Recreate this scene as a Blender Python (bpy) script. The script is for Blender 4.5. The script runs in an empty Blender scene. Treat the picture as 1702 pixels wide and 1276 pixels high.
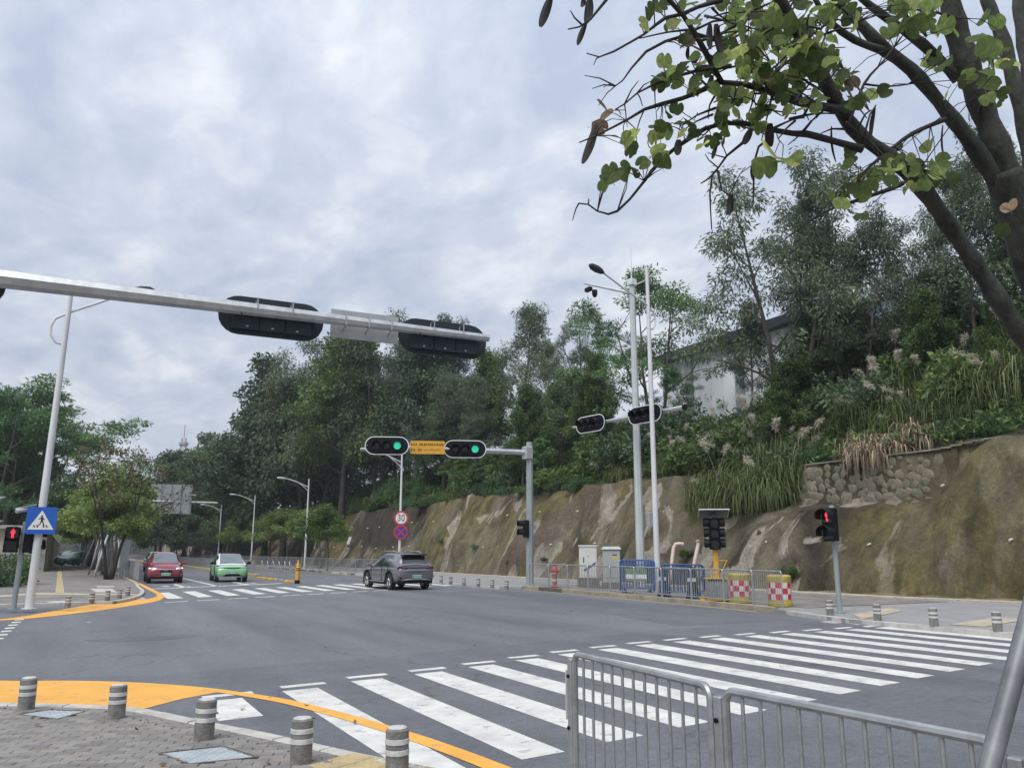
import bpy, math, random
import numpy as np
from mathutils import Vector, Matrix, noise
S = bpy.context.scene
COL = S.collection
R = math.radians
rnd = random.Random(7)

# ------------------------------------------------------------------ camera
F_PX, EYE, PITCH, YAW = 1350.0, 1.7, R(11.636), R(28.263)
cam_d = bpy.data.cameras.new('camera'); cam = bpy.data.objects.new('camera', cam_d); COL.objects.link(cam)
cam.location = (0, 0, EYE); cam.rotation_euler = (math.pi/2 + PITCH, 0, -YAW)
cam_d.sensor_width = 36; cam_d.lens = 36*F_PX/1702; cam_d.clip_end = 4000; cam_d.clip_start = 0.05
S.camera = cam
# ------------------------------------------------------------------ world: high overcast, pale mottled cloud
SUN_EL, SUN_AZ = R(58), R(238)          # azimuth clockwise from +Y
W = bpy.data.worlds.new('World'); S.world = W; W.use_nodes = True
nt = W.node_tree; nt.nodes.clear()
def wn(t, **k):
    n = nt.nodes.new(t)
    for a, b in k.items(): setattr(n, a, b)
    return n
out = wn('ShaderNodeOutputWorld'); bg = wn('ShaderNodeBackground'); bg.inputs['Strength'].default_value = 0.1
sky = wn('ShaderNodeTexSky', sky_type='NISHITA', sun_disc=False); sky.sun_elevation = SUN_EL; sky.sun_rotation = SUN_AZ
tc = wn('ShaderNodeTexCoord'); sep = wn('ShaderNodeSeparateXYZ'); nt.links.new(tc.outputs['Generated'], sep.inputs[0])
def wmath(op, a, b=None, clamp=False):
    m = wn('ShaderNodeMath', operation=op); m.use_clamp = clamp
    for i, v in enumerate((a, b)):
        if v is None: continue
        if isinstance(v, (int, float)): m.inputs[i].default_value = v
        else: nt.links.new(v, m.inputs[i])
    return m.outputs[0]
zc = wmath('MAXIMUM', sep.outputs['Z'], 0.0); zd = wmath('ADD', zc, 0.26)
comb = wn('ShaderNodeCombineXYZ')
nt.links.new(wmath('DIVIDE', sep.outputs['X'], zd), comb.inputs[0]); nt.links.new(wmath('DIVIDE', sep.outputs['Y'], zd), comb.inputs[1])
def wnoise(scale, detail, rough, dist=0.0, off=0.0):
    mp = wn('ShaderNodeMapping'); mp.inputs['Location'].default_value = (off, off*1.7, off*.3)
    mp.inputs['Rotation'].default_value = (0, 0, R(35)); mp.inputs['Scale'].default_value = (1.0, 0.75, 1)
    nt.links.new(comb.outputs[0], mp.inputs[0])
    n = wn('ShaderNodeTexNoise'); n.inputs['Scale'].default_value = scale; n.inputs['Detail'].default_value = detail
    n.inputs['Roughness'].default_value = rough; n.inputs['Distortion'].default_value = dist
    nt.links.new(mp.outputs[0], n.inputs['Vector']); return n.outputs['Fac']
n1 = wnoise(4.2, 8, .54, .35, 3.1); n2 = wnoise(1.2, 4, .5, 0, 9.4); n3 = wnoise(10.5, 6, .58, .35, 5.0)
mixv = wmath('ADD', wmath('ADD', wmath('MULTIPLY', n1, .52), wmath('MULTIPLY', n2, .26)), wmath('MULTIPLY', n3, .26))
ramp = wn('ShaderNodeValToRGB'); nt.links.new(mixv, ramp.inputs[0])
cr = ramp.color_ramp; cr.elements[0].position = .41; cr.elements[0].color = (2.12, 2.42, 3.04, 1)
cr.elements[1].position = .64; cr.elements[1].color = (3.92, 4.05, 4.25, 1)
e = cr.elements.new(.52); e.color = (2.80, 3.04, 3.52, 1)
# thicker towards the zenith side of the sky: a plain overcast luminance law
lum = wmath('ADD', wmath('MULTIPLY', zc, .55), .82)
vm = wn('ShaderNodeVectorMath', operation='SCALE'); nt.links.new(ramp.outputs[0], vm.inputs[0]); nt.links.new(lum, vm.inputs['Scale'])
mx = wn('ShaderNodeMix', data_type='RGBA'); mx.inputs[0].default_value = .96
nt.links.new(sky.outputs[0], mx.inputs[6]); nt.links.new(vm.outputs[0], mx.inputs[7])
nt.links.new(mx.outputs[2], bg.inputs['Color']); nt.links.new(bg.outputs[0], out.inputs['Surface'])
# ------------------------------------------------------------------ sun through cloud
sl = bpy.data.lights.new('sun', 'SUN'); sl.energy = 1.5; sl.angle = R(38); sl.color = (1, .965, .91)
so = bpy.data.objects.new('sun', sl); COL.objects.link(so)
sd = Vector((math.sin(SUN_AZ)*math.cos(SUN_EL), math.cos(SUN_AZ)*math.cos(SUN_EL), math.sin(SUN_EL)))
so.rotation_euler = (-sd).to_track_quat('-Z', 'Y').to_euler(); so.location = (0, 0, 60)
# ------------------------------------------------------------------ exposure
VS = S.view_settings; S.display_settings.display_device = 'sRGB'
VS.view_transform = 'Standard'; VS.look = 'None'; VS.exposure = 1.2; VS.gamma = 1; VS.use_curve_mapping = False
try:
    S.cycles.max_bounces = 6; S.cycles.transparent_max_bounces = 6; S.cycles.diffuse_bounces = 3; S.cycles.glossy_bounces = 3
    S.cycles.use_denoising = True
except Exception: pass

# ------------------------------------------------------------------ measuring: a photo point to a place on a level or upright plane
_F = np.array([math.sin(YAW)*math.cos(PITCH), math.cos(YAW)*math.cos(PITCH), math.sin(PITCH)])
_R = np.array([math.cos(YAW), -math.sin(YAW), 0.0]); _U = np.cross(_R, _F)
def ray(x, y): return _F*F_PX + _R*(x-851) - _U*(y-638)
def G(x, y, z=0.0):
    d = ray(x, y); t = (z-EYE)/d[2]; return Vector((d[0]*t, d[1]*t, z))
def Q(x, y, depth):
    d = ray(x, y)*depth/F_PX; return Vector((d[0], d[1], EYE+d[2]))
def HT(x, y, row, col=None):           # height at which photo row 'row' meets the upright line over ground point x, y
    c = col if col is not None else 851
    v = np.array([x, y, 0.0]); k = F_PX/max(1e-6, v@_F)
    cpx = 851 + (v@_R)*F_PX/(math.hypot(x, y)*math.cos(PITCH))
    for _ in range(3):
        d = ray(cpx, row); t = math.hypot(x, y)/math.hypot(d[0], d[1]); z = EYE+d[2]*t
        w = np.array([x, y, z-EYE]); cpx = 851 + (w@_R)*F_PX/(w@_F)
    return z
def AT(px, row, dist):                 # ground-plan point at horizontal distance dist under photo column px (row steers the tilt)
    d = ray(px, row); t = dist/math.hypot(d[0], d[1]); return d[0]*t, d[1]*t, EYE+d[2]*t

# ------------------------------------------------------------------ materials
M = {}
def mat(name, col, rough=.6, metal=0.0, var=.12, scale=6.0, bump=0.0, bscale=40.0, col2=None, spec=.5, coat=0.0, space='obj', stretch=(1, 1, 1), emit=0.0, detail=5):
    m = bpy.data.materials.new(name); m.use_nodes = True; t = m.node_tree; b = t.nodes['Principled BSDF']
    b.inputs['Roughness'].default_value = rough; b.inputs['Metallic'].default_value = metal
    b.inputs['Specular IOR Level'].default_value = spec; b.inputs['Coat Weight'].default_value = coat
    b.inputs['Coat Roughness'].default_value = .08
    c2 = col2 if col2 else tuple(max(0, c*(1-var*2.2)) for c in col)
    if var > 0 or col2:
        if space == 'obj':
            src = t.nodes.new('ShaderNodeTexCoord').outputs['Object']
        else:
            src = t.nodes.new('ShaderNodeNewGeometry').outputs['Position']
        mp = t.nodes.new('ShaderNodeMapping'); mp.inputs['Scale'].default_value = stretch; t.links.new(src, mp.inputs[0])
        n = t.nodes.new('ShaderNodeTexNoise'); n.inputs['Scale'].default_value = scale; n.inputs['Detail'].default_value = detail
        n.inputs['Roughness'].default_value = .62; t.links.new(mp.outputs[0], n.inputs['Vector'])
        r = t.nodes.new('ShaderNodeValToRGB'); r.color_ramp.elements[0].position = .34; r.color_ramp.elements[1].position = .62
        r.color_ramp.elements[0].color = (*c2, 1); r.color_ramp.elements[1].color = (*col, 1)
        t.links.new(n.outputs['Fac'], r.inputs[0]); t.links.new(r.outputs[0], b.inputs['Base Color'])
        if bump:
            n2 = t.nodes.new('ShaderNodeTexNoise'); n2.inputs['Scale'].default_value = bscale; n2.inputs['Detail'].default_value = 4
            t.links.new(mp.outputs[0], n2.inputs['Vector'])
            bp = t.nodes.new('ShaderNodeBump'); bp.inputs['Strength'].default_value = bump; bp.inputs['Distance'].default_value = .02
            t.links.new(n2.outputs['Fac'], bp.inputs['Height']); t.links.new(bp.outputs[0], b.inputs['Normal'])
    else:
        b.inputs['Base Color'].default_value = (*col, 1)
    if emit:
        b.inputs['Emission Color'].default_value = (*col, 1); b.inputs['Emission Strength'].default_value = emit
    M[name] = m; return m
def leafmat(name, c_dark, c_mid, c_light, trans=.3, hue_var=.25, gloss=.55, spec=.3):
    m = bpy.data.materials.new(name); m.use_nodes = True; t = m.node_tree; b = t.nodes['Principled BSDF']; o = t.nodes['Material Output']
    at = t.nodes.new('ShaderNodeAttribute'); at.attribute_name = 'tone'
    oi = t.nodes.new('ShaderNodeObjectInfo')
    add = t.nodes.new('ShaderNodeMath'); add.operation = 'MULTIPLY_ADD'; add.inputs[1].default_value = hue_var; add.inputs[2].default_value = -hue_var/2
    t.links.new(oi.outputs['Random'], add.inputs[0])
    ad2 = t.nodes.new('ShaderNodeMath'); ad2.operation = 'ADD'; t.links.new(at.outputs['Fac'], ad2.inputs[0]); t.links.new(add.outputs[0], ad2.inputs[1])
    r = t.nodes.new('ShaderNodeValToRGB'); r.color_ramp.elements[0].color = (*c_dark, 1); r.color_ramp.elements[1].color = (*c_light, 1)
    e = r.color_ramp.elements.new(.55); e.color = (*c_mid, 1); t.links.new(ad2.outputs[0], r.inputs[0])
    t.links.new(r.outputs[0], b.inputs['Base Color']); b.inputs['Roughness'].default_value = gloss; b.inputs['Specular IOR Level'].default_value = spec
    tr = t.nodes.new('ShaderNodeBsdfTranslucent'); t.links.new(r.outputs[0], tr.inputs['Color'])
    ms = t.nodes.new('ShaderNodeMixShader'); ms.inputs[0].default_value = trans
    t.links.new(b.outputs[0], ms.inputs[1]); t.links.new(tr.outputs[0], ms.inputs[2]); t.links.new(ms.outputs[0], o.inputs['Surface'])
    M[name] = m; return m

# ------------------------------------------------------------------ mesh builder
class MB:
    def __init__(s): s.v = []; s.f = []; s.m = []; s.cur = 0
    def mi(s, i): s.cur = i; return s
    def add(s, vs, fs):
        n = len(s.v); s.v += [tuple(v) for v in vs]; s.f += [tuple(i+n for i in f) for f in fs]; s.m += [s.cur]*len(fs); return s
    def box(s, c, d, rz=0.0, rot=None, taper=1.0):
        x, y, z = d[0]/2, d[1]/2, d[2]/2; k = taper
        vs = [(-x,-y,-z),(x,-y,-z),(x,y,-z),(-x,y,-z),(-x*k,-y*k,z),(x*k,-y*k,z),(x*k,y*k,z),(-x*k,y*k,z)]
        mt = rot if rot is not None else Matrix.Rotation(rz, 3, 'Z')
        vs = [mt @ Vector(v) + Vector(c) for v in vs]
        return s.add(vs, [(3,2,1,0),(4,5,6,7),(0,1,5,4),(1,2,6,5),(2,3,7,6),(3,0,4,7)])
    def bbox(s, c, d, b=.01, rz=0.0):   # box with chamfered upright and top edges
        x, y, z = d[0]/2, d[1]/2, d[2]/2
        def ring(xx, yy, zz, bb): return [(-xx+bb,-yy,zz),(xx-bb,-yy,zz),(xx,-yy+bb,zz),(xx,yy-bb,zz),(xx-bb,yy,zz),(-xx+bb,yy,zz),(-xx,yy-bb,zz),(-xx,-yy+bb,zz)]
        rs = [ring(x,y,-z,b), ring(x,y,z-b,b), ring(x-b,y-b,z,b*.6)]
        mt = Matrix.Rotation(rz, 3, 'Z'); vs = [mt @ Vector(v) + Vector(c) for r in rs for v in r]; fs = [tuple(range(7,-1,-1)), tuple(range(16,24))]
        for k in range(2):
            for i in range(8): j = (i+1) % 8; fs.append((k*8+i, k*8+j, k*8+8+j, k*8+8+i))
        return s.add(vs, fs)
    def tube(s, pts, rad, n=8, caps=True):
        pts = [Vector(p) for p in pts]; N = len(pts)
        if isinstance(rad, (int, float)): rad = [rad]*N
        vs = []; prev = None
        for i, p in enumerate(pts):
            d = (pts[min(i+1, N-1)] - pts[max(i-1, 0)])
            d = d.normalized() if d.length > 1e-9 else Vector((0, 0, 1))
            if prev is None: a = d.orthogonal().normalized()
            else:
                a = prev - d*prev.dot(d); a = a.normalized() if a.length > 1e-6 else d.orthogonal().normalized()
            prev = a; b = d.cross(a)
            for k in range(n):
                t = 2*math.pi*k/n; vs.append(p + (a*math.cos(t)+b*math.sin(t))*rad[i])
        fs = []
        for i in range(N-1):
            for k in range(n): q = (k+1) % n; fs.append((i*n+k, i*n+q, (i+1)*n+q, (i+1)*n+k))
        if caps: fs += [tuple(range(n-1, -1, -1)), tuple(range((N-1)*n, N*n))]
        return s.add(vs, fs)
    def cyl(s, p0, p1, r0, r1=None, n=12): return s.tube([p0, p1], [r0, r0 if r1 is None else r1], n)
    def lathe(s, prof, n=20, c=(0, 0, 0), axis='Z', a0=0.0, a1=2*math.pi):
        full = abs(a1-a0-2*math.pi) < 1e-6; k = n if full else n+1; vs = []; c = Vector(c)
        for (r, h) in prof:
            for i in range(k):
                t = a0+(a1-a0)*i/n; x, y = r*math.cos(t), r*math.sin(t)
                v = (x, y, h) if axis == 'Z' else ((x, h, y) if axis == 'Y' else (h, x, y)); vs.append(c+Vector(v))
        fs = []
        for j in range(len(prof)-1):
            for i in range(n):
                q = (i+1) % k; f = (j*k+i, j*k+q, (j+1)*k+q, (j+1)*k+i); fs.append(f if axis != 'Y' else f[::-1])
        return s.add(vs, fs)
    def poly(s, pts): return s.add(pts, [tuple(range(len(pts)))])
    def prism(s, pts, off):             # flat outline pushed along off
        n = len(pts); o = Vector(off); a = [Vector(p) for p in pts]
        fs = [tuple(range(n-1, -1, -1)), tuple(range(n, 2*n))] + [(i, (i+1) % n, n+(i+1) % n, n+i) for i in range(n)]
        return s.add(a+[p+o for p in a], fs)
    def grid(s, rows):                  # rows of equal-length point lists
        n = len(rows[0]); vs = [p for r in rows for p in r]; fs = []
        for j in range(len(rows)-1):
            for i in range(n-1): fs.append((j*n+i, j*n+i+1, (j+1)*n+i+1, (j+1)*n+i))
        return s.add(vs, fs)
    def mesh(s, name, mats, smooth=False, ang=None):
        me = bpy.data.meshes.new(name); me.from_pydata(s.v, [], s.f)
        for m in (mats if isinstance(mats, (list, tuple)) else [mats]): me.materials.append(M[m] if isinstance(m, str) else m)
        me.polygons.foreach_set('material_index', s.m)
        if smooth:
            me.polygons.foreach_set('use_smooth', [True]*len(s.f))
            if ang is not None:
                try: me.set_sharp_from_angle(angle=R(ang))
                except Exception: pass
        me.update(); return me
    def build(s, name, mats, parent=None, smooth=False, ang=35, loc=(0, 0, 0), rot=(0, 0, 0)):
        return link(name, s.mesh(name, mats, smooth, ang), parent, loc, rot)
def link(name, me, parent=None, loc=(0, 0, 0), rot=(0, 0, 0), scale=(1, 1, 1)):
    o = bpy.data.objects.new(name, me); COL.objects.link(o); o.location = loc; o.rotation_euler = rot; o.scale = scale
    if parent: o.parent = parent
    return o
def tag(o, label=None, cat=None, group=None, kind=None):
    if label: o['label'] = label
    if cat: o['category'] = cat
    if group: o['group'] = group
    if kind: o['kind'] = kind
    return o
def thing(name, label, cat, loc=(0, 0, 0), rz=0.0, group=None):
    o = bpy.data.objects.new(name, None); COL.objects.link(o); o.location = loc; o.rotation_euler = (0, 0, rz); o.empty_display_size = .2
    return tag(o, label, cat, group)
def children_of(o): return list(o.children)
def copy_tree(o, loc=None, rz=None, scale=None, label=None, group=None):
    c = o.copy(); COL.objects.link(c)
    if loc is not None: c.location = loc
    if rz is not None: c.rotation_euler = (0, 0, rz)
    if scale is not None: c.scale = scale if isinstance(scale, (tuple, list)) else (scale,)*3
    if label: c['label'] = label
    if group: c['group'] = group
    def rec(src, dst):
        for ch in src.children:
            d = ch.copy(); COL.objects.link(d); d.parent = dst; rec(ch, d)
    rec(o, c); return c
def np_mesh(name, V, Fq, mats, tone=None, smooth=False, nside=4):
    me = bpy.data.meshes.new(name); nf = len(Fq)
    me.vertices.add(len(V)); me.vertices.foreach_set('co', np.asarray(V, np.float32).ravel())
    me.loops.add(nf*nside); me.loops.foreach_set('vertex_index', np.asarray(Fq, np.int32).ravel())
    me.polygons.add(nf); me.polygons.foreach_set('loop_start', np.arange(0, nf*nside, nside, dtype=np.int32))
    try: me.polygons.foreach_set('loop_total', np.full(nf, nside, np.int32))
    except Exception: pass
    if smooth: me.polygons.foreach_set('use_smooth', np.ones(nf, bool))
    me.update(calc_edges=True)
    if tone is not None:
        a = me.attributes.new('tone', 'FLOAT', 'FACE'); a.data.foreach_set('value', np.asarray(tone, np.float32))
    for m in (mats if isinstance(mats, (list, tuple)) else [mats]): me.materials.append(M[m])
    return me
def curve_pts(pts, step=.25):           # Catmull-Rom through plan points
    P = [Vector(p) for p in pts]; out = []
    for i in range(len(P)-1):
        a, b, c, d = P[max(i-1, 0)], P[i], P[i+1], P[min(i+2, len(P)-1)]
        n = max(1, int((c-b).length/step))
        for k in range(n):
            t = k/n; out.append(.5*((2*b)+(c-a)*t+(2*a-5*b+4*c-d)*t*t+(3*b-a-3*c+d)*t**3))
    out.append(P[-1]); return out
def text_mesh(body, size, mat_name, extrude=.002):
    cu = bpy.data.curves.new('lettering', 'FONT'); cu.body = body; cu.size = size; cu.extrude = extrude; cu.align_x = 'CENTER'; cu.align_y = 'CENTER'
    o = bpy.data.objects.new('lettering_src', cu); COL.objects.link(o)
    me = bpy.data.meshes.new_from_object(o.evaluated_get(bpy.context.evaluated_depsgraph_get()))
    bpy.data.objects.remove(o); bpy.data.curves.remove(cu); me.materials.clear(); me.materials.append(M[mat_name]); return me
def smooth01(a, b, x): t = min(1, max(0, (x-a)/(b-a))); return t*t*(3-2*t)
def lerp(a, b, t): return a+(b-a)*t
# ------------------------------------------------------------------ material list
mat('asphalt', (0.1422, 0.1481, 0.1632), rough=.62, col2=(0.1116, 0.1168, 0.1296), scale=.55, space='pos', stretch=(1, .28, 1), bump=.35, bscale=55, spec=.4)
def finish_asphalt(nm='asphalt'):
    m = M[nm]; t = m.node_tree; b = t.nodes['Principled BSDF']
    base = b.inputs['Base Color'].links[0].from_socket
    g = t.nodes.new('ShaderNodeNewGeometry')
    n = t.nodes.new('ShaderNodeTexNoise'); n.inputs['Scale'].default_value = 60; n.inputs['Detail'].default_value = 4; n.inputs['Roughness'].default_value = .75; t.links.new(g.outputs['Position'], n.inputs['Vector'])
    r = t.nodes.new('ShaderNodeValToRGB'); r.color_ramp.elements[0].position = .3; r.color_ramp.elements[1].position = .7
    r.color_ramp.elements[0].color = (.50, .50, .50, 1); r.color_ramp.elements[1].color = (1.45, 1.45, 1.45, 1); t.links.new(n.outputs['Fac'], r.inputs[0])
    mx = t.nodes.new('ShaderNodeMix'); mx.data_type = 'RGBA'; mx.blend_type = 'MULTIPLY'; mx.inputs[0].default_value = 1
    t.links.new(base, mx.inputs[6]); t.links.new(r.outputs[0], mx.inputs[7])
    # tyre tracks and patched strips running along the road
    mp = t.nodes.new('ShaderNodeMapping'); mp.inputs['Scale'].default_value = (.55, .05, 1); mp.inputs['Rotation'].default_value = (0, 0, R(4)); t.links.new(g.outputs['Position'], mp.inputs[0])
    n2 = t.nodes.new('ShaderNodeTexNoise'); n2.inputs['Scale'].default_value = 1.3; n2.inputs['Detail'].default_value = 3; t.links.new(mp.outputs[0], n2.inputs['Vector'])
    r2 = t.nodes.new('ShaderNodeValToRGB'); r2.color_ramp.elements[0].position = .36; r2.color_ramp.elements[1].position = .58
    r2.color_ramp.elements[0].color = (.85, .85, .86, 1); r2.color_ramp.elements[1].color = (1.04, 1.04, 1.04, 1); t.links.new(n2.outputs['Fac'], r2.inputs[0])
    m2 = t.nodes.new('ShaderNodeMix'); m2.data_type = 'RGBA'; m2.blend_type = 'MULTIPLY'; m2.inputs[0].default_value = 1
    t.links.new(mx.outputs[2], m2.inputs[6]); t.links.new(r2.outputs[0], m2.inputs[7])
    n3_ = t.nodes.new('ShaderNodeTexNoise'); n3_.inputs['Scale'].default_value = 9; n3_.inputs['Detail'].default_value = 6; n3_.inputs['Roughness'].default_value = .7; t.links.new(g.outputs['Position'], n3_.inputs['Vector'])
    r3 = t.nodes.new('ShaderNodeValToRGB'); r3.color_ramp.elements[0].position = .32; r3.color_ramp.elements[1].position = .68; r3.color_ramp.elements[0].color = (.80, .80, .80, 1); r3.color_ramp.elements[1].color = (1.16, 1.16, 1.16, 1); t.links.new(n3_.outputs['Fac'], r3.inputs[0])
    wv = t.nodes.new('ShaderNodeTexNoise'); wv.inputs['Scale'].default_value = 1.2; wv.inputs['Detail'].default_value = 5; t.links.new(g.outputs['Position'], wv.inputs['Vector'])
    av = t.nodes.new('ShaderNodeVectorMath'); av.operation = 'MULTIPLY_ADD'; av.inputs[1].default_value = (1.6, 1.6, 0); t.links.new(wv.outputs['Color'], av.inputs[0]); t.links.new(g.outputs['Position'], av.inputs[2])
    vo = t.nodes.new('ShaderNodeTexVoronoi'); vo.feature = 'DISTANCE_TO_EDGE'; vo.inputs['Scale'].default_value = .23; t.links.new(av.outputs[0], vo.inputs['Vector'])
    r4 = t.nodes.new('ShaderNodeValToRGB'); r4.color_ramp.elements[0].position = .0; r4.color_ramp.elements[1].position = .006; r4.color_ramp.elements[0].color = (.66, .66, .66, 1); r4.color_ramp.elements[1].color = (1, 1, 1, 1); t.links.new(vo.outputs['Distance'], r4.inputs[0])
    cur = m2.outputs[2]
    for q in (r3, r4):
        x = t.nodes.new('ShaderNodeMix'); x.data_type = 'RGBA'; x.blend_type = 'MULTIPLY'; x.inputs[0].default_value = 1; t.links.new(cur, x.inputs[6]); t.links.new(q.outputs[0], x.inputs[7]); cur = x.outputs[2]
    t.links.new(cur, b.inputs['Base Color'])
mat('asphalt_new', (0.1242, 0.1306, 0.1469), rough=.62, col2=(0.0990, 0.1040, 0.1171), scale=.8, space='pos', bump=.4, bscale=70, spec=.4)
finish_asphalt(); finish_asphalt('asphalt_new')
mat('bike_asphalt', (.25, .252, .256), rough=.8, col2=(.20, .20, .205), scale=1.1, space='pos', bump=.3, bscale=60)
mat('white_paint', (.58, .58, .555), rough=.7, col2=(.43, .43, .42), scale=2.3, space='pos', bump=.2, bscale=70, detail=8)
mat('worn_white', (.46, .46, .45), rough=.8, col2=(.2, .2, .2), scale=7, space='pos', detail=8)
mat('yellow_paint', (.66, .345, .06), rough=.7, col2=(.57, .285, .045), scale=1.7, space='pos', bump=.2, bscale=70, detail=8)
mat('pale_yellow', (.42, .35, .17), rough=.8, col2=(.25, .23, .15), scale=5, space='pos', detail=8)
mat('kerb_pale', (.44, .43, .405), rough=.85, col2=(.32, .31, .29), scale=5, bump=.3, bscale=80, space='pos')
mat('kerb_tan', (.30, .265, .20), rough=.85, col2=(.19, .165, .125), scale=2.2, bump=.3, bscale=60, space='pos')
mat('kerb_dark', (.07, .066, .06), rough=.85, col2=(.12, .11, .095), scale=4, bump=.3, bscale=60, space='pos')
mat('brick_grey', (.215, .206, .198), rough=.82, col2=(.15, .144, .138), scale=5.5, bump=.35, bscale=120, space='pos')
mat('brick_dim', (.175, .168, .162), rough=.82, col2=(.125, .12, .115), scale=5.5, bump=.35, bscale=120, space='pos')
mat('brick_warm', (.235, .218, .20), rough=.82, col2=(.17, .157, .143), scale=5.5, bump=.35, bscale=120, space='pos')
mat('mortar', (.07, .066, .062), rough=.95, var=.3, scale=8, space='pos')
mat('tactile_yellow', (.40, .32, .17), rough=.85, col2=(.29, .24, .14), scale=4, space='pos', bump=.2)
mat('slab_cream', (.40, .36, .28), rough=.85, col2=(.29, .26, .2), scale=2.6, space='pos', bump=.2)
mat('cover_steel', (.30, .345, .37), rough=.55, metal=.15, col2=(.22, .255, .27), scale=5)
mat('cover_lug', (.50, .55, .58), rough=.5, metal=.15, col2=(.40, .44, .47), scale=5)
def paving_mat():
    m = bpy.data.materials.new('paving'); m.use_nodes = True; t = m.node_tree; b = t.nodes['Principled BSDF']; b.inputs['Roughness'].default_value = .82
    g = t.nodes.new('ShaderNodeNewGeometry'); mp = t.nodes.new('ShaderNodeMapping'); mp.inputs['Rotation'].default_value = (0, 0, R(-12)); t.links.new(g.outputs['Position'], mp.inputs[0])
    bk = t.nodes.new('ShaderNodeTexBrick'); bk.inputs['Scale'].default_value = 1; bk.inputs['Brick Width'].default_value = .2; bk.inputs['Row Height'].default_value = .1
    bk.inputs['Mortar Size'].default_value = .006; bk.inputs['Color1'].default_value = (.16, .152, .148, 1); bk.inputs['Color2'].default_value = (.21, .195, .185, 1); bk.inputs['Mortar'].default_value = (.08, .076, .07, 1)
    t.links.new(mp.outputs[0], bk.inputs['Vector'])
    n = t.nodes.new('ShaderNodeTexNoise'); n.inputs['Scale'].default_value = .9; n.inputs['Detail'].default_value = 6; t.links.new(g.outputs['Position'], n.inputs['Vector'])
    r = t.nodes.new('ShaderNodeValToRGB'); r.color_ramp.elements[0].position = .3; r.color_ramp.elements[1].position = .7
    r.color_ramp.elements[0].color = (.72, .71, .7, 1); r.color_ramp.elements[1].color = (1.25, 1.24, 1.22, 1); t.links.new(n.outputs['Fac'], r.inputs[0])
    mx = t.nodes.new('ShaderNodeMix'); mx.data_type = 'RGBA'; mx.blend_type = 'MULTIPLY'; mx.inputs[0].default_value = 1
    t.links.new(bk.outputs['Color'], mx.inputs[6]); t.links.new(r.outputs[0], mx.inputs[7]); t.links.new(mx.outputs[2], b.inputs['Base Color']); M['paving'] = m
paving_mat()
mat('soil', (.16, .125, .085), rough=.95, col2=(.07, .065, .035), scale=1.4, space='pos', bump=.6, bscale=9)
mat('galv', (.36, .375, .385), rough=.42, metal=.55, col2=(.25, .262, .27), scale=9, spec=.5)
mat('galv_dark', (.20, .21, .22), rough=.5, metal=.4, col2=(.13, .137, .145), scale=7)
mat('pole_pale', (.46, .50, .505), rough=.45, col2=(.38, .42, .425), scale=3, stretch=(1, 1, .3))
mat('galv_light', (.50, .52, .53), rough=.36, metal=.5, col2=(.37, .39, .40), scale=5)
mat('pole_white', (.60, .615, .63), rough=.4, col2=(.50, .515, .53), scale=3, stretch=(1, 1, .3))
mat('pole_grey', (.30, .345, .35), rough=.45, col2=(.23, .27, .275), scale=3, stretch=(1, 1, .3), metal=.2)
mat('concrete', (.21, .205, .195), rough=.9, col2=(.12, .118, .112), scale=9, bump=.5, bscale=60)
mat('concrete_top', (.50, .50, .49), rough=.9, col2=(.30, .3, .29), scale=9, bump=.3, bscale=60)
mat('reflector_band', (.56, .56, .55), rough=.4, col2=(.40, .4, .39), scale=22)
mat('black_plastic', (.007, .008, .010), rough=.5, var=0, spec=.18)
mat('housing', (.008, .010, .014), rough=.6, col2=(.006, .007, .010), scale=4, spec=.12)
mat('housing_back', (.028, .038, .046), rough=.6, col2=(.022, .029, .035), scale=4, spec=.2)
mat('rim_white', (.66, .68, .68), rough=.4, var=0)
mat('lens_dark', (.016, .016, .018), rough=.2, var=0)
mat('lens_red_off', (.035, .012, .012), rough=.2, var=0)
mat('green_lit', (.03, .50, .32), rough=.4, var=0, emit=.42)
mat('green_dim', (.01, .14, .08), rough=.4, var=0, emit=.12)
mat('red_lit', (1.0, .05, .09), rough=.4, var=0, emit=.5)
mat('sign_blue', (.012, .095, .44), rough=.4, var=.06, scale=5)
mat('sign_white', (.70, .70, .68), rough=.45, var=.05, scale=6)
mat('sign_red', (.42, .035, .05), rough=.4, var=.06, scale=9)
mat('sign_navy', (.03, .045, .28), rough=.4, var=.06, scale=9)
mat('board_yellow', (.62, .33, .025), rough=.5, col2=(.52, .26, .02), scale=4)
mat('ink', (.035, .02, .012), rough=.6, var=0)
mat('black_paint', (.014, .014, .016), rough=.55, var=0)
mat('board_grey', (.35, .37, .38), rough=.5, col2=(.28, .30, .31), scale=3)
mat('panel_white', (.52, .55, .57), rough=.5, col2=(.44, .465, .48), scale=2)
mat('cabinet_cream', (.56, .56, .525), rough=.5, col2=(.47, .47, .44), scale=2.6)
mat('cabinet_grey', (.34, .36, .35), rough=.5, col2=(.27, .285, .28), scale=2.6)
mat('plinth_brick', (.15, .145, .13), rough=.9, col2=(.08, .078, .07), scale=6, bump=.4)
mat('stripe_blue', (.05, .085, .22), rough=.5, var=.08)
mat('warn_yellow', (.62, .36, .03), rough=.5, var=.05)
mat('blue_paint', (.018, .095, .30), rough=.42, col2=(.012, .055, .17), scale=6)
mat('navy_plastic', (.012, .03, .085), rough=.4, col2=(.008, .016, .04), scale=5)
mat('panel_green', (.10, .19, .10), rough=.6, col2=(.07, .13, .075), scale=5)
mat('pipe_pink', (.56, .44, .39), rough=.45, col2=(.47, .36, .32), scale=4)
mat('machine_yellow', (.56, .32, .04), rough=.5, col2=(.40, .23, .035), scale=5)
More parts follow.
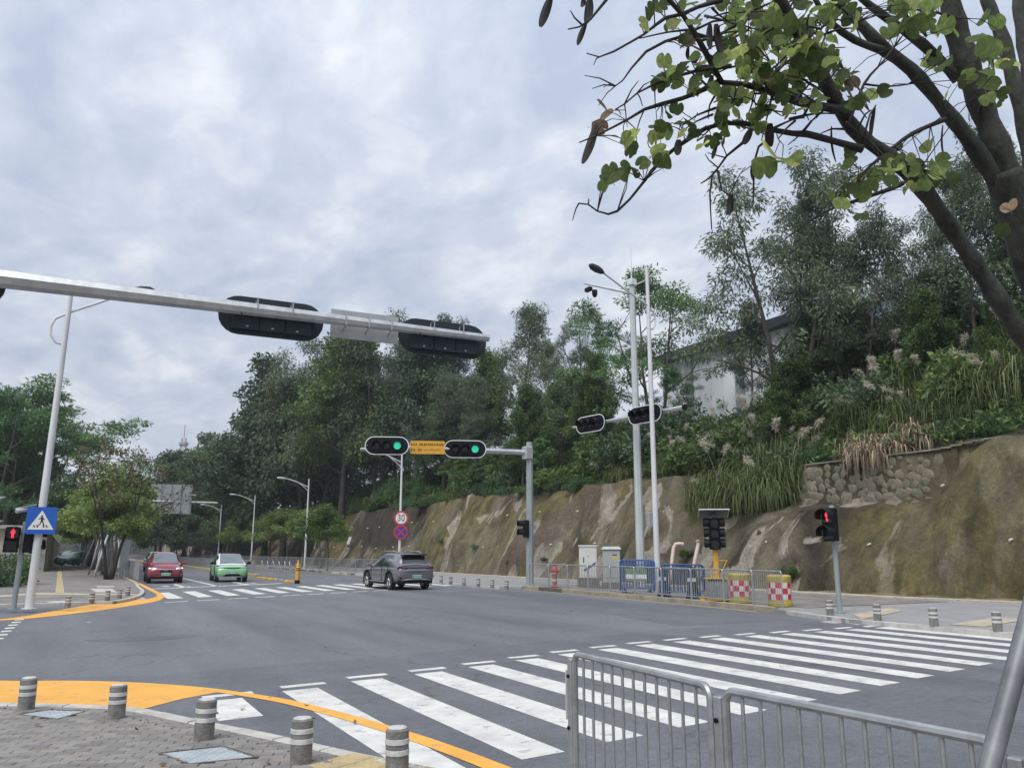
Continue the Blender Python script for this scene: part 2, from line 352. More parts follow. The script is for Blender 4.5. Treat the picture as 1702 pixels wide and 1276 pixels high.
mat('drum_yellow', (.44, .36, .05), rough=.6, col2=(.30, .25, .05), scale=6)
mat('drum_red', (.50, .02, .055), rough=.45, var=.08, scale=8)
mat('drum_white', (.58, .57, .55), rough=.45, var=.08, scale=8)
mat('hydrant_red', (.40, .045, .035), rough=.45, col2=(.28, .035, .03), scale=9)
mat('solar_cell', (.012, .016, .03), rough=.18, var=0)
mat('steel_plate', (.13, .14, .145), rough=.5, metal=.4, col2=(.09, .096, .1), scale=6)
mat('rubber', (.018, .018, .019), rough=.75, var=0)
mat('alloy', (.32, .33, .34), rough=.35, metal=.7, var=0)
mat('car_grey', (.135, .135, .158), rough=.28, var=0, coat=.8, metal=.25)
mat('car_grey_trim', (.33, .32, .36), rough=.35, var=0, metal=.4)
mat('car_red', (.20, .014, .03), rough=.28, var=0, coat=.9)
mat('car_green', (.21, .45, .23), rough=.32, var=0, coat=.8)
mat('car_white', (.62, .63, .63), rough=.3, var=0, coat=.7)
mat('car_black', (.02, .021, .024), rough=.3, var=0, coat=.7)
mat('car_teal', (.07, .2, .18), rough=.3, var=0, coat=.7)
mat('car_glass', (.02, .025, .03), rough=.06, var=0, spec=.8)
mat('screen_glass', (.11, .135, .15), rough=.06, var=0, spec=.9)
mat('chrome', (.6, .6, .62), rough=.18, metal=.9, var=0)
mat('lamp_lit', (1.0, .98, .93), rough=.2, var=0, emit=1.6)
mat('lamp_clear', (.4, .42, .44), rough=.12, var=0)
mat('tail_red', (.09, .008, .014), rough=.2, var=0)
mat('plate_green', (.30, .52, .42), rough=.5, var=0)
mat('wall_cream', (.47, .43, .34), rough=.85, col2=(.34, .31, .245), scale=1.2, bump=.2, bscale=12, space='pos')
mat('wall_grey', (.30, .31, .31), rough=.85, col2=(.22, .23, .23), scale=1.0, space='pos')
mat('roof_tile', (.11, .075, .06), rough=.85, var=.3, scale=4)
mat('dark_opening', (.015, .016, .018), rough=.4, var=0)
mat('shed_white', (.80, .83, .87), rough=.55, col2=(.72, .76, .80), scale=.5, space='pos')
mat('shed_frame', (.33, .36, .37), rough=.6, col2=(.26, .29, .3), scale=.8, space='pos')
mat('roof_dark', (.03, .042, .055), rough=.5, var=.15)
mat('roof_blue', (.25, .33, .42), rough=.45, var=.1, scale=.6)
mat('window_pale', (.40, .38, .29), rough=.3, var=.1)
mat('bark', (.105, .094, .082), rough=.9, col2=(.055, .05, .045), scale=7, stretch=(1, 1, .25), bump=.7, bscale=18)
mat('bark_near', (.055, .058, .050), rough=.9, col2=(.016, .018, .015), scale=9, stretch=(1, 1, .4), bump=.9, bscale=30)
mat('bark_pale', (.23, .215, .19), rough=.9, col2=(.13, .12, .105), scale=5, stretch=(1, 1, .25), bump=.3)
mat('twig', (.030, .027, .027), rough=.9, var=0)
mat('stake', (.24, .235, .22), rough=.9, col2=(.15, .145, .135), scale=4)
mat('dark_soil', (.05, .045, .03), rough=1, col2=(.025, .03, .014), scale=.9, space='pos', bump=.6, bscale=5)
mat('stone_a', (0.1702, 0.1480, 0.1050), rough=.9, col2=(0.0962, 0.0851, 0.0595), scale=5, bump=.5, bscale=16)
mat('stone_b', (0.1480, 0.1406, 0.1050), rough=.9, col2=(0.0888, 0.0888, 0.0630), scale=5, bump=.5, bscale=16)
mat('stone_c', (0.1998, 0.1739, 0.1295), rough=.9, col2=(0.1184, 0.1073, 0.0770), scale=5, bump=.5, bscale=16)
mat('rubble_mortar', (.13, .115, .085), rough=.95, col2=(.06, .056, .04), scale=2.5, bump=.5, space='pos')
mat('coping', (.20, .195, .15), rough=.9, col2=(.085, .10, .045), scale=2, space='pos')
mat('drain_pvc', (.55, .54, .5), rough=.5, var=0)
leafmat('leaf_dark', (0.0366, 0.0686, 0.0374), (0.0756, 0.1267, 0.0616), (0.1403, 0.198, 0.088), trans=.28, hue_var=.6)
leafmat('leaf_mid', (0.0439, 0.0818, 0.0273), (0.0976, 0.1584, 0.0504), (0.183, 0.2508, 0.0735), trans=.3, hue_var=.6)
leafmat('leaf_gum', (0.0538, 0.0816, 0.0525), (0.103, 0.1416, 0.084), (0.1736, 0.222, 0.126), trans=.3, hue_var=.6)
leafmat('leaf_feather', (0.046, 0.1069, 0.0444), (0.1043, 0.1976, 0.0739), (0.1994, 0.316, 0.1047), trans=.35, hue_var=.6)
leafmat('leaf_street', (0.0878, 0.1247, 0.0386), (0.1693, 0.243, 0.0683), (0.2695, 0.3438, 0.1114), trans=.35, hue_var=.45)
leafmat('leaf_bright', (.04, .08, .018), (.085, .145, .035), (.15, .22, .06), trans=.3)
leafmat('leaf_rust', (.10, .06, .055), (.13, .11, .065), (.17, .19, .08), trans=.25)
leafmat('leaf_near', (.055, .080, .030), (.165, .23, .078), (.34, .38, .14), trans=.62, gloss=.6, hue_var=.95)
leafmat('leaf_dry', (.10, .07, .05), (.17, .12, .08), (.26, .19, .12), trans=.3, hue_var=.7)
leafmat('blade_green', (0.0386, 0.0612, 0.0176), (0.0914, 0.1260, 0.0408), (0.2109, 0.2448, 0.1054), trans=.3, hue_var=.3)
leafmat('blade_dry', (.14, .105, .07), (.30, .235, .165), (.50, .41, .31), trans=.25)
leafmat('plume', (.40, .36, .28), (.52, .48, .40), (.62, .58, .5), trans=.3)
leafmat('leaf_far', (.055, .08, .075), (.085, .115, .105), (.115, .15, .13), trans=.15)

# ------------------------------------------------------------------ ground, road, pavements
ZS = .12                                               # pavement height over the road
g = MB(); g.grid([[(x, y, -.03) for x in (-2500, -400, -82, 27, 400, 2500)] for y in (-1500, -80, 420, 2500)])
tag(g.build('ground', 'soil'), kind='structure')
g = MB(); xs = [-80+107*i/24 for i in range(25)]; g.grid([[(x, y, 0) for x in xs] for y in [-60+10*j for j in range(49)]])
road = tag(g.build('road', 'asphalt'), kind='structure')

near_k = [(-30, 36), (-16, 25.5), (-9, 18.6), (-5.5, 15.0), (-2.6, 12.2), (-.9, 10.85), (.26, 10.05), (.72, 9.62), (1.07, 8.84), (1.37, 8.28), (1.81, 7.36), (2.06, 6.78), (2.29, 6.31), (2.55, 5.55), (2.72, 4.7), (2.8, 3.6), (2.82, 0), (2.82, -30)]
far_k = [(-60, 30), (-30, 26.5), (-12, 24.2), (-4, 24.1), (-1.32, 24.89), (-.68, 25.48), (0, 27.2), (.99, 29.54), (1.75, 30.98), (2.49, 33.61), (3.0, 37.6), (3.2, 42.94), (3.38, 47.1), (3.5, 60), (3.5, 180), (3.5, 400)]
right_k = [(17.0, -40), (16.8, 6), (16.78, 12.7), (16.8, 14.2), (17.25, 15.8), (17.75, 17.4), (18.08, 19.9), (18.22, 23), (18.5, 27.1), (18.58, 31.5), (18.45, 33.4), (17.75, 34.2), (17.45, 36.5), (17.5, 40.3), (17.9, 43.5), (18.4, 46.5), (18.6, 52), (18.6, 180), (18.6, 400)]
def fan_top(name, kpts, inner, m, z=ZS-.012, step=.5):
    c = [list(p) for p in curve_pts([(x, y, 0) for x, y in kpts], step)]
    if kpts[0][1] < kpts[-1][1]:
        for a, b_ in zip(c, c[1:]): b_[1] = max(b_[1], a[1]+.004)
    c = [tuple(p) for p in c]
    b = MB(); n = len(c); rows = []
    for i, p in enumerate(c):
        q = inner(i/(n-1), p); rows.append([(p[0]+(q[0]-p[0])*k/3, p[1]+(q[1]-p[1])*k/3, z) for k in range(4)])
    b.grid(rows)
    lo = [(p[0], p[1], -.02) for p in c]; b.grid([[(p[0], p[1], z) for p in c], lo])
    return tag(b.build(name, m), kind='structure'), c
near_walk, near_c = fan_top('near_pavement', near_k, lambda t, p: (-34, lerp(30, -30, t)), 'paving')
far_walk, far_c = fan_top('far_pavement', far_k, lambda t, p: (-62, max(27, p[1]+14*(1-t))), 'paving', z=.088)
right_walk, right_c = fan_top('right_pavement', right_k, lambda t, p: (26.9, p[1]), 'bike_asphalt', z=.105)

def kerb_run(c, parent, width, z1, seg, mats, y0, y1, piece=True, side=1, z0=-.01, gap=.012):
    """stones laid end to end along a plan curve; those one can pick apart are objects, the far rest is one piece"""
    pts = [Vector((p[0], p[1], 0)) for p in c if y0 <= p[1] <= y1]; L = [0]
    for a, b in zip(pts, pts[1:]): L.append(L[-1]+(b-a).length)
    def at(s):
        s = min(max(s, 0), L[-1]-1e-6); i = max(0, int(np.searchsorted(L, s, 'right'))-1); t = (s-L[i])/max(1e-9, L[i+1]-L[i])
        d = (pts[i+1]-pts[i]).normalized(); return pts[i].lerp(pts[i+1], t), Vector((d.y, -d.x, 0))*side
    rest = MB(); k = 0
    while k*seg < L[-1]-.05:
        a, b = k*seg+gap/2, min(L[-1], (k+1)*seg-gap/2); vs = []; h = z1+rnd.uniform(-.004, .004)
        b_ = MB() if piece else rest
        n = 2
        rows = []
        for j in range(n+1):
            p, nn = at(lerp(a, b, j/n)); o = p+nn*.004; i_ = p-nn*width; ch = .012
            rows.append([(o.x, o.y, z0), (o.x, o.y, h-ch), (o.x-nn.x*ch, o.y-nn.y*ch, h), (i_.x, i_.y, h), (i_.x, i_.y, z0)])
        b_.grid([list(r) for r in zip(*rows)] if side < 0 else rows)
        b_.poly(rows[0]); b_.poly(rows[-1][::-1])
        if piece: b_.build('kerb_stone', mats[rnd.randrange(len(mats))], parent)
        k += 1
    if not piece and rest.v: tag(rest.build('kerb_stone', mats[0], parent), kind='stuff')
kerb_run(near_c, near_walk, .13, ZS, .62, ['kerb_pale'], 4.8, 10.9)
kerb_run(near_c, near_walk, .13, ZS, 1.0, ['kerb_pale'], -12, 4.75, piece=False); kerb_run(near_c, near_walk, .13, ZS, 1.0, ['kerb_pale'], 10.95, 30, piece=False)
kerb_run(far_c, far_walk, .14, .10, 1.0, ['kerb_pale'], 24.9, 48); kerb_run(far_c, far_walk, .14, .10, 1.5, ['kerb_pale'], 48.1, 260, piece=False)
kerb_run(right_c, right_walk, .16, .155, .98, ['kerb_tan', 'kerb_tan', 'kerb_tan', 'kerb_dark'], 17.0, 33.6, side=-1)
kerb_run(right_c, right_walk, .16, .13, 1.0, ['kerb_tan', 'kerb_pale', 'kerb_dark'], 44.5, 90, side=-1)
kerb_run(right_c, right_walk, .16, .13, 2.0, ['kerb_tan'], 90.2, 260, piece=False, side=-1)
kerb_run(right_c, right_walk, .14, .108, 1.0, ['kerb_pale'], -20, 16.9, piece=False, side=-1); kerb_run(right_c, right_walk, .14, .108, 1.0, ['kerb_pale'], 33.8, 44.3, piece=False, side=-1)
# cream slabs along the foot of the slope
def base_x(y): return 26.25 + .9*smooth01(21, 15, y) - .6*smooth01(26, 34, y)
slab = MB(); slab.bbox((0, 0, 0), (.62, .97, .05), .008); sm = slab.mesh('paving_slab', 'slab_cream')
y = 6.0
while y < 62:
    link('paving_slab', sm, right_walk, (base_x(y)-.42, y, .118+rnd.uniform(-.003, .003)), (0, 0, math.atan2(-(base_x(y+.5)-base_x(y-.5)), 1)+rnd.uniform(-.006, .006))); y += 1.0
# warm paving strip and tactile tiles on the right landing
b = MB(); c_ = G(1655, 1035, .11); b.prism([(17.6, 11.2, .112), (20.4, 11.9, .112), (20.2, 12.6, .112), (17.4, 11.9, .112)], (0, 0, .006)); b.build('tactile_strip', 'slab_cream', right_walk)
b = MB(); p = [G(*q, .112) for q in ((1418, 1021), (1480, 1009), (1500, 1015), (1432, 1029))]; b.prism([(v.x, v.y, .113) for v in p], (0, 0, .006)); b.build('landing_slab', 'slab_cream', right_walk)
b = MB(); b.prism([(18.9, 17.2, .113), (25.3, 17.2, .113), (25.1, 34, .113), (19.3, 34, .113)], (0, 0, .004)); b.build('paved_island', 'paving', right_walk)
# tactile strips on the far-left corner
b = MB(); p = [G(*q, .09) for q in ((92, 985), (107, 985), (101, 941), (97, 941))]; b.prism([(v.x, v.y, .092) for v in p], (0, 0, .006)); b.build('tactile_strip', 'tactile_yellow', far_walk)
b = MB(); p = [G(*q, .09) for q in ((0, 992), (0, 989), (60, 985), (150, 986), (225, 987), (226, 989), (150, 988.5), (60, 988))]; b.prism([(v.x, v.y, .092) for v in p], (0, 0, .005)); b.build('tactile_strip', 'slab_cream', far_walk)
for q in (((150, 978), (186, 978), (195, 984), (160, 984)), ((160, 974), (190, 973.5), (190, 975.5), (162, 976)), ((75, 999.5), (110, 998), (112, 1001), (88, 1001.5))):
    b = MB(); b.prism([(v.x, v.y, .092) for v in [G(*k, .09) for k in q]], (0, 0, .005)); b.build('pale_slab', 'kerb_pale', far_walk)

# bricks of the near corner, laid one by one where they can be picked apart
def pip(x, y, P):
    c = False; n = len(P)
    for i in range(n):
        x1, y1 = P[i]; x2, y2 = P[i-1]
        if (y1 > y) != (y2 > y) and x < (x2-x1)*(y-y1)/(y2-y1)+x1: c = not c
    return c
def project(x, y, z):
    w = np.array([x, y, z-EYE]); d = w@_F
    return (851+(w@_R)*F_PX/d, 638-(w@_U)*F_PX/d, d) if d > .05 else (-1e5, -1e5, d)
kp = [(p[0], p[1]) for p in near_c]; kpoly = [(q[0]-.17, q[1]-.07) for q in kp if q[1] < 14]+[(-6, -5), (-6, 14)]
bm_ = MB(); bm_.bbox((0, 0, 0), (.196, .090, .03), .005); bmesh_a = bm_.mesh('brick', 'brick_grey'); bmesh_b = bm_.mesh('brick', 'brick_dim'); bmesh_c = bm_.mesh('brick', 'brick_warm')
cells = []; ca, sa = math.cos(R(-22)), math.sin(R(-22))
cov = [[G(*q, ZS) for q in ((262, 1251), (372, 1239), (431, 1258), (313, 1270))], [G(*q, ZS) for q in ((28, 1187), (80, 1179), (146, 1181), (96, 1195))]]
covp = [[(v.x, v.y) for v in c] for c in cov]
tact = [(v.x, v.y) for v in [G(*q, ZS) for q in ((500, 1290), (555, 1257), (640, 1271), (600, 1310))]]
for j in range(-60, 80):
    for i in range(-40, 40):
        u, v = (i+.5*(j % 2))*.2, j*.1; x, y = .5+u*ca-v*sa, 8+u*sa+v*ca
        if not pip(x, y, kpoly): continue
        px, py, d = project(x, y, ZS)
        if -60 < px < 1000 and 1100 < py < 1345 and not any(pip(x, y, c) for c in covp) and not pip(x, y, tact): cells.append((d, x, y))
cells.sort(); rest = MB()
for k, (d, x, y) in enumerate(cells):
    z = ZS-.013+rnd.uniform(-.002, .002); rz = R(-22)+rnd.uniform(-.012, .012)
    if k < 300: link('brick', rnd.choice((bmesh_a, bmesh_a, bmesh_b, bmesh_c)), near_walk, (x, y, z), (rnd.uniform(-.006, .006), rnd.uniform(-.006, .006), rz))
    else: rest.mi(rnd.choice((0, 0, 1, 2))).bbox((x, y, z), (.196, .090, .03), .005, rz)
if rest.v: tag(rest.build('brick', ['brick_grey', 'brick_dim', 'brick_warm'], near_walk), kind='stuff')
tl = MB(); tl.bbox((0, 0, 0), (.24, .24, .03), .006)
for a in range(3):
    for q in range(3): tl.lathe([(.02, .015), (.012, .021), (0, .021)], 8, (-.08+.08*a, -.08+.08*q, 0))
tmesh = tl.mesh('tactile_tile', 'tactile_yellow')
for i in range(4):
    for j in range(2):
        v = G(548, 1270, ZS); x, y = v.x+.25*i*math.cos(R(-62))+.25*j*math.cos(R(28)), v.y+.25*i*math.sin(R(-62))+.25*j*math.sin(R(28))
        link('tactile_tile', tmesh, near_walk, (x, y, ZS-.012), (0, 0, R(28)))
def cover(pts, label):
    c = sum(pts, Vector())/4; t = thing('utility_cover', label, 'utility cover', (c.x, c.y, ZS-.012))
    L = [p-c for p in pts]; L = [Vector((p.x, p.y, 0)) for p in L]
    f = MB(); 
    for k in range(4):
        a, b = L[k], L[(k+1) % 4]; f.prism([a, b, b*.93, a*.93], (0, 0, .017))
    f.build('frame', 'kerb_dark', t); p = MB(); p.prism([q*.915 for q in L], (0, 0, .012))
    for i in range(1, 12):
        for j in range(1, 12):
            p.mi(1); u, v = i/12, j/12; q = L[0].lerp(L[1], u).lerp(L[3].lerp(L[2], u), v)*.9; s = 1 if (i+j) % 2 else -1
            e1 = (L[1]-L[0]).normalized()*.018; e2 = (L[3]-L[0]).normalized()*.018*s
            p.prism([q-e1-e2+Vector((0, 0, .012)), q-e1*.5+e2*.2+Vector((0, 0, .012)), q+e1+e2+Vector((0, 0, .012)), q+e1*.5-e2*.2+Vector((0, 0, .012))], (0, 0, .003))
    p.build('chequer_plate', ['cover_steel', 'cover_lug'], t)
cover(cov[0], 'blue-grey chequered steel cover plate set in the brick paving before the near bollards')
cover(cov[1], 'pale worn cover plate set in the brick paving beside the corner kerb')

def worn(nm, s=1.0, lo=.30, hi=.36, amt=.75):
    t = M[nm].node_tree; b = t.nodes['Principled BSDF']; base = b.inputs['Base Color'].links[0].from_socket; g = t.nodes.new('ShaderNodeNewGeometry')
    n = t.nodes.new('ShaderNodeTexNoise'); n.inputs['Scale'].default_value = 3.1*s; n.inputs['Detail'].default_value = 9; n.inputs['Roughness'].default_value = .75; t.links.new(g.outputs['Position'], n.inputs['Vector'])
    r = t.nodes.new('ShaderNodeValToRGB'); r.color_ramp.elements[0].position = lo; r.color_ramp.elements[1].position = hi; r.color_ramp.elements[0].color = (amt, amt, amt, 1); r.color_ramp.elements[1].color = (0, 0, 0, 1); t.links.new(n.outputs['Fac'], r.inputs[0])
    x = t.nodes.new('ShaderNodeMix'); x.data_type = 'RGBA'; t.links.new(r.outputs[0], x.inputs[0]); t.links.new(base, x.inputs[6]); x.inputs[7].default_value = (.15, .15, .155, 1); t.links.new(x.outputs[2], b.inputs['Base Color'])
worn('yellow_paint', 1, .36, .43, .6); worn('white_paint', 1.3, .38, .45, .6)
# ------------------------------------------------------------------ painted markings (4 mm sheets on the road)
def sheet(name, pts, m, z, parent=road):
    b = MB(); b.poly([(p[0], p[1], z) for p in pts]); o = b.build(name, m, parent)
    if o.data.polygons[0].normal.z < 0: o.data.flip_normals()
    return o
def strip(name, c0, c1, m, z):
    b = MB(); b.grid([[(p[0], p[1], z) for p in c0], [(p[0], p[1], z) for p in c1]]); o = b.build(name, m, road)
    if o.data.polygons[len(o.data.polygons)//2].normal.z < 0: o.data.flip_normals()
    return o
sheet('asphalt_patch', [(-1.2, 13.9), (1.2, 12.9), (6, 13.6), (12, 14.9), (16.9, 15.0), (16.9, -20), (2.9, -20), (2.8, 5)], 'asphalt_new', .002)
sheet('asphalt_patch', [(12.6, 15.5), (16.4, 15.2), (17.4, 31), (16.6, 34), (14.8, 26)], 'asphalt_new', .002)
sheet('asphalt_patch', [(14.2, 31.5), (17.0, 30.6), (17.1, 32.6), (15.0, 33.4)], 'asphalt_new', .003)
sheet('oil_stain', [(1.55+.95*math.cos(a)*(1+.25*math.sin(3*a)), 18.3+.55*math.sin(a)*(1+.3*math.cos(2*a))) for a in [2*math.pi*k/18 for k in range(18)]], 'asphalt_new', .003)
dash_y = [10.78, 11.08, 11.45, 11.65, 11.95, 12.28, 12.6, 12.85, 13.08, 13.22, 13.3, 13.34, 13.33, 13.32, 13.32, 13.34]
for i in range(16):
    x0 = 1.63+.985*i; ys = dash_y[i]-.36; x0 -= .13; ye = min(6.0+.19*(x0-1.6), 8.6) if i else 9.2; w = .46
    sheet('zebra_stripe', [(x0+.04, ye+.0), (x0+.04+w, ye+.06), (x0+.04+w, ys+.06), (x0+.04, ys)], 'white_paint', .004)
    x0 += .13; sheet('give_way_dash', [(x0-.04, dash_y[i]-.14), (x0+.56, dash_y[i]-.05), (x0+.56, dash_y[i]+.12), (x0-.04, dash_y[i]+.03)], 'white_paint', .004)
for i in range(13):
    x0 = 3.45+1.12*i; sl = .5; ys, ye = 37.9+.56*(x0-3.5), 32.95+.5*(x0-3.5)
    if i > 9: ys, ye = 41.8+.15*(x0-3.5), 37.2+.1*(x0-3.5)
    sheet('zebra_stripe', [(x0, ye), (x0+.55, ye+.25), (x0+.55, ys+.25), (x0, ys)], 'white_paint', .004)
    yd = 30.5+.52*(x0-3.3)
    if i < 11: sheet('give_way_dash', [(x0-.35, yd), (x0+.45, yd+.35), (x0+.45, yd+.62), (x0-.35, yd+.25)], 'white_paint', .004)
sheet('zebra_stripe', [(2.15, 33.05), (2.75, 33.3), (2.6, 36.4), (2.1, 36.1)], 'worn_white', .004)
a, b2 = G(248, 979), G(470, 969.5); sheet('stop_line', [(a.x, a.y), (b2.x, b2.y), (b2.x, b2.y+.55), (a.x, a.y+.45)], 'white_paint', .004)
a, b2 = G(364, 974.5), G(310, 961); dx = (a-b2).normalized(); sheet('lane_line', [(a.x-.09, a.y), (a.x+.09, a.y), (7.0, 120), (6.85, 120)], 'white_paint', .004)
for k in range(9):
    sheet('lane_dash', [(14.9, 50+9*k), (15.05, 50+9*k), (15.05, 53.5+9*k), (14.9, 53.5+9*k)], 'worn_white', .004)
def arrow(px, py, turn):
    c = G(px, py); x, y = c.x, c.y
    sheet('lane_arrow', [(x-.09, y+2.6), (x+.09, y+2.6), (x+.09, y-.9), (x+.38, y-.9), (x, y-2.4), (x-.38, y-.9), (x-.09, y-.9)], 'white_paint', .004)
    s = turn; sheet('lane_arrow', [(x+s*.1, y+1.4), (x+s*.1, y+.9), (x+s*.62, y+.35), (x+s*.62, y+.65), (x+s*1.0, y-.2), (x+s*.6, y-.75), (x+s*.6, y-.2)], 'white_paint', .004)
arrow(300, 973.5, -1); arrow(398, 969, 1)
def path(lst, z=0, step=.3): return [p for p in curve_pts([(G(*q).x, G(*q).y, 0) for q in lst], step)]
def resample(c, n):
    L = [0]
    for a, b in zip(c, c[1:]): L.append(L[-1]+(b-a).length)
    o = []
    for k in range(n):
        s = L[-1]*k/(n-1); i = min(len(c)-2, max(0, int(np.searchsorted(L, s, 'right'))-1)); o.append(c[i].lerp(c[i+1], (s-L[i])/max(1e-9, L[i+1]-L[i])))
    return o
no = [(-4.2, 16.6), (-2.4, 14.9), (-.62, 13.36), (.09, 12.98), (.8, 12.48), (1.47, 11.79), (1.95, 11.11)]
ni = [(-4.2, 13.9), (-2.4, 12.4), (-.49, 11.31), (.28, 10.6), (.86, 10.2), (1.35, 10.7), (1.87, 11.03)]
V2 = lambda l: [Vector((x, y, 0)) for x, y in l]
strip('yellow_marking', resample(curve_pts(V2(no), .2), 40), resample(curve_pts(V2(ni[:5]), .2)+[Vector((1.35, 10.72, 0)), Vector((1.87, 11.05, 0))], 40), 'yellow_paint', .006)
yo = [(1.9, 11.16), (2.14, 10.72), (2.46, 10.07), (2.75, 9.13), (2.98, 8.2), (3.15, 7.36), (3.3, 6.2), (3.38, 5), (3.42, 3), (3.42, -10)]
yi = [(1.78, 11.02), (2.02, 10.58), (2.31, 9.95), (2.58, 9.05), (2.8, 8.12), (2.96, 7.3), (3.1, 6.2), (3.19, 5), (3.22, 3), (3.22, -10)]
strip('yellow_line', curve_pts(V2(yo), .25)[:90], curve_pts(V2(yi), .25)[:90] if False else resample(curve_pts(V2(yi), .25), len(curve_pts(V2(yo), .25)))[:90], 'yellow_paint', .008)
fo = [(-5.5, 23.7), (-3, 24.0), (-1.3, 24.71), (-.65, 25.1), (.31, 26.35), (1.27, 27.9), (2.45, 30.3), (3.06, 31.88), (3.44, 34.28), (3.6, 36.73), (3.68, 44.46), (3.78, 60), (3.78, 120)]
fi = [(-5.5, 23.9), (-3, 24.3), (-1.38, 25.1), (-.75, 26.1), (-.05, 28.0), (.85, 30.2), (1.7, 31.6), (2.7, 32.95), (3.2, 34.6), (3.38, 36.8), (3.46, 44.46), (3.6, 60), (3.6, 120)]
strip('yellow_marking', resample(curve_pts(V2(fo[:8]), .2), 40), resample(curve_pts(V2([(x, y) for x, y in ((-5.5, 23.9), (-3, 24.3), (-1.38, 25.15), (-.75, 26.2), (0, 28.3), (.9, 30.6), (2.2, 32.8), (2.85, 33.2))]), .2), 40), 'yellow_paint', .006)
strip('yellow_line', resample(curve_pts(V2(fo[7:]), .3), 60), resample(curve_pts(V2(fi[7:]), .3), 60), 'yellow_paint', .008)
a, b2 = G(4, 1066), G(36, 1030.5)
for k in range(8):
    t = k/7; x, y = -.98+.17*t, 18.6+6.0*t; sheet('street_dash', [(x-.17, y), (x+.02, y+.06), (x+.02, y+.4), (x-.17, y+.34)], 'white_paint', .004)
rl = [p for p in curve_pts([(x, y, 0) for x, y in right_k], .5) if 17.5 < p.y < 33]
strip('edge_line', [(p.x-.33, p.y) for p in rl], [(p.x-.2, p.y) for p in rl], 'pale_yellow', .004)
rl = [p for p in curve_pts([(x, y, 0) for x, y in right_k], .5) if 46 < p.y < 160]
strip('edge_line', [(p.x-.4, p.y) for p in rl], [(p.x-.25, p.y) for p in rl], 'pale_yellow', .004)
for q in (((1363, 1033), (1385, 1031), (1402, 1035), (1385, 1036)), ((1410, 1036), (1430, 1034.5), (1446, 1037), (1425, 1038.5)), ((143, 1033.5), (150, 1032.5), (151, 1034), (144, 1035))):
    sheet('worn_paint_patch', [G(*k).to_tuple()[:2] for k in q], 'worn_white', .006)
def veins():
    for nm in ('leaf_near', 'leaf_dry'):
        t = M[nm].node_tree; b = t.nodes['Principled BSDF']; base = b.inputs['Base Color'].links[0].from_socket; tc = t.nodes.new('ShaderNodeTexCoord'); sp = t.nodes.new('ShaderNodeSeparateXYZ'); t.links.new(tc.outputs['Object'], sp.inputs[0])
        a = t.nodes.new('ShaderNodeMath'); a.operation = 'ARCTAN2'; t.links.new(sp.outputs['X'], a.inputs[0]); t.links.new(sp.outputs['Y'], a.inputs[1])
        m = t.nodes.new('ShaderNodeMath'); m.operation = 'MULTIPLY'; m.inputs[1].default_value = 5.5; t.links.new(a.outputs[0], m.inputs[0]); c = t.nodes.new('ShaderNodeMath'); c.operation = 'COSINE'; t.links.new(m.outputs[0], c.inputs[0])
        n = t.nodes.new('ShaderNodeTexNoise'); n.inputs['Scale'].default_value = 4; n.inputs['Detail'].default_value = 4; t.links.new(tc.outputs['Object'], n.inputs['Vector'])
        r = t.nodes.new('ShaderNodeValToRGB'); r.color_ramp.elements[0].position = .90; r.color_ramp.elements[1].position = 1.0; r.color_ramp.elements[0].color = (1, 1, 1, 1); r.color_ramp.elements[1].color = (1.35, 1.3, 1.2, 1); t.links.new(c.outputs[0], r.inputs[0])
        r2 = t.nodes.new('ShaderNodeValToRGB'); r2.color_ramp.elements[0].position = .35; r2.color_ramp.elements[1].position = .65; r2.color_ramp.elements[0].color = (.75, .72, .7, 1); r2.color_ramp.elements[1].color = (1.15, 1.15, 1.1, 1); t.links.new(n.outputs['Fac'], r2.inputs[0])
        cur = base
        for q in (r, r2):
            x = t.nodes.new('ShaderNodeMix'); x.data_type = 'RGBA'; x.blend_type = 'MULTIPLY'; x.inputs[0].default_value = 1; t.links.new(cur, x.inputs[6]); t.links.new(q.outputs[0], x.inputs[7]); cur = x.outputs[2]
        t.links.new(cur, b.inputs['Base Color'])
        for nd in t.nodes:
            if nd.type == 'BSDF_TRANSLUCENT': gn = t.nodes.new('ShaderNodeVectorMath'); gn.operation = 'SCALE'; gn.inputs['Scale'].default_value = 1.45; t.links.new(cur, gn.inputs[0]); t.links.new(gn.outputs[0], nd.inputs['Color'])
veins()
# ------------------------------------------------------------------ the cut slope and the hill behind it
TOPY = [(-40, 5.5), (16.3, 5.65), (20.2, 5.95), (22.7, 5.8), (27, 5.5), (34.4, 5.7), (39.6, 5.75), (46.8, 5.7), (61, 6.1), (72, 5.9), (90, 6.1), (114, 4.9), (150, 5), (300, 4)]
def ztop(y): return float(np.interp(y, [a for a, b in TOPY], [b for a, b in TOPY]))
def ledge(y): return smooth01(17.4, 20.4, y)*smooth01(34.6, 32.6, y)
def prof(y):
    bx, w, zt = base_x(y), ledge(y), ztop(y); tx = bx+lerp(2.7, 3.2, smooth01(17, 36, y))
    back = smooth01(26.5, 29, y)
    P = [(bx, .09), (lerp(tx, bx+2.3, w), lerp(zt, 3.45-.2*smooth01(24, 21, y), w)), (lerp(tx+.5, bx+3.35, w), lerp(zt+.03, 3.75, w)),
         (lerp(tx+1.0, bx+3.75+2.2*back, w), lerp(zt+.08, 5.6-.25*back, w))]
    x3, z3 = P[-1]; f = smooth01(330, 150, y)
    P += [(44, z3+6.6*f), (62, z3+12.5*f), (90, z3+18*f), (140, z3+24*f), (260, z3+25*f)]
    return P
def hillz(x, y):
    P = prof(y); return float(np.interp(x, [a for a, b in P], [b for a, b in P]))
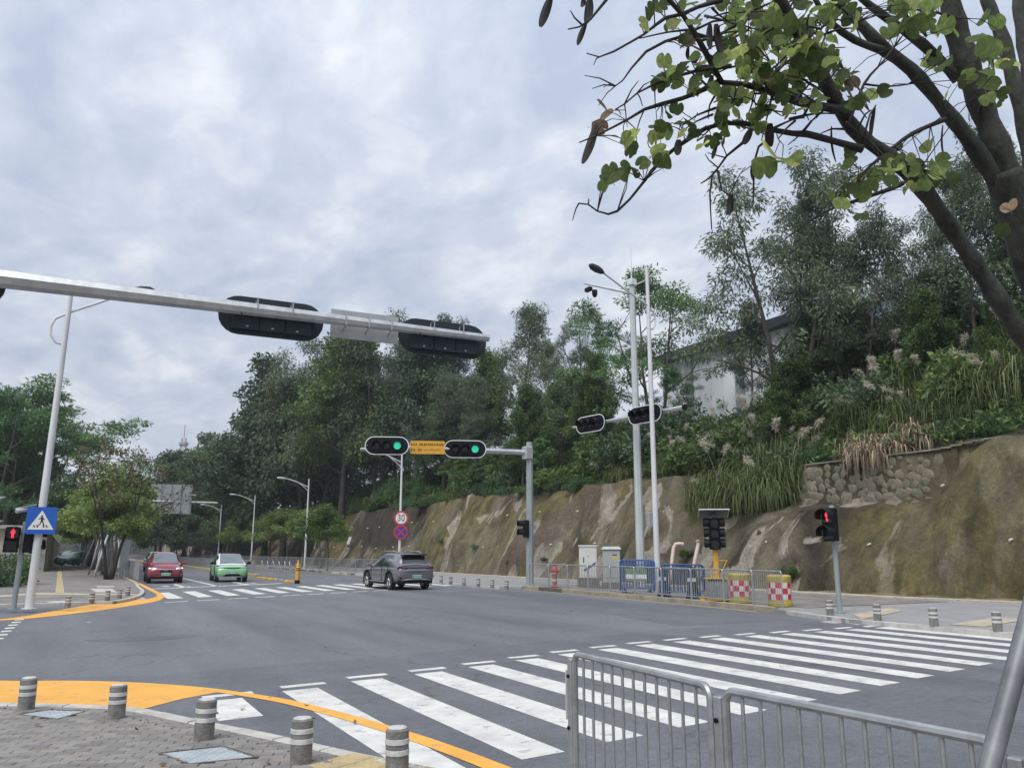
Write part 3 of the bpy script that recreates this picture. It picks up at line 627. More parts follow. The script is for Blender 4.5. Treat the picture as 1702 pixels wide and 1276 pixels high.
def slope_mat():
    m = bpy.data.materials.new('slope_concrete'); m.use_nodes = True; t = m.node_tree; b = t.nodes['Principled BSDF']; b.inputs['Roughness'].default_value = .92; b.inputs['Specular IOR Level'].default_value = .25
    g = t.nodes.new('ShaderNodeNewGeometry')
    def nz(scale, st, det=6, rough=.6, off=(0, 0, 0), dist=0):
        mp = t.nodes.new('ShaderNodeMapping'); mp.inputs['Scale'].default_value = st; mp.inputs['Location'].default_value = off; t.links.new(g.outputs['Position'], mp.inputs[0])
        n = t.nodes.new('ShaderNodeTexNoise'); n.inputs['Scale'].default_value = scale; n.inputs['Detail'].default_value = det; n.inputs['Roughness'].default_value = rough; n.inputs['Distortion'].default_value = dist
        t.links.new(mp.outputs[0], n.inputs['Vector']); return n.outputs['Fac']
    def rp(fac, stops):
        r = t.nodes.new('ShaderNodeValToRGB'); els = r.color_ramp.elements
        els[0].position, els[0].color = stops[0][0], (*stops[0][1], 1); els[1].position, els[1].color = stops[-1][0], (*stops[-1][1], 1)
        for p, c in stops[1:-1]: e = els.new(p); e.color = (*c, 1)
        t.links.new(fac, r.inputs[0]); return r.outputs[0]
    def mix(f, a, b_, mode='MIX'):
        x = t.nodes.new('ShaderNodeMix'); x.data_type = 'RGBA'; x.blend_type = mode
        if isinstance(f, float): x.inputs[0].default_value = f
        else: t.links.new(f, x.inputs[0])
        t.links.new(a, x.inputs[6]); t.links.new(b_, x.inputs[7]); return x.outputs[2]
    base = rp(nz(.24, (1, 1, .85), 9, .62, dist=.9), [(.36, (.033, .027, .021)), (.45, (.078, .067, .047)), (.54, (.132, .115, .082)), (.68, (.215, .19, .145))])
    moss = rp(nz(1.6, (1, 1, .35), 6), [(.3, (.046, .040, .015)), (.5, (.108, .093, .031)), (.7, (.20, .166, .06))])
    f1 = rp(nz(.2, (1, 1, .5), 4, .5, (4.2, 1.4, 0)), [(.43, (0, 0, 0)), (.60, (1, 1, 1))])
    sp = t.nodes.new('ShaderNodeSeparateXYZ'); t.links.new(g.outputs['Position'], sp.inputs[0])
    mr = t.nodes.new('ShaderNodeMapRange'); mr.inputs['From Min'].default_value = 24; mr.inputs['From Max'].default_value = 18; t.links.new(sp.outputs['Y'], mr.inputs['Value'])
    mxx = t.nodes.new('ShaderNodeMath'); mxx.operation = 'MULTIPLY_ADD'; mxx.inputs[1].default_value = .55; t.links.new(mr.outputs[0], mxx.inputs[0]); mxx.use_clamp = True
    bw = t.nodes.new('ShaderNodeRGBToBW'); t.links.new(f1, bw.inputs[0]); ml = t.nodes.new('ShaderNodeMath'); ml.operation = 'MULTIPLY'; ml.inputs[1].default_value = .72; t.links.new(bw.outputs[0], ml.inputs[0]); t.links.new(ml.outputs[0], mxx.inputs[2])
    c = mix(mxx.outputs[0], base, moss)
    pale = rp(nz(.42, (1, 1, .42), 6, .55, (8.1, 2.2, .4), .8), [(.575, (0, 0, 0)), (.605, (1, 1, 1))])
    pc = rp(nz(3, (1, 1, .5)), [(.3, (.24, .215, .18)), (.7, (.38, .35, .30))])
    pf = t.nodes.new('ShaderNodeMath'); pf.operation = 'MULTIPLY'; pf.inputs[1].default_value = .75; inv = t.nodes.new('ShaderNodeMath'); inv.operation = 'MULTIPLY_ADD'; inv.inputs[1].default_value = -.62; inv.inputs[2].default_value = .75; t.links.new(mr.outputs[0], inv.inputs[0]); t.links.new(inv.outputs[0], pf.inputs[1]); bw2 = t.nodes.new('ShaderNodeRGBToBW'); t.links.new(pale, bw2.inputs[0]); t.links.new(bw2.outputs[0], pf.inputs[0])
    c = mix(pf.outputs[0], c, pc)
    streak = rp(nz(.9, (1, 1, .16), 6, .65, (2.4, 7.7, 0), 1.0), [(.38, (.50, .47, .44)), (.50, (1, 1, 1))])
    c = mix(.6, c, streak, 'MULTIPLY')
    fine = rp(nz(7, (1, 1, .8), 9, .78), [(.34, (.50, .49, .48)), (.5, (1, 1, 1)), (.68, (1.5, 1.48, 1.45))])
    c = mix(.55, c, fine, 'MULTIPLY')
    def rng(sock, a, b_, lo=0.0, hi=1.0):
        q = t.nodes.new('ShaderNodeMapRange'); q.interpolation_type = 'SMOOTHSTEP'; q.inputs['From Min'].default_value = a; q.inputs['From Max'].default_value = b_; q.inputs['To Min'].default_value = lo; q.inputs['To Max'].default_value = hi; t.links.new(sock, q.inputs['Value']); return q.outputs[0]
    def mth(op, a, b_):
        q = t.nodes.new('ShaderNodeMath'); q.operation = op
        for i, v in enumerate((a, b_)):
            if isinstance(v, float): q.inputs[i].default_value = v
            else: t.links.new(v, q.inputs[i])
        return q.outputs[0]
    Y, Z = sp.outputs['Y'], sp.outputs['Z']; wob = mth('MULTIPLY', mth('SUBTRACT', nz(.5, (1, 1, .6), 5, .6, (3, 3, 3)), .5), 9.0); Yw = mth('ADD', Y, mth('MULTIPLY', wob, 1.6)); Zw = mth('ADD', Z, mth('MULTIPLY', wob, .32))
    dk = mth('MULTIPLY', mth('MULTIPLY', rng(Yw, 67.0, 74.0), rng(Yw, 93.0, 86.0)), rng(Zw, 1.5, 2.4)); dark_zone = rp(nz(2, (1, 1, .3)), [(.3, (.018, .016, .014)), (.7, (.05, .042, .035))])  # upper part of this stretch coloured dark brown, with a ragged edge
    c = mix(mth('MULTIPLY', dk, .92), c, dark_zone)
    Yd = mth('SUBTRACT', Yw, mth('MULTIPLY', Z, -1.5)); sc_ = mth('MULTIPLY', rng(Yd, 47.0, 49.0), rng(Yd, 54.0, 52.0)); scree = rp(nz(6, (1, 1, 1), 9, .8), [(.36, (.035, .026, .024)), (.52, (.10, .074, .062)), (.66, (.19, .15, .125))])
    c = mix(mth('MULTIPLY', sc_, .6), c, scree)
    t.links.new(c, b.inputs['Base Color'])
    bp = t.nodes.new('ShaderNodeBump'); bp.inputs['Strength'].default_value = 1.0; bp.inputs['Distance'].default_value = .22; t.links.new(nz(2.6, (1, 1, .7), 12, .72), bp.inputs['Height']); t.links.new(bp.outputs[0], b.inputs['Normal'])
    M['slope_concrete'] = m
slope_mat()
ys = list(np.arange(-12, 62, .3))+list(np.arange(62, 130, .9))+list(np.arange(130, 300, 4))
def fbm(x, y, z, o=4): return noise.fractal(Vector((x, y, z)), 1.0, 2.0, o)
rows = []
for y in ys:
    P = prof(y); r = []; (x0, z0), (x1, z1) = P[0], P[1]; nsl = 18; pb = P[:4]
    for k in range(nsl+1):
        t = k/nsl; bul = math.sin(math.pi*t)*.28; x, z = lerp(x0, x1, t)-bul*.6, lerp(z0, z1, t)
        env = min(1, t*5)*(1 if t < .85 else lerp(1, .5, (t-.85)/.15)); dd = (.75*fbm(y*.13, 3.1, z*.10, 3)+.34*fbm(y*.42+5, .2, z*.22, 3)+.07*fbm(y*2.0, 1.7, z*1.6, 3))*env*(1-.45*smooth01(22, 18, y))
        r.append((x-dd, y, z+(.38*fbm(y*.34, 8.0, 2.0, 2)+.16*fbm(y*1.2, 3.0, 2.0, 3))*smooth01(.72, 1, t)*smooth01(33, 37, y)))
    for (xa, za), (xb, zb) in zip(pb[1:], pb[2:]):
        for k in range(1, 5):
            t = k/4; x, z = lerp(xa, xb, t), lerp(za, zb, t); r.append((x-.06*fbm(y*.9, z, 2.2), y+0, z+.08*fbm(y*.9, x*.9, 7.0)))
    rows.append(r)
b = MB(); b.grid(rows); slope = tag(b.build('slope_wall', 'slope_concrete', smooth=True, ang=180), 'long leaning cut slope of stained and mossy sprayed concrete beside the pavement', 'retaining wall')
pp = MB(); pp.tube([(0, 0, 0), (-.16, 0, -.03)], .04, 8); pm = pp.mesh('drain_pipe', 'drain_pvc')
for y in list(np.arange(17, 120, 4.6)):
    for zz in (2.1, 4.2):
        if zz > 3 and ledge(y) > .2: continue
        yy = y+rnd.uniform(-.8, .8)+(2.3 if zz > 3 else 0); P = prof(yy); t = (zz-.09)/(P[1][1]-.09); x = lerp(P[0][0], P[1][0], t)-.28
        link('drain_pipe', pm, slope, (x, yy, zz+rnd.uniform(-.12, .12)))
# hill: from the crest of the slope backwards
ys2 = list(np.arange(-40, 62, 3))+list(np.arange(62, 340, 6)); rows = []
for y in ys2:
    P = prof(y); x3 = P[3][0]; r = []
    for x in [x3-.35, x3+1, x3+3, x3+6, x3+10, 44, 50, 56, 62, 70, 80, 90, 105, 120, 140, 180, 260]:
        x = max(x, x3-.35); z = hillz(x, y)-.03+(.35*fbm(x*.12, y*.12, 1.0) if x > x3+2 else 0); r.append((x, y, z))
    rows.append(r)
b = MB(); b.grid(rows); hill = tag(b.build('hill', 'dark_soil', smooth=True, ang=180), kind='structure')
# pale concrete coping along the crest
b = MB(); pts = []
for y in np.arange(14, 27.2, .4): P = prof(y); pts.append((P[3][0]-.14, y, P[3][1]+.03))
for p0, p1 in zip(pts, pts[1:]):
    c = (Vector(p0)+Vector(p1))/2; d = Vector(p1)-Vector(p0); b.box(c, (.2, d.length+.01, .07), math.atan2(-d.x, d.y))
b.build('coping', 'coping', slope)
# soil and rubble at the foot of the right-hand wall
rows = []
for y in np.arange(4, 24.1, .35):
    bx = base_x(y); h = .75*smooth01(24, 20, y)+.15; rows.append([(bx-.08-.12*abs(fbm(y, 0, 0)), y, .10), (bx+.1, y, .22+.12*fbm(y*.9, 1, 0)), (bx+.38, y, h*.75+.18*fbm(y*.8, 2, 0)), (bx+.75, y, h+.28+.2*fbm(y*.7, 3, 0))])
b = MB(); b.grid(rows); tag(b.build('soil_bank', 'soil', smooth=True, ang=180), kind='structure')
# rubble masonry above the ledge, each stone a piece
rub = thing('rubble_wall', 'rough rubble stone wall with dark joints standing on the ledge of the slope', 'stone wall', (0, 0, 0))
rows = []
for y in np.arange(19.4, 28.7, .4):
    P = prof(y); rows.append([(P[2][0]-.02, y, P[2][1]-.5), (P[3][0]-.14, y, P[3][1]-.02)])
b = MB(); b.grid(rows); b.build('mortar_bed', 'slope_concrete', rub)
def stone_mesh(seed, m):
    r = random.Random(seed); b = MB(); n = 7; rings = []
    ph = [r.uniform(.66, 1.22) for _ in range(n)]
    for d, k in ((0, 1.0), (.10, .98), (.17, .74), (.20, .34)):
        rings.append([(-d*r.uniform(.85, 1.1), math.cos(2*math.pi*i/n)*.5*k*ph[i], math.sin(2*math.pi*i/n)*.5*k*ph[i]) for i in range(n)])
    vs = [p for q in rings for p in q]; fs = []
    for j in range(3):
        for i in range(n): q = (i+1) % n; fs.append((j*n+i, j*n+q, (j+1)*n+q, (j+1)*n+i)[::-1])
    fs.append(tuple(range(3*n, 4*n))[::-1]); b.add(vs, fs); return b.mesh('stone', m, True, 50)
stones = [stone_mesh(k, ('stone_a', 'stone_b', 'stone_c')[k % 3]) for k in range(9)]
y = 20.2; k = 0
while y < 28.6:
    P = prof(y); z = P[2][1]-.25+rnd.uniform(0, .2)
    while z < P[3][1]-.12:
        s = rnd.uniform(.26, .66); t = (z-P[2][1]+.5)/(P[3][1]-P[2][1]+.5); x = lerp(P[2][0]-.02, P[3][0]-.14, t)+.012
        if rnd.random() < .94*smooth01(19.6, 21.4, y)*smooth01(29.2, 27.4, y)+.05: link('stone', stones[rnd.randrange(9)], rub, (x, y+rnd.uniform(-.16, .16), z), (rnd.uniform(0, 6.3), 0, rnd.uniform(-.12, .12)), (rnd.uniform(.22, .38), s, s*rnd.uniform(.7, 1.05)))
        z += s*.70
    y += .40
# two small boards fixed to the slope
def slope_x(y, z):
    P = prof(y); return lerp(P[0][0], P[1][0], (z-.09)/(P[1][1]-.09))-.45
for px, py, w, h, lab in ((525, 905, .45, 1.1, 'narrow white notice board leaning on the dark cut slope'), (580, 898, .9, .8, 'square white notice board on the pale foot of the cut slope')):
    d = ray(px, py); t = 26.6/d[0]; y, z = d[1]*t, EYE+d[2]*t; x = slope_x(y, z)-.05
    o = thing('notice_board', lab, 'notice board', (x, y, z-h/2)); b = MB(); b.box((0, 0, h/2), (.03, w, h), rot=Matrix.Rotation(.3, 3, 'Y')); b.build('panel', 'panel_white', o)
    b = MB(); b.box((.04, 0, h*.2), (.04, .05, h*.8), rot=Matrix.Rotation(.3, 3, 'Y')); b.build('bracket', 'galv', o)

# ------------------------------------------------------------------ white shed on the hill
sh = thing('hillside_shed', 'white panelled industrial shed with dark eaves behind the trees on the hill', 'building', (39.8, 38.5, 7.6))
y0, y1, H = -4.4, 10.2, 8.4
b = MB(); yy = y0; k = 0; pw = MB(); pw.bbox((0, 0, H/2), (.12, 1.16, H), .02); pmesh = pw.mesh('wall_panel', 'shed_white')
while yy < y1-.6: link('wall_panel', pmesh, sh, (0, yy+.6, 0)); yy += 1.2
b = MB(); b.box((7, y1-.02, H/2), (14, .1, H)); b.box((7, y0, H/2), (14, .1, H)); b.box((14, (y0+y1)/2, H/2), (.1, y1-y0, H)); b.build('wall', 'shed_white', sh)
pc = MB(); pc.bbox((0, 0, H/2), (.3, .75, H), .03); cm = pc.mesh('column', 'shed_frame')
for yy in (7.4, 2.2, -3): link('column', cm, sh, (-.1, yy, 0))
b = MB(); b.box((-.35, (y0+y1)/2, H+.25), (.9, y1-y0+1, .6)); b.build('eaves', 'roof_dark', sh)
b = MB(); b.prism([(-.8, y1+.6, H+.56), (7, y1+.6, H+2.3), (14.6, y1+.6, H+.56)], (0, y0-y1-1.2, 0)); b.build('roof', 'roof_blue', sh)
for zz in (2.0, 3.2, 4.4):
    b = MB(); b.box((-.09, 8.6, zz), (.1, .9, .9)); b.build('window', 'window_pale', sh)

# ------------------------------------------------------------------ left: boundary wall, gatehouse, hedge bed
bw = thing('boundary_wall', 'long cream painted boundary wall along the left pavement', 'wall', (-1.45, 82, 0))
wm = MB(); wm.bbox((0, 0, 1.5), (.24, 7.96, 3.0), .02); wmm = wm.mesh('wall_panel', 'wall_cream'); cpm = MB(); cpm.bbox((0, 0, 3.05), (.36, 8.0, .12), .02); cpmm = cpm.mesh('coping', 'roof_tile')
pim = MB(); pim.bbox((0, 0, 1.56), (.34, .4, 3.12), .02); pimm = pim.mesh('pillar', 'wall_cream')
for k in range(12):
    link('wall_panel', wmm, bw, (0, 4+8*k, 0)); link('coping', cpmm, bw, (0, 4+8*k, 0)); link('pillar', pimm, bw, (0, 8*k, 0))
gh = thing('gatehouse', 'single storey cream gatehouse with grey dado behind the hedge', 'building', (-6, 80, 0))
b = MB(); b.box((0, 0, 1.75), (9, 4, 3.5)); b.build('wall', 'wall_cream', gh); b = MB(); b.box((0, -.02, .9), (9.04, 4.02, 1.2)); b.build('dado', 'wall_grey', gh)
b = MB(); b.bbox((.2, -.2, 3.62), (9.8, 4.8, .26), .03); b.build('roof', 'kerb_pale', gh)
for x, w in ((3.7, .8), (-.4, 1.3), (-3, 1.3)):
    b = MB(); b.box((x, -2.03, 2.05), (w, .08, 1.1)); f = b.build('window', 'dark_opening', gh); b = MB()
    for q in (-.5, .5): b.box((x+q*w, -2.06, 2.05), (.07, .1, 1.2))
    for q in (-.58, .58): b.box((x, -2.06, 2.05+q), (w+.14, .1, .07))
    b.build('frame', 'kerb_pale', f)
# far wooded ridge at the end of the road
b = MB(); rows = []
for i in range(33):
    x = -190+10*i; r = []
    for j in range(8):
        y = 330+26*j; h = (24+7*fbm(x*.012, 2.2, .3)+3*fbm(x*.05, 1, 2))*smooth01(320, 430, y)*smooth01(150, 60, abs(x+40)*.8); r.append((x, y, h-.4))
    rows.append(r)
b.grid(rows); tag(b.build('far_ridge', 'dark_soil', smooth=True, ang=180), kind='structure')
# lattice mast on the skyline
x, y, _ = AT(305, 740, 330); tw = thing('radio_mast', 'thin grey lattice mast standing on the skyline behind the trees', 'mast', (x, y, 0)); zt = HT(x, y, 706); zb = 0
b = MB()
for a in range(4):
    sx, sy = (1 if a in (0, 3) else -1), (1 if a < 2 else -1); b.tube([(sx*2.2, sy*2.2, 0), (sx*.7, sy*.7, zt-5)], .16, 5)
for k in range(16):
    t = k/16; w = lerp(2.2, .7, t); w2 = lerp(2.2, .7, (k+1)/16); z0, z1 = (zt-5)*t, (zt-5)*(k+1)/16
    for (ax, ay), (bx_, by_) in (((1, 1), (-1, 1)), ((-1, 1), (-1, -1)), ((-1, -1), (1, -1)), ((1, -1), (1, 1))): b.tube([(ax*w, ay*w, z0), (bx_*w2, by_*w2, z1)], .09, 4)
b.build('lattice', 'wall_grey', tw); b = MB(); b.tube([(0, 0, zt-5.5), (0, 0, zt)], .14, 6); b.build('spike', 'wall_grey', tw)
for zz in (zt-8, zt-12):
    b = MB(); b.lathe([(1.5, 0), (1.7, .3), (1.7, 1.2), (1.5, 1.5)], 10, (0, 0, zz)); b.build('platform', 'wall_grey', tw)
# ------------------------------------------------------------------ concrete bollards
bo = thing('bollard', 'x', 'bollard', (0, 0, 0)); b = MB(); Rb = .079
b.lathe([(0, 0), (Rb, 0), (Rb, .315), (Rb-.012, .33)], 24); b.build('body', 'concrete', bo, True)
b = MB(); b.lathe([(Rb-.012, .33), (Rb-.02, .336), (0, .338)], 24); b.build('cap', 'concrete_top', bo, True)
for z in (.165, .24):
    b = MB(); b.lathe([(Rb, z-.019), (Rb+.0035, z-.017), (Rb+.0035, z+.017), (Rb, z+.019)], 24); b.build('reflective_band', 'reflector_band', bo, True)
B = [((43, 1178, ZS), 'near grey bollard at the far left on the corner paving by the wide yellow band', 1.0), ((193, 1193, ZS), 'near bollard with a chipped rim where the wide yellow band meets the kerb', 1.0),
     ((338, 1228, ZS), 'near bollard standing behind the blue-grey chequered cover plate', 1.06), ((500, 1267, ZS), 'near bollard before the long zebra stripe crossed by the yellow line', 1.05), ((660, 1288, ZS), 'near bollard at the edge of the yellow tactile tiles, nearest to the viewer', 1.06)]
gl = 'concrete bollards guarding the crossing corners'
for (px, py, z) , lab, s in B:
    p = G(px, py, z); copy_tree(bo, p, rnd.uniform(0, 6), (s, s, s*.93), lab, gl).rotation_euler = (rnd.uniform(-.025, .025), rnd.uniform(-.025, .025), rnd.uniform(0, 6))
for (px, py), lab in (((112, 1010), 'bollard on the far left corner beside the white lamp pole, nearest of its row'), ((152, 1003), 'second bollard from the lamp pole on the far left corner'), ((178, 998), 'middle bollard of the row on the far left corner'), ((198, 995), 'fourth bollard from the lamp pole on the far left corner'), ((212, 989.5), 'last bollard of the far left row, closest to the guard fence')):
    copy_tree(bo, G(px, py, .09), rnd.uniform(0, 6), 1.0, lab, gl)
for (px, py), lab, s in (((1380, 1022), 'bollard close beside the pedestrian signal pole across the road', 1.1), ((1459, 1031), 'bollard on the pale slab right of the pedestrian signal', 1.1), ((1553, 1040), 'bollard midway along the far end of the zebra crossing', 1.15), ((1659, 1049), 'bollard by the tan tactile strip at the right edge', 1.15)):
    copy_tree(bo, G(px, py, .105), rnd.uniform(0, 6), s, lab, gl)
for k, ((px, py), lab) in enumerate((((733, 968), 'bollard just right of the grey car, farthest of its row'), ((749, 971), 'second bollard from the grey car'), ((771, 973.5), 'third bollard right of the grey car'), ((795, 975), 'fourth bollard right of the grey car'), ((818, 977), 'fifth bollard right of the grey car'), ((842, 979), 'sixth bollard right of the grey car, next to the guard fence end'))):
    copy_tree(bo, G(px, py, .1), rnd.uniform(0, 6), 1.12, lab, gl)
bo_del = [bo]+list(bo.children)
for o in bo_del: bpy.data.objects.remove(o)

# ------------------------------------------------------------------ guard fences
_fc = {}
def fence_panel(p0, p1, label, group, h=1.02, nb=12, pw=.05, bar=.011, m='galv', zb=.1, post_end=True, foot=0.0, posth=None):
    p0, p1 = Vector(p0), Vector(p1); d = p1-p0; L = math.hypot(d.x, d.y); dz = d.z
    t = thing('guard_fence', label, 'fence', p0, math.atan2(d.y, d.x), group)
    r = .055; n = 6
    b = MB(); pts = [(0, 0, 0), (0, 0, h-r)]+[(r-r*math.cos(a), 0, h-r+r*math.sin(a)) for a in [math.pi/2*k/4 for k in range(1, 5)]]+[(L-pw-r, 0, h)]
    pts += [(L-pw-r+r*math.sin(a), 0, h-r+r*math.cos(a)) for a in [math.pi/2*k/4 for k in range(1, 5)]]+[(L-pw, 0, 0)]
    b.tube(pts, pw*.42, 8); b.build('frame', m, t, True)
    b = MB(); b.tube([(0, 0, zb), (L-pw, 0, zb)], pw*.34, 6); b.build('bottom_rail', m, t, True)
    key = (round(h, 2), round(zb, 2), bar, m)
    if key not in _fc:
        b = MB(); b.tube([(0, 0, zb), (0, 0, h-pw*.3)], bar, 6, False); _fc[key] = b.mesh('bar', m, True)
    for i in range(1, nb+1): link('bar', _fc[key], t, (i*(L-pw)/(nb+1), 0, 0))
    if foot:
        b = MB(); b.bbox((L/2, 0, .02), (.1, foot, .04), .005); b.build('foot', m, t)
    return t
# the fence on our own kerb
zf = 1.10; a0, a1, a2, a3 = (G(955, 1086, zf), G(1190, 1143, zf), G(1205, 1146, zf), G(1688, 1240, zf))
hh = zf-ZS+.0
def nf(a, b, lab, nb, sec):
    fp = (a.x, a.y, ZS); tp = (b.x, b.y, ZS); t = fence_panel(fp, tp, lab, 'guard fence panels along the near kerb', h=hh, nb=nb, pw=.045, bar=.0085, zb=.12)
    q = MB(); q.bbox((-.036, 0, (hh-.03)/2), (.046, .046, hh-.03), .006); q.build('post', 'galv', t); q = MB()
    for z in (hh-.13, hh-.42): q.tube([(-.036, -.036, z), (-.036, .036, z)], .006, 6); q.tube([(-.036, -.034, z), (-.036, -.024, z)], .011, 6)
    q.build('clamp_bolt', 'black_plastic', t); return t
t1 = nf(a0, a1, 'near galvanised guard fence panel with its end post standing in front of the zebra stripes', 11, 0)
q = MB(); q.box((-.0725, 0, hh-.24), (.008, .05, .28)); q.build('reflector_strip', 'panel_white', t1)
nf(a2, a3, 'near galvanised guard fence panel running out of the picture under the leaning pole', 11, 1)
a4 = G(1672, 1236, zf); dirv = (Vector(a3)-Vector(a2)).normalized(); nf(Vector(a3)+dirv*.035, Vector(a3)+dirv*1.5, 'near guard fence panel with a rounded corner at the right edge behind the leaning pole', 11, 1)
# fence round the island across the road
g2 = 'guard fence panels on the island across the road'
fp = [(857, 973), (887, 975), (905, 977), (945, 979.5), (985, 983.5), (1023, 987.5), (1067, 991)]
FP = [Vector((18.72, y, ZS+.01)) for y in (33.3, 31.6)]
xs_ = [(18.75, 33.2), (18.78, 31.5), (18.72, 29.85), (18.66, 28.2), (18.6, 26.55), (18.53, 24.9), (18.46, 23.25), (18.38, 21.6), (18.28, 19.95), (18.15, 18.55), (18.0, 17.25)]
plab = ['farthest guard fence panel of the island, at the mast pole', 'island guard fence panel in front of the mast pole', 'island guard fence panel just right of the red hydrant', 'island guard fence panel left of the white cabinet', 'island guard fence panel in front of the white cabinet', 'island guard fence panel in front of the grey cabinet', 'island guard fence panel in front of the blue barriers', 'island guard fence panel in front of the dark barriers and the solar signal', 'island guard fence panel in front of the left chequered drum', 'last island guard fence panel between the two chequered drums']
for k in range(10):
    a, b_ = xs_[k], xs_[k+1]; fence_panel((a[0], a[1], ZS+.02), (b_[0], b_[1], ZS+.02), plab[k], g2, h=1.0, nb=12, pw=.055, bar=.010)
# short return fence at the end of the island
# long fence along the right pavement far away, and the median fence
def long_fence(name, label, pts, h, m, z0=0.0, spacing=2.0, bars=.14, far=110, zb=.1, bar=.010, group=None):
    t = thing(name, label, 'fence', (pts[0][0], pts[0][1], z0), 0, group); P = [Vector((x-pts[0][0], y-pts[0][1], 0)) for x, y in pts]
    c = curve_pts(P, .5); L = [0]
    for a, b in zip(c, c[1:]): L.append(L[-1]+(b-a).length)
    def at(s): i = min(len(c)-2, max(0, int(np.searchsorted(L, s, 'right'))-1)); return c[i].lerp(c[i+1], (s-L[i])/max(1e-9, L[i+1]-L[i]))
    n = max(1, int(L[-1]/spacing)); pm = MB(); pm.bbox((0, 0, h/2), (.05, .05, h), .008); pmesh = pm.mesh('post', m); br = MB(); br.tube([(0, 0, zb), (0, 0, h-.03)], bar, 5, False); bmesh = br.mesh('bar', m, True); rest = MB()
    for z, nm, r in ((h-.03, 'top_rail', .022), (zb, 'bottom_rail', .018)):
        q = MB(); q.tube([at(L[-1]*k/n)+Vector((0, 0, z)) for k in range(n+1)], r, 6); q.build(nm, m, t, True)
    cnt = 0
    for k in range(n+1):
        link('post', pmesh, t, at(L[-1]*k/n)) if k < 60 else rest.box(at(L[-1]*k/n)+Vector((0, 0, h/2)), (.05, .05, h))
    s = bars
    while s < L[-1]:
        p = at(s)
        if cnt < 230 and (pts[0][1]+p.y) < far: link('bar', bmesh, t, p); cnt += 1
        else: rest.tube([p+Vector((0, 0, zb)), p+Vector((0, 0, h-.03))], bar, 4, False)
        s += bars
    if rest.v: tag(rest.build('bar', m, t), kind='stuff')
    return t
long_fence('guard_fence', 'long thin guard fence along the right kerb below the dark cut slope', [(18.75, 47.5), (18.9, 60), (18.9, 100), (18.9, 170)], 1.05, 'galv', .13, 2.0, .14, 75)
long_fence('median_fence', 'grey median fence running up the road behind the green car', [(11.15, 57), (11.3, 75), (11.4, 100), (11.6, 200)], 1.1, 'galv', 0, 2.2, .10, 82, bar=.019)
kb = MB()
for k in range(40): kb.bbox((11.2+.0028*(k*3.5), 58+3.5*k, .12), (.22, 3.4, .24), .03)
tag(kb.build('median_kerb', 'pale_yellow'), 'low yellowed kerb under the long median fence', 'kerb')
long_fence('guard_fence', 'short dense guard fence beside the kerb at the first left street tree', [(3.55, 49), (3.62, 54), (3.62, 62), (3.62, 84)], 1.05, 'galv', .08, 2.0, .11, 66, bar=.014)
# white hooped median posts on coloured feet
mg = 'white hooped posts on coloured feet at the end of the median'
mp_ = [(437, 961, 'warn_yellow'), (450, 962.5, 'drum_red'), (428, 959.5, 'drum_red'), (461, 964, 'warn_yellow'), (474, 966, 'galv'), (486, 967.5, 'warn_yellow')]
labs = ['hooped white median post on a yellow foot, third from the far end', 'hooped white median post on a reddish foot beside the tall lamp', 'hooped white median post farthest from the yellow post', 'hooped white median post on a yellow foot in the middle of its row', 'hooped white median post without a coloured foot', 'hooped white median post touching the yellow post']
for k, y in enumerate((54.6, 53.0, 51.4, 49.9, 48.5, 47.4)):
    x = 11.15+.012*k; t = thing('median_post', ['white hooped median post farthest from the yellow post, on an orange foot', 'white hooped median post on an orange foot, next to the far end', 'white hooped median post on a yellow foot', 'white hooped median post on a bare foot, third from the yellow post', 'white hooped median post on a bare foot, second from the yellow post', 'white hooped median post on a yellow foot right by the yellow post'][k], 'barrier post', (x, y, 0), 0, mg)
    b = MB(); b.tube([(0, 0, .05), (0, 0, .95), (0, .08, 1.08), (0, .22, 1.12)], .026, 8); b.build('post', 'galv', t, True)
    b = MB(); b.bbox((0, 0, .05), (.5, .42, .1), .03); b.build('foot', ['machine_yellow', 'drum_yellow', 'board_yellow', 'galv', 'galv', 'board_yellow'][k], t)
    if k < 5:
        b = MB(); b.tube([(0, 0, .9), (0, -.7, .84), (0, -1.4, .9)], .02, 6); b.build('chain_rail', 'galv', t, True)
p = G(494, 969.5); t = thing('warning_post', 'stout yellow warning post with dark bands at the nose of the median', 'warning post', (p.x, p.y, 0)); t.scale = (.72, .72, .68)
b = MB(); b.lathe([(.17, .28), (.17, 1.25), (.12, 1.32), (.14, 1.4), (.14, 1.5), (.06, 1.62), (.05, 1.85), (0, 1.86)], 16); b.build('body', 'board_yellow', t, True)
b = MB(); b.lathe([(.20, 0), (.20, .12), (.175, .28)], 16); b.build('base', 'black_plastic', t, True)
for z in (1.0, 1.16):
    b = MB(); b.lathe([(.172, z), (.178, z+.005), (.178, z+.055), (.172, z+.06)], 16); b.build('band', 'black_plastic', t, True)

# ------------------------------------------------------------------ street lamps
def lamp_small(label, x, y, H, arm, group):
    t = thing('street_lamp', label, 'street lamp', (x, y, .13), 0, group)
    b = MB(); b.tube([(0, 0, 0), (0, 0, .5), (0, 0, H)], [.10, .095, .055], 10); b.build('pole', 'pole_white', t, True)
    b = MB(); b.tube([(0, 0, H-1.1), (-.35*arm, 0, H-.75), (-.75*arm, 0, H-.42)], .03, 6); b.tube([(0, 0, H-.75), (-.3*arm, 0, H-.6), (-.9*arm, 0, H-.32), (-1.6*arm, 0, H-.08), (-1.9*arm, 0, H-.02)], .04, 8); b.build('arm', 'pole_white', t, True)
    b = MB(); b.tube([(-1.75*arm, 0, H-.05), (-1.95*arm, 0, H-.03), (-2.35*arm, 0, H), (-2.5*arm, 0, H-.02)], [.05, .10, .10, .05], 8); b.build('lamp_head', 'galv_light', t, True)
    return t
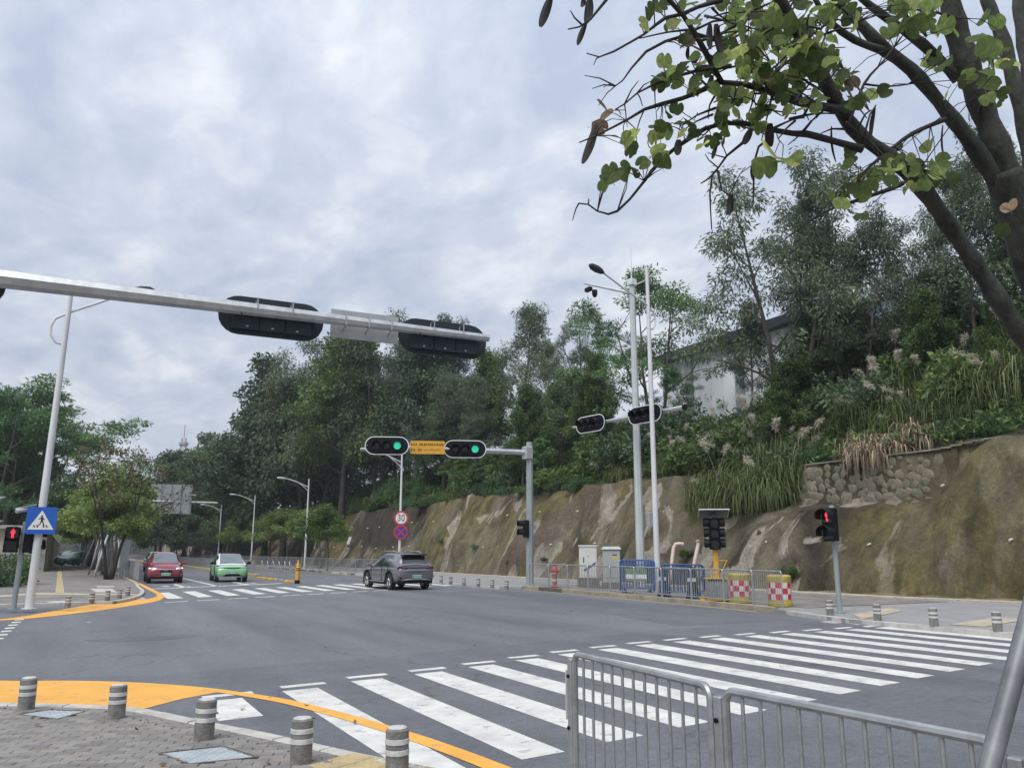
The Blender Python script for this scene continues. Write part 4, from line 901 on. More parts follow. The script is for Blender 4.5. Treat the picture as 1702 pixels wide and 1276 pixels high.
lg = 'white street lamps along the right kerb'
lamps = [(50.6, 662, 'white street lamp carrying the round 30 and no-stopping signs'), (74.5, 490, 'white street lamp behind the yellow warning post'), (99, 0, 'third white lamp of the right-hand row, over the yellowing trees'), (123, 0, 'fourth white lamp of the right-hand row'), (147, 0, 'fifth white lamp of the right-hand row'), (171, 0, 'sixth white lamp of the right-hand row'), (195, 0, 'seventh white lamp, far up the right-hand row'), (219, 0, 'smallest white lamp, at the far end of the right-hand row')]
for y, _, lab in lamps: lamp_small(lab, 18.95, y, 8.05, 1.15, lg)
def hook_lamp(label, x, y, H, ang, armL, m='pole_white', zarm=None, tilt=(0, 0)):
    t = thing('street_lamp', label, 'street lamp', (x, y, .1), ang); t.rotation_euler = (tilt[0], tilt[1], ang); za = zarm or H-.1
    b = MB(); b.tube([(0, 0, 0), (0, 0, .02)], [.2, .2], 12); b.tube([(0, 0, .02), (0, 0, H)], [.122, .075], 12); b.build('pole', m, t, True)
    b = MB(); pts = [(.0, 0, za-1.12)]+[(-.42*math.sin(a), 0, za-.66-.5*math.cos(a)) for a in [math.pi*.18*k for k in range(1, 5)]]+[(.1, 0, za-.05), (armL*.5, 0, za+.35), (armL, 0, za+.85)]
    b.tube(pts, .04, 8); b.build('arm', m, t, True)
    b = MB(); d = Vector((1, 0, .22)).normalized(); p = Vector((armL, 0, za+.85))
    b.tube([p-d*.05, p+d*.1, p+d*.35, p+d*.62, p+d*.75], [.05, .12, .16, .13, .05], 10); b.build('lamp_head', 'housing_back', t, True)
    return t
wp = G(1094, 984.5, .1); zt = HT(wp.x, wp.y, 449); hook_lamp('tall white lamp pole with a hooked arm in front of the blue barriers', wp.x, wp.y, zt, math.pi+.15, 2.6, zarm=zt-1.6)
lp = G(48, 1012, .09); zt2 = HT(lp.x, lp.y, 470); hl = hook_lamp('tall white lamp pole holding the blue pedestrian sign on the far left corner', lp.x, lp.y, zt2-.35, 0, 1.6, zarm=HT(lp.x, lp.y, 500)-.35, tilt=(0, R(.9)))
# ------------------------------------------------------------------ signs
def disc_sign(name, label, c, r, face, rim, ry=math.pi):
    t = thing(name, label, 'road sign', c, 0); b = MB(); b.lathe([(0, -.012), (r, -.012), (r, .012), (0, .012)], 32, axis='Y'); b.build('plate', rim, t, False)
    b = MB(); b.lathe([(r*.76, -.0135), (r*.76, -.016), (0, -.016)], 32, axis='Y'); b.build('face', face, t); b = MB(); b.box((0, .05, 0), (.3, .06, .05)); b.build('bracket', 'galv', t); return t
lx, ly = 18.95, 50.6; z30, zns = HT(lx, ly, 861), HT(lx, ly, 884)
t = disc_sign('speed_limit_sign', 'round red rimmed 30 speed limit sign on the street lamp', (lx, ly-.15, z30), .47, 'sign_white', 'sign_red'); t.rotation_euler[2] = R(-18)
o = link('number', text_mesh('30', .60, 'black_paint', .002), t, (0, -.02, 0), (math.pi/2, 0, 0), (.84, 1.05, 1))
t = disc_sign('no_stopping_sign', 'round blue and red no-stopping sign below the 30 sign', (lx, ly-.15, zns), .47, 'sign_navy', 'sign_red'); t.rotation_euler[2] = R(-18)
b = MB()
for a in (math.pi/4, -math.pi/4): b.box((0, -.018-.002*(a > 0), 0), (.74, .003, .09), rot=Matrix.Rotation(a, 3, 'Y'))
b.build('cross', 'sign_red', t)
zc, zb_ = HT(lp.x, lp.y, 845), HT(lp.x, lp.y, 885); sx = G(64, 1012, 0)
t = thing('pedestrian_crossing_sign', 'square blue pedestrian crossing sign clamped to the left white lamp pole', 'road sign', (lp.x+.06, lp.y-.2, (zc+zb_)/2), R(-6)); s = .385
b = MB(); b.bbox((0, 0, 0), (.03, .03, .03), .004); b = MB(); b.prism([(-s+.04, 0, -s), (s-.04, 0, -s), (s, 0, -s+.04), (s, 0, s-.04), (s-.04, 0, s), (-s+.04, 0, s), (-s, 0, s-.04), (-s, 0, -s+.04)], (0, .03, 0)); b.build('plate', 'sign_blue', t)
b = MB(); k = s*.86; b.prism([(-k, -.004, -k*.78), (k, -.004, -k*.78), (0, -.004, k*.88)], (0, .003, 0)); b.build('triangle', 'sign_white', t)
b = MB(); f = s/.5
def sp_(pts): b.prism([(x*f, -.008, z*f) for x, z in pts], (0, .003, 0))
sp_([(.035*math.cos(a)+.01, .165+.035*math.sin(a)) for a in [2*math.pi*i/12 for i in range(12)]])
sp_([(-.02, .125), (.05, .125), (.06, -.02), (-.015, -.02)]); sp_([(.045, .12), (.115, .03), (.095, .015), (.035, .08)]); sp_([(-.018, .12), (-.10, .045), (-.085, .028), (-.005, .085)])
sp_([(.015, -.02), (.06, -.02), (.105, -.14), (.13, -.215), (.10, -.215), (.07, -.15)]); sp_([(-.015, -.02), (.03, -.02), (-.01, -.12), (-.075, -.2), (-.10, -.185), (-.045, -.11)])
for q in range(5):
    if q == 2: continue
    x = -.2+.1*q; sp_([(x-.02, -.255), (x+.03, -.255), (x+.005-.02*(q < 2), -.165), (x-.035-.02*(q < 2), -.165)])
b.build('pedestrian_symbol', 'black_paint', t)
for q in (-.2, .2): b = MB(); b.box((-.06, .07, q), (.3, .1, .04)); b.build('bracket', 'galv', t)

# ------------------------------------------------------------------ traffic signal heads
def stadium(w, h, n=10): return [(w/2-h/2+h/2*math.cos(a), h/2*math.sin(a)) for a in [-math.pi/2+math.pi*i/n for i in range(n+1)]]+[(-w/2+h/2+h/2*math.cos(a), h/2*math.sin(a)) for a in [math.pi/2+math.pi*i/n for i in range(n+1)]]
def signal_head(parent, c, rz, lit=None, w=2.05, h=.86, rr=.17, dxs=(-.48, 0, .48), dark='lens_dark'):
    """horizontal three-lens head; faces local -Y"""
    b = MB(); o = stadium(w, h); b.prism([(x, 0, z) for x, z in o], (0, .05, 0)); b.bbox((0, .10, -.06), (w*.76, .11, h*.62), .03); hd = b.build('signal_head', 'housing_back', parent, loc=c, rot=(0, 0, rz))
    b = MB(); b.prism([(x, -.004, z) for x, z in stadium(w-.07, h-.07)], (0, .003, 0)); b.build('face', 'housing', hd)
    b = MB(); i_ = stadium(w-.075, h-.075); n = len(o)
    for k in range(n): q = (k+1) % n; b.add([(o[k][0], -.006, o[k][1]), (o[q][0], -.006, o[q][1]), (i_[q][0], -.006, i_[q][1]), (i_[k][0], -.006, i_[k][1])], [(0, 1, 2, 3)])
    b.build('border', 'rim_white', hd)
    for k, dx in enumerate(dxs):
        on = lit == k; b = MB(); b.lathe([(rr, -.012), (rr*.7, -.03), (0, -.04)], 18, (dx, 0, 0), 'Y'); b.build('lens', lit_m if on else ('lens_red_off' if k == 0 else dark), hd)
        b = MB(); b.lathe([(rr+.015, -.008), (rr+.02, -.36)], 16, (dx, 0, 0), 'Y', R(-15), R(195)); ob = b.build('visor', 'black_plastic', hd); md = ob.modifiers.new('thick', 'SOLIDIFY'); md.thickness = .012
    return hd
lit_m = 'green_lit'
def oct_tube(b, p0, p1, r0, r1): return b.tube([p0, p1], [r0, r1], 8)
def glyph(b, x, z, w, h, kind, rr, y=-.004):
    t = h*.15
    def st(x0, z0, x1, z1): b.box((x+(x0+x1)/2*w, y, z+(z0+z1)/2*h), (max(t, abs(x1-x0)*w), .003, max(t, abs(z1-z0)*h)))
    if kind:                                           # square character of a few strokes
        for q in (-.45, 0, .45): st(-.48, q, .48, q)
        for q in rr.sample((-.45, -.15, .15, .45), 2): st(q, -.48, q, .48)
    else:
        st(-.3, -.45, -.3, .45)
        if rr.random() < .6: st(-.3, rr.choice((-.45, 0, .45)), .35, rr.choice((-.45, 0, .45)))
# far mast: post on the island, arm to the left
mp0 = G(881, 972.5, .1); zp = HT(mp0.x, mp0.y, 738); za = HT(mp0.x, mp0.y, 752)
mast = thing('traffic_light_mast', 'grey traffic light mast with two green lit heads reaching over the road', 'traffic light', (mp0.x, mp0.y, .1))
b = MB(); b.tube([(0, 0, 0), (0, 0, .03)], .3, 8); oct_tube(b, (0, 0, .03), (0, 0, zp), .20, .165); b.build('pole', 'pole_grey', mast)
e0 = Vector((11.9-mp0.x, 36.5-mp0.y, za-.1+.05)); b = MB(); oct_tube(b, (-.05, 0, za-.1), e0, .135, .075); b.build('arm', 'galv_light', mast)
b = MB(); b.bbox((-.12, -.01, za-.12), (.42, .44, .62), .04); b.build('collar', 'galv_light', mast)
ad = (e0-Vector((0, 0, za-.1))).normalized(); arz = math.atan2(-ad.y, -ad.x)
def onarm(X): t = (X-mp0.x)/(e0.x); return Vector((0, 0, za-.1)).lerp(e0, t)
for X in (12.75, 16.45):
    signal_head(mast, onarm(X)+Vector((0, -.26, 0)), arz+R(-12), 2, dark='lens_dark')
nbd = MB(); nbd.box((0, 0, 0), (1.62, .05, .62)); pb = nbd.build('name_board', 'board_yellow', mast, loc=onarm(14.65)+Vector((0, -.24, 0)), rot=(0, 0, arz+R(-12)))
b = MB(); r2 = random.Random(3)
for i in range(16):
    if i == 3: continue
    glyph(b, -.74+.098*i, .14, .075, .10, 1, r2, -.028)
for i in range(5):
    if i == 2: continue
    glyph(b, -.74+.105*i, -.12, .08, .10, 1, r2, -.028)
for i in range(15): glyph(b, -.19+.056*i, -.12, .042, .085, 0, r2, -.028)
b.build('lettering', 'ink', pb)
# pedestrian head on the mast post seen side on
def ped_head(parent, c, rz, red=False, n=2, name='signal_head', hh=.9):
    w = .38; b = MB(); b.bbox((0, .11, 0), (w, .22, hh), .03); hd = b.build(name, 'housing', parent, loc=c, rot=(0, 0, rz))
    for k in range(n):
        z = hh*.25-(hh*.5)*k if n == 2 else hh*(.33-.33*k)
        b = MB(); b.box((0, -.006, z), (w*.78, .012, hh*.38)); b.build('lens', 'lens_dark', hd)
        b = MB(); b.lathe([(.19, .0), (.185, -.30)], 14, (0, 0, z), 'Y', R(-25), R(205)); ob = b.build('visor', 'black_plastic', hd); md = ob.modifiers.new('thick', 'SOLIDIFY'); md.thickness = .012
        if red and k == 0:
            b = MB(); f = .3
            def s_(pts): b.prism([(x*f, -.016, z+q*f) for x, q in pts], (0, .003, 0))
            s_([(.085*math.cos(a), .36+.085*math.sin(a)) for a in [2*math.pi*i/10 for i in range(10)]]); s_([(-.17, .26), (.17, .26), (.19, -.02), (.11, -.02), (.1, .12), (.1, -.45), (.02, -.45), (0, -.1), (-.02, -.45), (-.1, -.45), (-.1, .12), (-.11, -.02), (-.19, -.02)])
            b.build('red_figure', 'red_lit', hd)
    return hd
h0 = (mp0.x, mp0.y); zh = (HT(*h0, 865)+HT(*h0, 892))/2; ped_head(mast, (-.36, -.05, zh-.1), R(-100), n=2, hh=.82)
# near mast: its arm passes overhead, the heads show their backs
zn = 6.5; pa, pe = G(0, 463, zn), G(812, 562, zn-.0)
dirn = (pe-pa).normalized(); post = pa-dirn*6.2; nm = thing('traffic_light_mast', 'near galvanised mast arm overhead with the dark backs of its signal heads', 'traffic light', (post.x, post.y, ZS))
b = MB(); b.tube([(0, 0, 0), (0, 0, .03)], .34, 8); oct_tube(b, (0, 0, .03), (0, 0, zn+.4), .22, .18); b.build('pole', 'pole_grey', nm)
rel = lambda p: Vector((p.x-post.x, p.y-post.y, p.z-ZS))
b = MB(); oct_tube(b, (0, 0, zn-ZS), rel(pe), .235, .085); b.build('arm', 'galv_light', nm)
arz2 = math.atan2(dirn.y, dirn.x)
def narm(px): # point on arm under photo column px
    d = ray(px, lerp(463, 562, px/812)); t = (zn-EYE)/d[2]; return G(px, lerp(463, 562, px/812), zn)
for pxc, wd in ((457, 2.06), (744, 2.06), (-108, 2.06)):
    c = rel(narm(pxc)); hd = signal_head(nm, c+Vector((.0, .27, -.08)), arz2+math.pi, None, w=wd+.06, h=.80)
    for q in (-.35, .35): b = MB(); b.box((q, .24, .05), (.06, .24, .08)); b.tube([(q, .15, .03), (q, .15, .30), (q, .40, .30), (q, .40, .02)], .014, 6); b.build('bracket', 'galv', hd)
    for q in (-.26, .26): b = MB(); b.bbox((q, .16, -.06), (.02, .02, .46), .006); b.build('housing_seam', 'black_plastic', hd)
    for q in (-.5, 0, .5): b = MB(); b.bbox((q, .165, -.25), (.05, .03, .035), .008); b.build('latch', 'galv', hd)
    b = MB(); b.tube([(.55, .15, -.02), (.58, .26, -.14), (.66, .33, -.02), (.68, .33, .1)], .012, 6); b.build('cable', 'rubber', hd)
b = MB(); b.box((0, 0, 0), (1.50, .03, .62)); pb = b.build('name_board', 'board_grey', nm, loc=rel(narm(612))+Vector((0, .22, -.02)), rot=(0, 0, arz2))
for q in (-.5, 0, .5): b = MB(); b.tube([(q, -.02, .16), (q, -.34, .14), (q, -.36, -.10), (q, -.02, -.16)], .014, 6); b.build('clamp_strap', 'galv', pb)
# the tall pole with cameras and a cross arm with two dark heads
bp_ = G(1066, 977, .11); zt = HT(bp_.x, bp_.y, 468); zarm = HT(bp_.x, bp_.y, 697)
cp = thing('camera_pole', 'tall grey octagonal pole with cameras on top and two dark signal heads on its arm', 'traffic light', (bp_.x, bp_.y, .11))
b = MB(); b.tube([(0, 0, 0), (0, 0, .03)], .32, 8); oct_tube(b, (0, 0, .03), (0, 0, zt), .20, .13); b.build('pole', 'pole_pale', cp)
ea, eb = G(962, 711, zarm), G(1146, 678, zarm); off = Vector((bp_.x, bp_.y, .11)); b = MB(); b.tube([ea-off+Vector((-.32, 0, 0)), eb-off+Vector((-.32, 0, 0))], [.06, .11], 8); b.build('arm', 'galv_light', cp)
for pxc, r0 in ((997, 704), (1088, 688)):
    q = G(pxc, r0, zarm)-off+Vector((-.55, 0, -.05)); hd = signal_head(cp, q, math.atan2((ea-eb).y, (ea-eb).x)+math.pi, None, w=2.0, h=.8)
b = MB(); b.tube([eb-off+Vector((-.32, -.02, 0)), eb-off+Vector((-.32, -.1, 0))], .13, 8); b.build('arm_end_cap', 'black_plastic', cp)
b = MB(); b.tube([(0, 0, zt-.7), (-1.9, 1.2, zt-.15)], [.08, .05], 8); b.tube([(0, 0, zt), (0, 0, zt+1.6)], [.03, .012], 6); b.tube([(0, 0, zt-.35), (.3, -.55, zt-.2), (.55, -1.0, zt+.1)], .03, 6); b.build('camera_arm', 'pole_white', cp, True)
b = MB(); b.bbox((0, 0, zt-.15), (.36, .36, .3), .04); b.build('collar', 'pole_white', cp)
b = MB(); b.bbox((-1.75, 1.1, zt-.45), (.22, .42, .18), .03); b.lathe([(.13, .0), (.13, -.22), (.07, -.34), (0, -.36)], 12, (-1.5, .95, zt-.5)); b.build('camera', 'housing', cp)
zb2 = HT(bp_.x, bp_.y, 867); b = MB(); b.bbox((.42, -.25, zb2), (.34, .3, .62), .02); b.build('control_box', 'cabinet_grey', cp)
# pedestrian signals on short poles
def ped_pole(label, base, H, rz, red, tilt=0.0, m='pole_grey', r=.075):
    t = thing('pedestrian_signal', label, 'pedestrian signal', base); t.rotation_euler = (0, tilt, 0); b = MB(); b.tube([(0, 0, 0), (0, 0, .02)], .15, 12); b.tube([(0, 0, .02), (0, 0, H)], r, 12); b.build('pole', m, t, True); return t
pr = G(1396, 1018, .11); zr = HT(pr.x, pr.y, 840); t = ped_pole('pedestrian signal with a red standing figure on a grey pole across the zebra crossing', pr, zr-.1, 0, True, r=.068)
dcam = math.atan2(-pr.y, -pr.x); ped_head(t, (-.26, -.05, zr-.62), R(-80), True, 2, hh=.88)
pl = G(22, 1012, .09); zl = HT(pl.x, pl.y, 866); t = ped_pole('pedestrian signal with a glowing red figure on the far left corner', pl, zl-.1, 0, True, tilt=R(1.3))
ped_head(t, (-.28, -.06, zl-.62), R(4), True, 2, hh=.72); ped_head(t, (.26, -.02, zl-.62), R(80), False, 2, hh=.72)
cc = thing('street_camera', 'white bullet camera mounted above the left pedestrian signal', 'camera', (pl.x+.1, pl.y-.05, HT(pl.x, pl.y, 860)))
b = MB(); b.tube([(-.32, -.1, .18), (.12, .05, .30)], [.075, .08], 10); b.build('body', 'panel_white', cc, True); b = MB(); b.box((-.08, -.02, .32), (.55, .2, .02), rot=Matrix.Rotation(-.25, 3, 'Y')); b.build('sun_shield', 'panel_white', cc)
b = MB(); b.tube([(.05, .03, .2), (.05, .03, -.1)], .035, 8); b.lathe([(.1, 0), (.1, -.1), (.05, -.18), (0, -.19)], 12, (.05, .03, -.02)); b.build('mount', 'galv_light', cc, True)
# vertical three-lens head at the left edge
ps = G(-88, 1016, .09); t = thing('traffic_light', 'vertical traffic light at the left edge showing only its pale topped visors', 'traffic light', ps)
b = MB(); b.tube([(0, 0, 0), (0, 0, 4.4)], .09, 12); b.build('pole', 'pole_grey', t, True)
b = MB(); b.bbox((.22, 0, 3.5), (.3, .5, 2.1), .04); b.build('signal_head', 'housing', t)
for row in (822, 862):
    z = HT(ps.x, ps.y, row)-.1; b = MB(); b.prism([(.37, -.24, z-.28), (.37, .24, z-.28), (.37, .24, z+.02), (.37, -.24, z+.02)], (.005, 0, 0)); b.add([(.37, -.26, z), (1.05, -.22, z-.02), (1.05, .22, z-.02), (.37, .26, z), (.37, -.26, z-.42), (.37, .26, z-.42)], [(0, 1, 2, 3), (0, 4, 1), (3, 2, 5)])
    ob = b.build('visor', 'galv_light', t); md = ob.modifiers.new('thick', 'SOLIDIFY'); md.thickness = .012

# ------------------------------------------------------------------ street furniture on the island
def IS(px, row, back=.3):
    p = G(px, row, .12); k = 1+back/math.hypot(p.x, p.y); return Vector((p.x*k, p.y*k, .12))
t = thing('control_cabinet', 'white metal cabinet with a blue diagonal stripe on a brick plinth', 'cabinet', IS(978, 977), R(-32))
b = MB(); b.bbox((0, 0, .22), (.95, .8, .44), .01); b.build('plinth', 'plinth_brick', t)
b = MB(); b.bbox((0, 0, 1.12), (.78, .62, 1.34), .012); b.build('body', 'cabinet_cream', t); b = MB(); b.bbox((0, 0, 1.82), (.84, .68, .06), .012); b.build('lid', 'cabinet_cream', t)
b = MB(); b.box((.05, -.313, 1.12), (.62, .012, 1.2)); d = b.build('door', 'cabinet_cream', t); b = MB(); b.box((-.2, -.33, 1.22), (.03, .02, .22)); b.build('handle', 'black_plastic', d)
b = MB(); b.prism([(-.22, -.322, .78), (-.16, -.322, .7), (.33, -.322, 1.02), (.33, -.322, 1.13)], (0, .002, 0)); b.build('blue_stripe', 'stripe_blue', d)
b = MB(); b.prism([(-.04, -.322, 1.33), (.06, -.322, 1.33), (.01, -.322, 1.45)], (0, .002, 0)); b.build('emblem', 'board_grey', d)
t = thing('control_cabinet', 'grey metal cabinet with a yellow warning label and sloping lid', 'cabinet', IS(1017, 978), R(-32))
b = MB(); b.bbox((0, 0, .14), (.86, .72, .28), .01); b.build('plinth', 'plinth_brick', t); b = MB(); b.bbox((0, 0, .98), (.76, .62, 1.4), .012); b.build('body', 'cabinet_grey', t)
b = MB(); b.box((0, 0, 1.73), (.88, .74, .12), taper=.78); b.build('lid', 'board_grey', t); b = MB(); b.box((.04, -.313, .98), (.62, .012, 1.24)); d = b.build('door', 'cabinet_grey', t)
b = MB(); b.box((.14, -.322, 1.43), (.2, .004, .035)); b.build('plate', 'black_plastic', d); b = MB(); b.prism([(.06, -.322, 1.25), (.22, -.322, 1.25), (.22, -.322, 1.38), (.06, -.322, 1.38)], (0, .002, 0)); b.build('warning_label', 'warn_yellow', d)
b = MB()
for q in range(6): b.box((-.2+.09*q, -.322, .45), (.06, .004, .02))
b.build('vent', 'black_plastic', d)
hp = G(906, 976.5, .11); t = thing('fire_hydrant', 'small red fire hydrant standing behind the guard fence', 'hydrant', (hp.x+.5, hp.y, .11))
b = MB(); b.lathe([(.17, 0), (.17, .04), (.1, .06), (.095, .55), (.12, .58), (.12, .64), (.14, .68), (.14, .8), (.1, .88), (.05, .93), (.05, .99), (0, 1.0)], 16); b.build('body', 'hydrant_red', t, True)
b = MB(); b.tube([(-.22, 0, .72), (.22, 0, .72)], .06, 10); b.tube([(0, -.2, .6), (0, 0, .6)], .075, 10); b.build('outlet', 'hydrant_red', t, True); b = MB(); b.lathe([(.101, .28), (.104, .29), (.104, .36), (.101, .37)], 16); b.lathe([(.125, .6), (.128, .61), (.128, .63), (.125, .64)], 16); b.build('white_band', 'drum_white', t)
# blue steel crowd barriers leaning together
def blue_barrier(label, x, y, rz, lean, L, h, green, group, m='blue_paint'):
    t = thing('crowd_barrier', label, 'barrier', (x, y, .12), rz, group); t.rotation_euler = (lean, 0, rz); r = .13; b = MB()
    pts = [(-L/2, 0, .08), (-L/2, 0, h-r)]+[(-L/2+r-r*math.cos(a), 0, h-r+r*math.sin(a)) for a in [math.pi/2*k/4 for k in range(1, 5)]]+[(L/2-r+r*math.sin(a), 0, h-r+r*math.cos(a)) for a in [math.pi/2*k/4 for k in range(0, 5)]]+[(L/2, 0, .08)]
    b.tube(pts, .024, 8); b.tube([(-L/2, 0, .18), (L/2, 0, .18)], .018, 6); b.tube([(-L/2, 0, h*.86), (L/2, 0, h*.86)], .016, 6); b.build('frame', m, t, True)
    q = MB(); q.tube([(0, 0, .18), (0, 0, h-.02)], .011, 6, False); me = q.mesh('bar', m, True)
    for k in range(1, 11): link('bar', me, t, (-L/2+L*k/11, 0, 0))
    for s in (-1, 1):
        q = MB(); q.tube([(s*L*.36, -.28, .03), (s*L*.4, 0, .16), (s*L*.36, .28, .03)], .018, 6); q.build('foot', m, t, True)
    if green:
        q = MB(); q.box((0, -.022, h*.55), (L*.62, .012, h*.38)); q.build('panel', 'panel_green', t); q = MB(); q.box((0, -.03, h*.5), (L*.62, .01, h*.13)); q.build('white_strip', 'panel_white', t)
    return t
bg_ = 'blue crowd barriers stacked on the island'
for k, (dx, dy, lab, gr) in enumerate(((0, 0, 'front blue crowd barrier of the stack, with a green panel and white strip', 1), (.16, .16, 'second blue crowd barrier, half hidden behind the front one', 0), (.30, .34, 'third blue crowd barrier in the stack by the lamp pole', 0), (.46, .50, 'rearmost blue crowd barrier of the stack', 0))):
    q0 = IS(1058, 986, .2); blue_barrier(lab, q0.x+dx, q0.y+dy, R(-52)+.05*k, R(-5), 1.32, 1.25, gr, bg_)
# dark blue barriers: upright plastic boards wrapped in blue, behind the fence
for k, (u, lab) in enumerate(((0, 'front dark blue traffic barrier right of the white lamp pole'), (.28, 'second dark blue traffic barrier, leaning behind the front one'), (.56, 'rear dark blue traffic barrier near the pink pipes'))):
    q0 = IS(1138, 993, .2); blue_barrier(lab, q0.x+u*.7, q0.y+u, R(-52)+.04*k, R(4), 1.45, 1.12, 0, 'dark blue barriers stacked right of the lamp pole', 'blue_paint' if k != 1 else 'navy_plastic')
for k, (dx, dy) in enumerate(((-.35, .62), (.36, -.60))):
    t = thing('water_barrier', ('navy plastic barrier block at the left of the dark barrier stack', 'navy plastic barrier block at the right of the dark barrier stack')[k], 'barrier', (IS((1104, 1152)[k], (991, 994)[k], .1)), R(-52)); b = MB()
    b.bbox((0, 0, .08), (.42, .4, .16), .04); b.box((0, 0, .58), (.34, .28, .84), taper=.72); b.build('body', 'navy_plastic', t); b = MB(); b.bbox((0, 0, 1.02), (.22, .2, .06), .02); b.build('cap', 'black_plastic', t)
    b = MB(); b.box((0, -.137, .62), (.28, .01, .12)); b.build('reflective_band', 'panel_white', t)
for k, (p0, p1, hook) in enumerate((((1112, 958), (1120, 909), True), ((1146, 956), (1160, 907), False))):
    a = IS((1110, 1143)[k], 992, 1.2); top = Vector(AT(p1[0], p1[1], math.hypot(a.x, a.y)+.25))
    t = thing('drain_pipe', ('pale pink plastic pipe with a bent top leaning on the slope side of the barriers', 'straight pale pink plastic pipe leaning beside the bent one')[k], 'pipe', a); b = MB(); pts = [(0, 0, 0), tuple(top-a)]
    if hook: pts += [tuple(top-a+Vector((.06, -.02, .1))), tuple(top-a+Vector((.2, -.1, .13))), tuple(top-a+Vector((.3, -.15, .1)))]
    else: pts += [tuple(top-a+Vector((.03, 0, .08)))]
    b.tube(pts, .07, 12); b.build('pipe', 'pipe_pink', t, True); b = MB(); q = Vector(pts[-1])-Vector(pts[-2]); b.tube([Vector(pts[-1])-q*.2, Vector(pts[-1])+q*.12], .082, 12); b.build('socket', 'pipe_pink', t, True)
# mobile solar signal
sp = IS(1193, 999, .45); t = thing('mobile_traffic_signal', 'yellow mobile solar traffic signal with a black head under a tilted panel', 'traffic light', sp, R(-38))
zz = lambda row: HT(sp.x, sp.y, row)-.12
b = MB(); b.box((0, 0, .36), (.9, .8, .64), taper=.62); b.box((0, 0, .06), (1.15, 1.0, .06)); b.build('base', 'machine_yellow', t)
b = MB(); b.add([(-.46, -.47, .1), (.46, -.47, .1), (.30, -.285, .66), (-.30, -.285, .66)], [(0, 1, 2, 3)]); ob = b.build('side_plate', 'steel_plate', t); ob.modifiers.new('thick', 'SOLIDIFY').thickness = .02
b = MB(); b.bbox((0, 0, .71), (.8, .7, .03), .005); b.build('deck', 'machine_yellow', t); b = MB(); b.bbox((0, 0, (zz(912)+.72)/2), (.16, .16, zz(912)-.72), .015); b.tube([(.1, 0, .75), (.34, 0, 1.25), (.34, 0, 1.3)], .02, 6); b.tube([(.02, 0, 1.28), (.38, 0, 1.28)], .02, 6); b.build('mast', 'machine_yellow', t)
z0, z1 = zz(913), zz(861); dz = (z1-z0)/3
b = MB(); b.bbox((0, 0, (z0+z1)/2), (.34, .34, z1-z0), .03); hd = b.build('signal_head', 'housing', t)
for k in range(3):
    for a in range(4):
        z = z0+dz*(k+.5); rz = a*math.pi/2; b = MB(); b.lathe([(.155, -.175), (.14, -.185), (0, -.19)], 14, (0, 0, z), 'Y'); o = b.build('lens', 'lens_dark', hd, rot=(0, 0, rz)); b = MB(); b.lathe([(.17, -.16), (.175, -.34)], 14, (0, 0, z), 'Y', R(-35), R(215)); o = b.build('visor', 'black_plastic', hd, rot=(0, 0, rz)); o.modifiers.new('thick', 'SOLIDIFY').thickness = .01
b = MB(); b.tube([(0, 0, z1), (0, 0, z1+.12)], .05, 8); b.build('panel_mount', 'steel_plate', t)
sr = Matrix.Rotation(R(-14), 3, 'X'); b = MB(); b.box((0, .05, z1+.17), (1.0, .9, .035), rot=sr); pn = b.build('solar_panel', 'galv_light', t); b = MB(); b.box((0, .055, z1+.192), (.94, .84, .006), rot=sr); b.build('cells', 'solar_cell', pn); b = MB(); b.box((0, .05, z1+.149), (.94, .84, .006), rot=sr); b.build('underside', 'steel_plate', pn)
# crash drums
def drum(label, p, rz):
    t = thing('crash_drum', label, 'traffic drum', p, rz, 'yellow crash drums with red and white checks'); r = .35; b = MB()
    b.lathe([(0, 0), (r*.98, 0), (r, .03), (r, .1), (r*.965, .16), (r*.965, .70), (r, .74), (r, .86), (r*.93, .885), (r*.5, .89), (0, .89)], 28); b.build('body', 'drum_yellow', t, True, 40)
    for row in range(3):
        for k in range(12):
            a0, a1 = 2*math.pi*k/12+.002, 2*math.pi*(k+1)/12-.002; z0, z1 = .19+.165*row, .19+.165*(row+1)-.003
            b = MB(); b.lathe([(r*.968, z0), (r*.972, z0+.004), (r*.972, z1-.004), (r*.968, z1)], 3, (0, 0, 0), 'Z', a0, a1); b.build('check', 'drum_red' if (row+k) % 2 else 'drum_white', t)
    b = MB(); b.lathe([(r*.90, .887), (r*.88, .90), (0, .905)], 24); b.build('lid', 'pale_yellow', t); return t
d1 = G(1230, 1002, .12); d2 = G(1299, 1008, .12)
drum('yellow crash drum with red and white checks beside the solar signal', IS(1231, 1002, .36), .2); drum('yellow crash drum with red and white checks at the end of the island fence', IS(1297, 1008, .36), 1.0)
# overhead direction sign far up the left side
gs = thing('overhead_sign', 'grey back of a large direction board on a white arm above the left trees', 'road sign', (3.0, 104, .1)); z1 = HT(3, 104, 830)
b = MB(); b.tube([(0, 0, 0), (0, 0, z1+1.2)], [.2, .16], 12); b.build('pole', 'pole_white', gs, True); xe = AT(320, 830, 104); b = MB(); b.tube([(0, 0, z1-.1), (12.6, .5, z1-.1)], [.14, .1], 8); b.tube([(0, 0, z1+.75), (10, .5, z1+.75)], [.1, .07], 8); b.build('arm', 'pole_white', gs, True)
pm = MB(); pm.bbox((0, 0, 0), (1.12, .05, 1.12), .01); pm_ = pm.mesh('sign_panel', 'board_grey')
for i in range(4):
    for j in range(3): link('sign_panel', pm_, gs, (5.6+1.15*i, .25, z1-.95+1.15*j))
b = MB()
for i in range(5): b.box((5.2+1.05*i, .17, z1+.2), (.06, .06, 3.5))
b.build('rib', 'galv', gs)
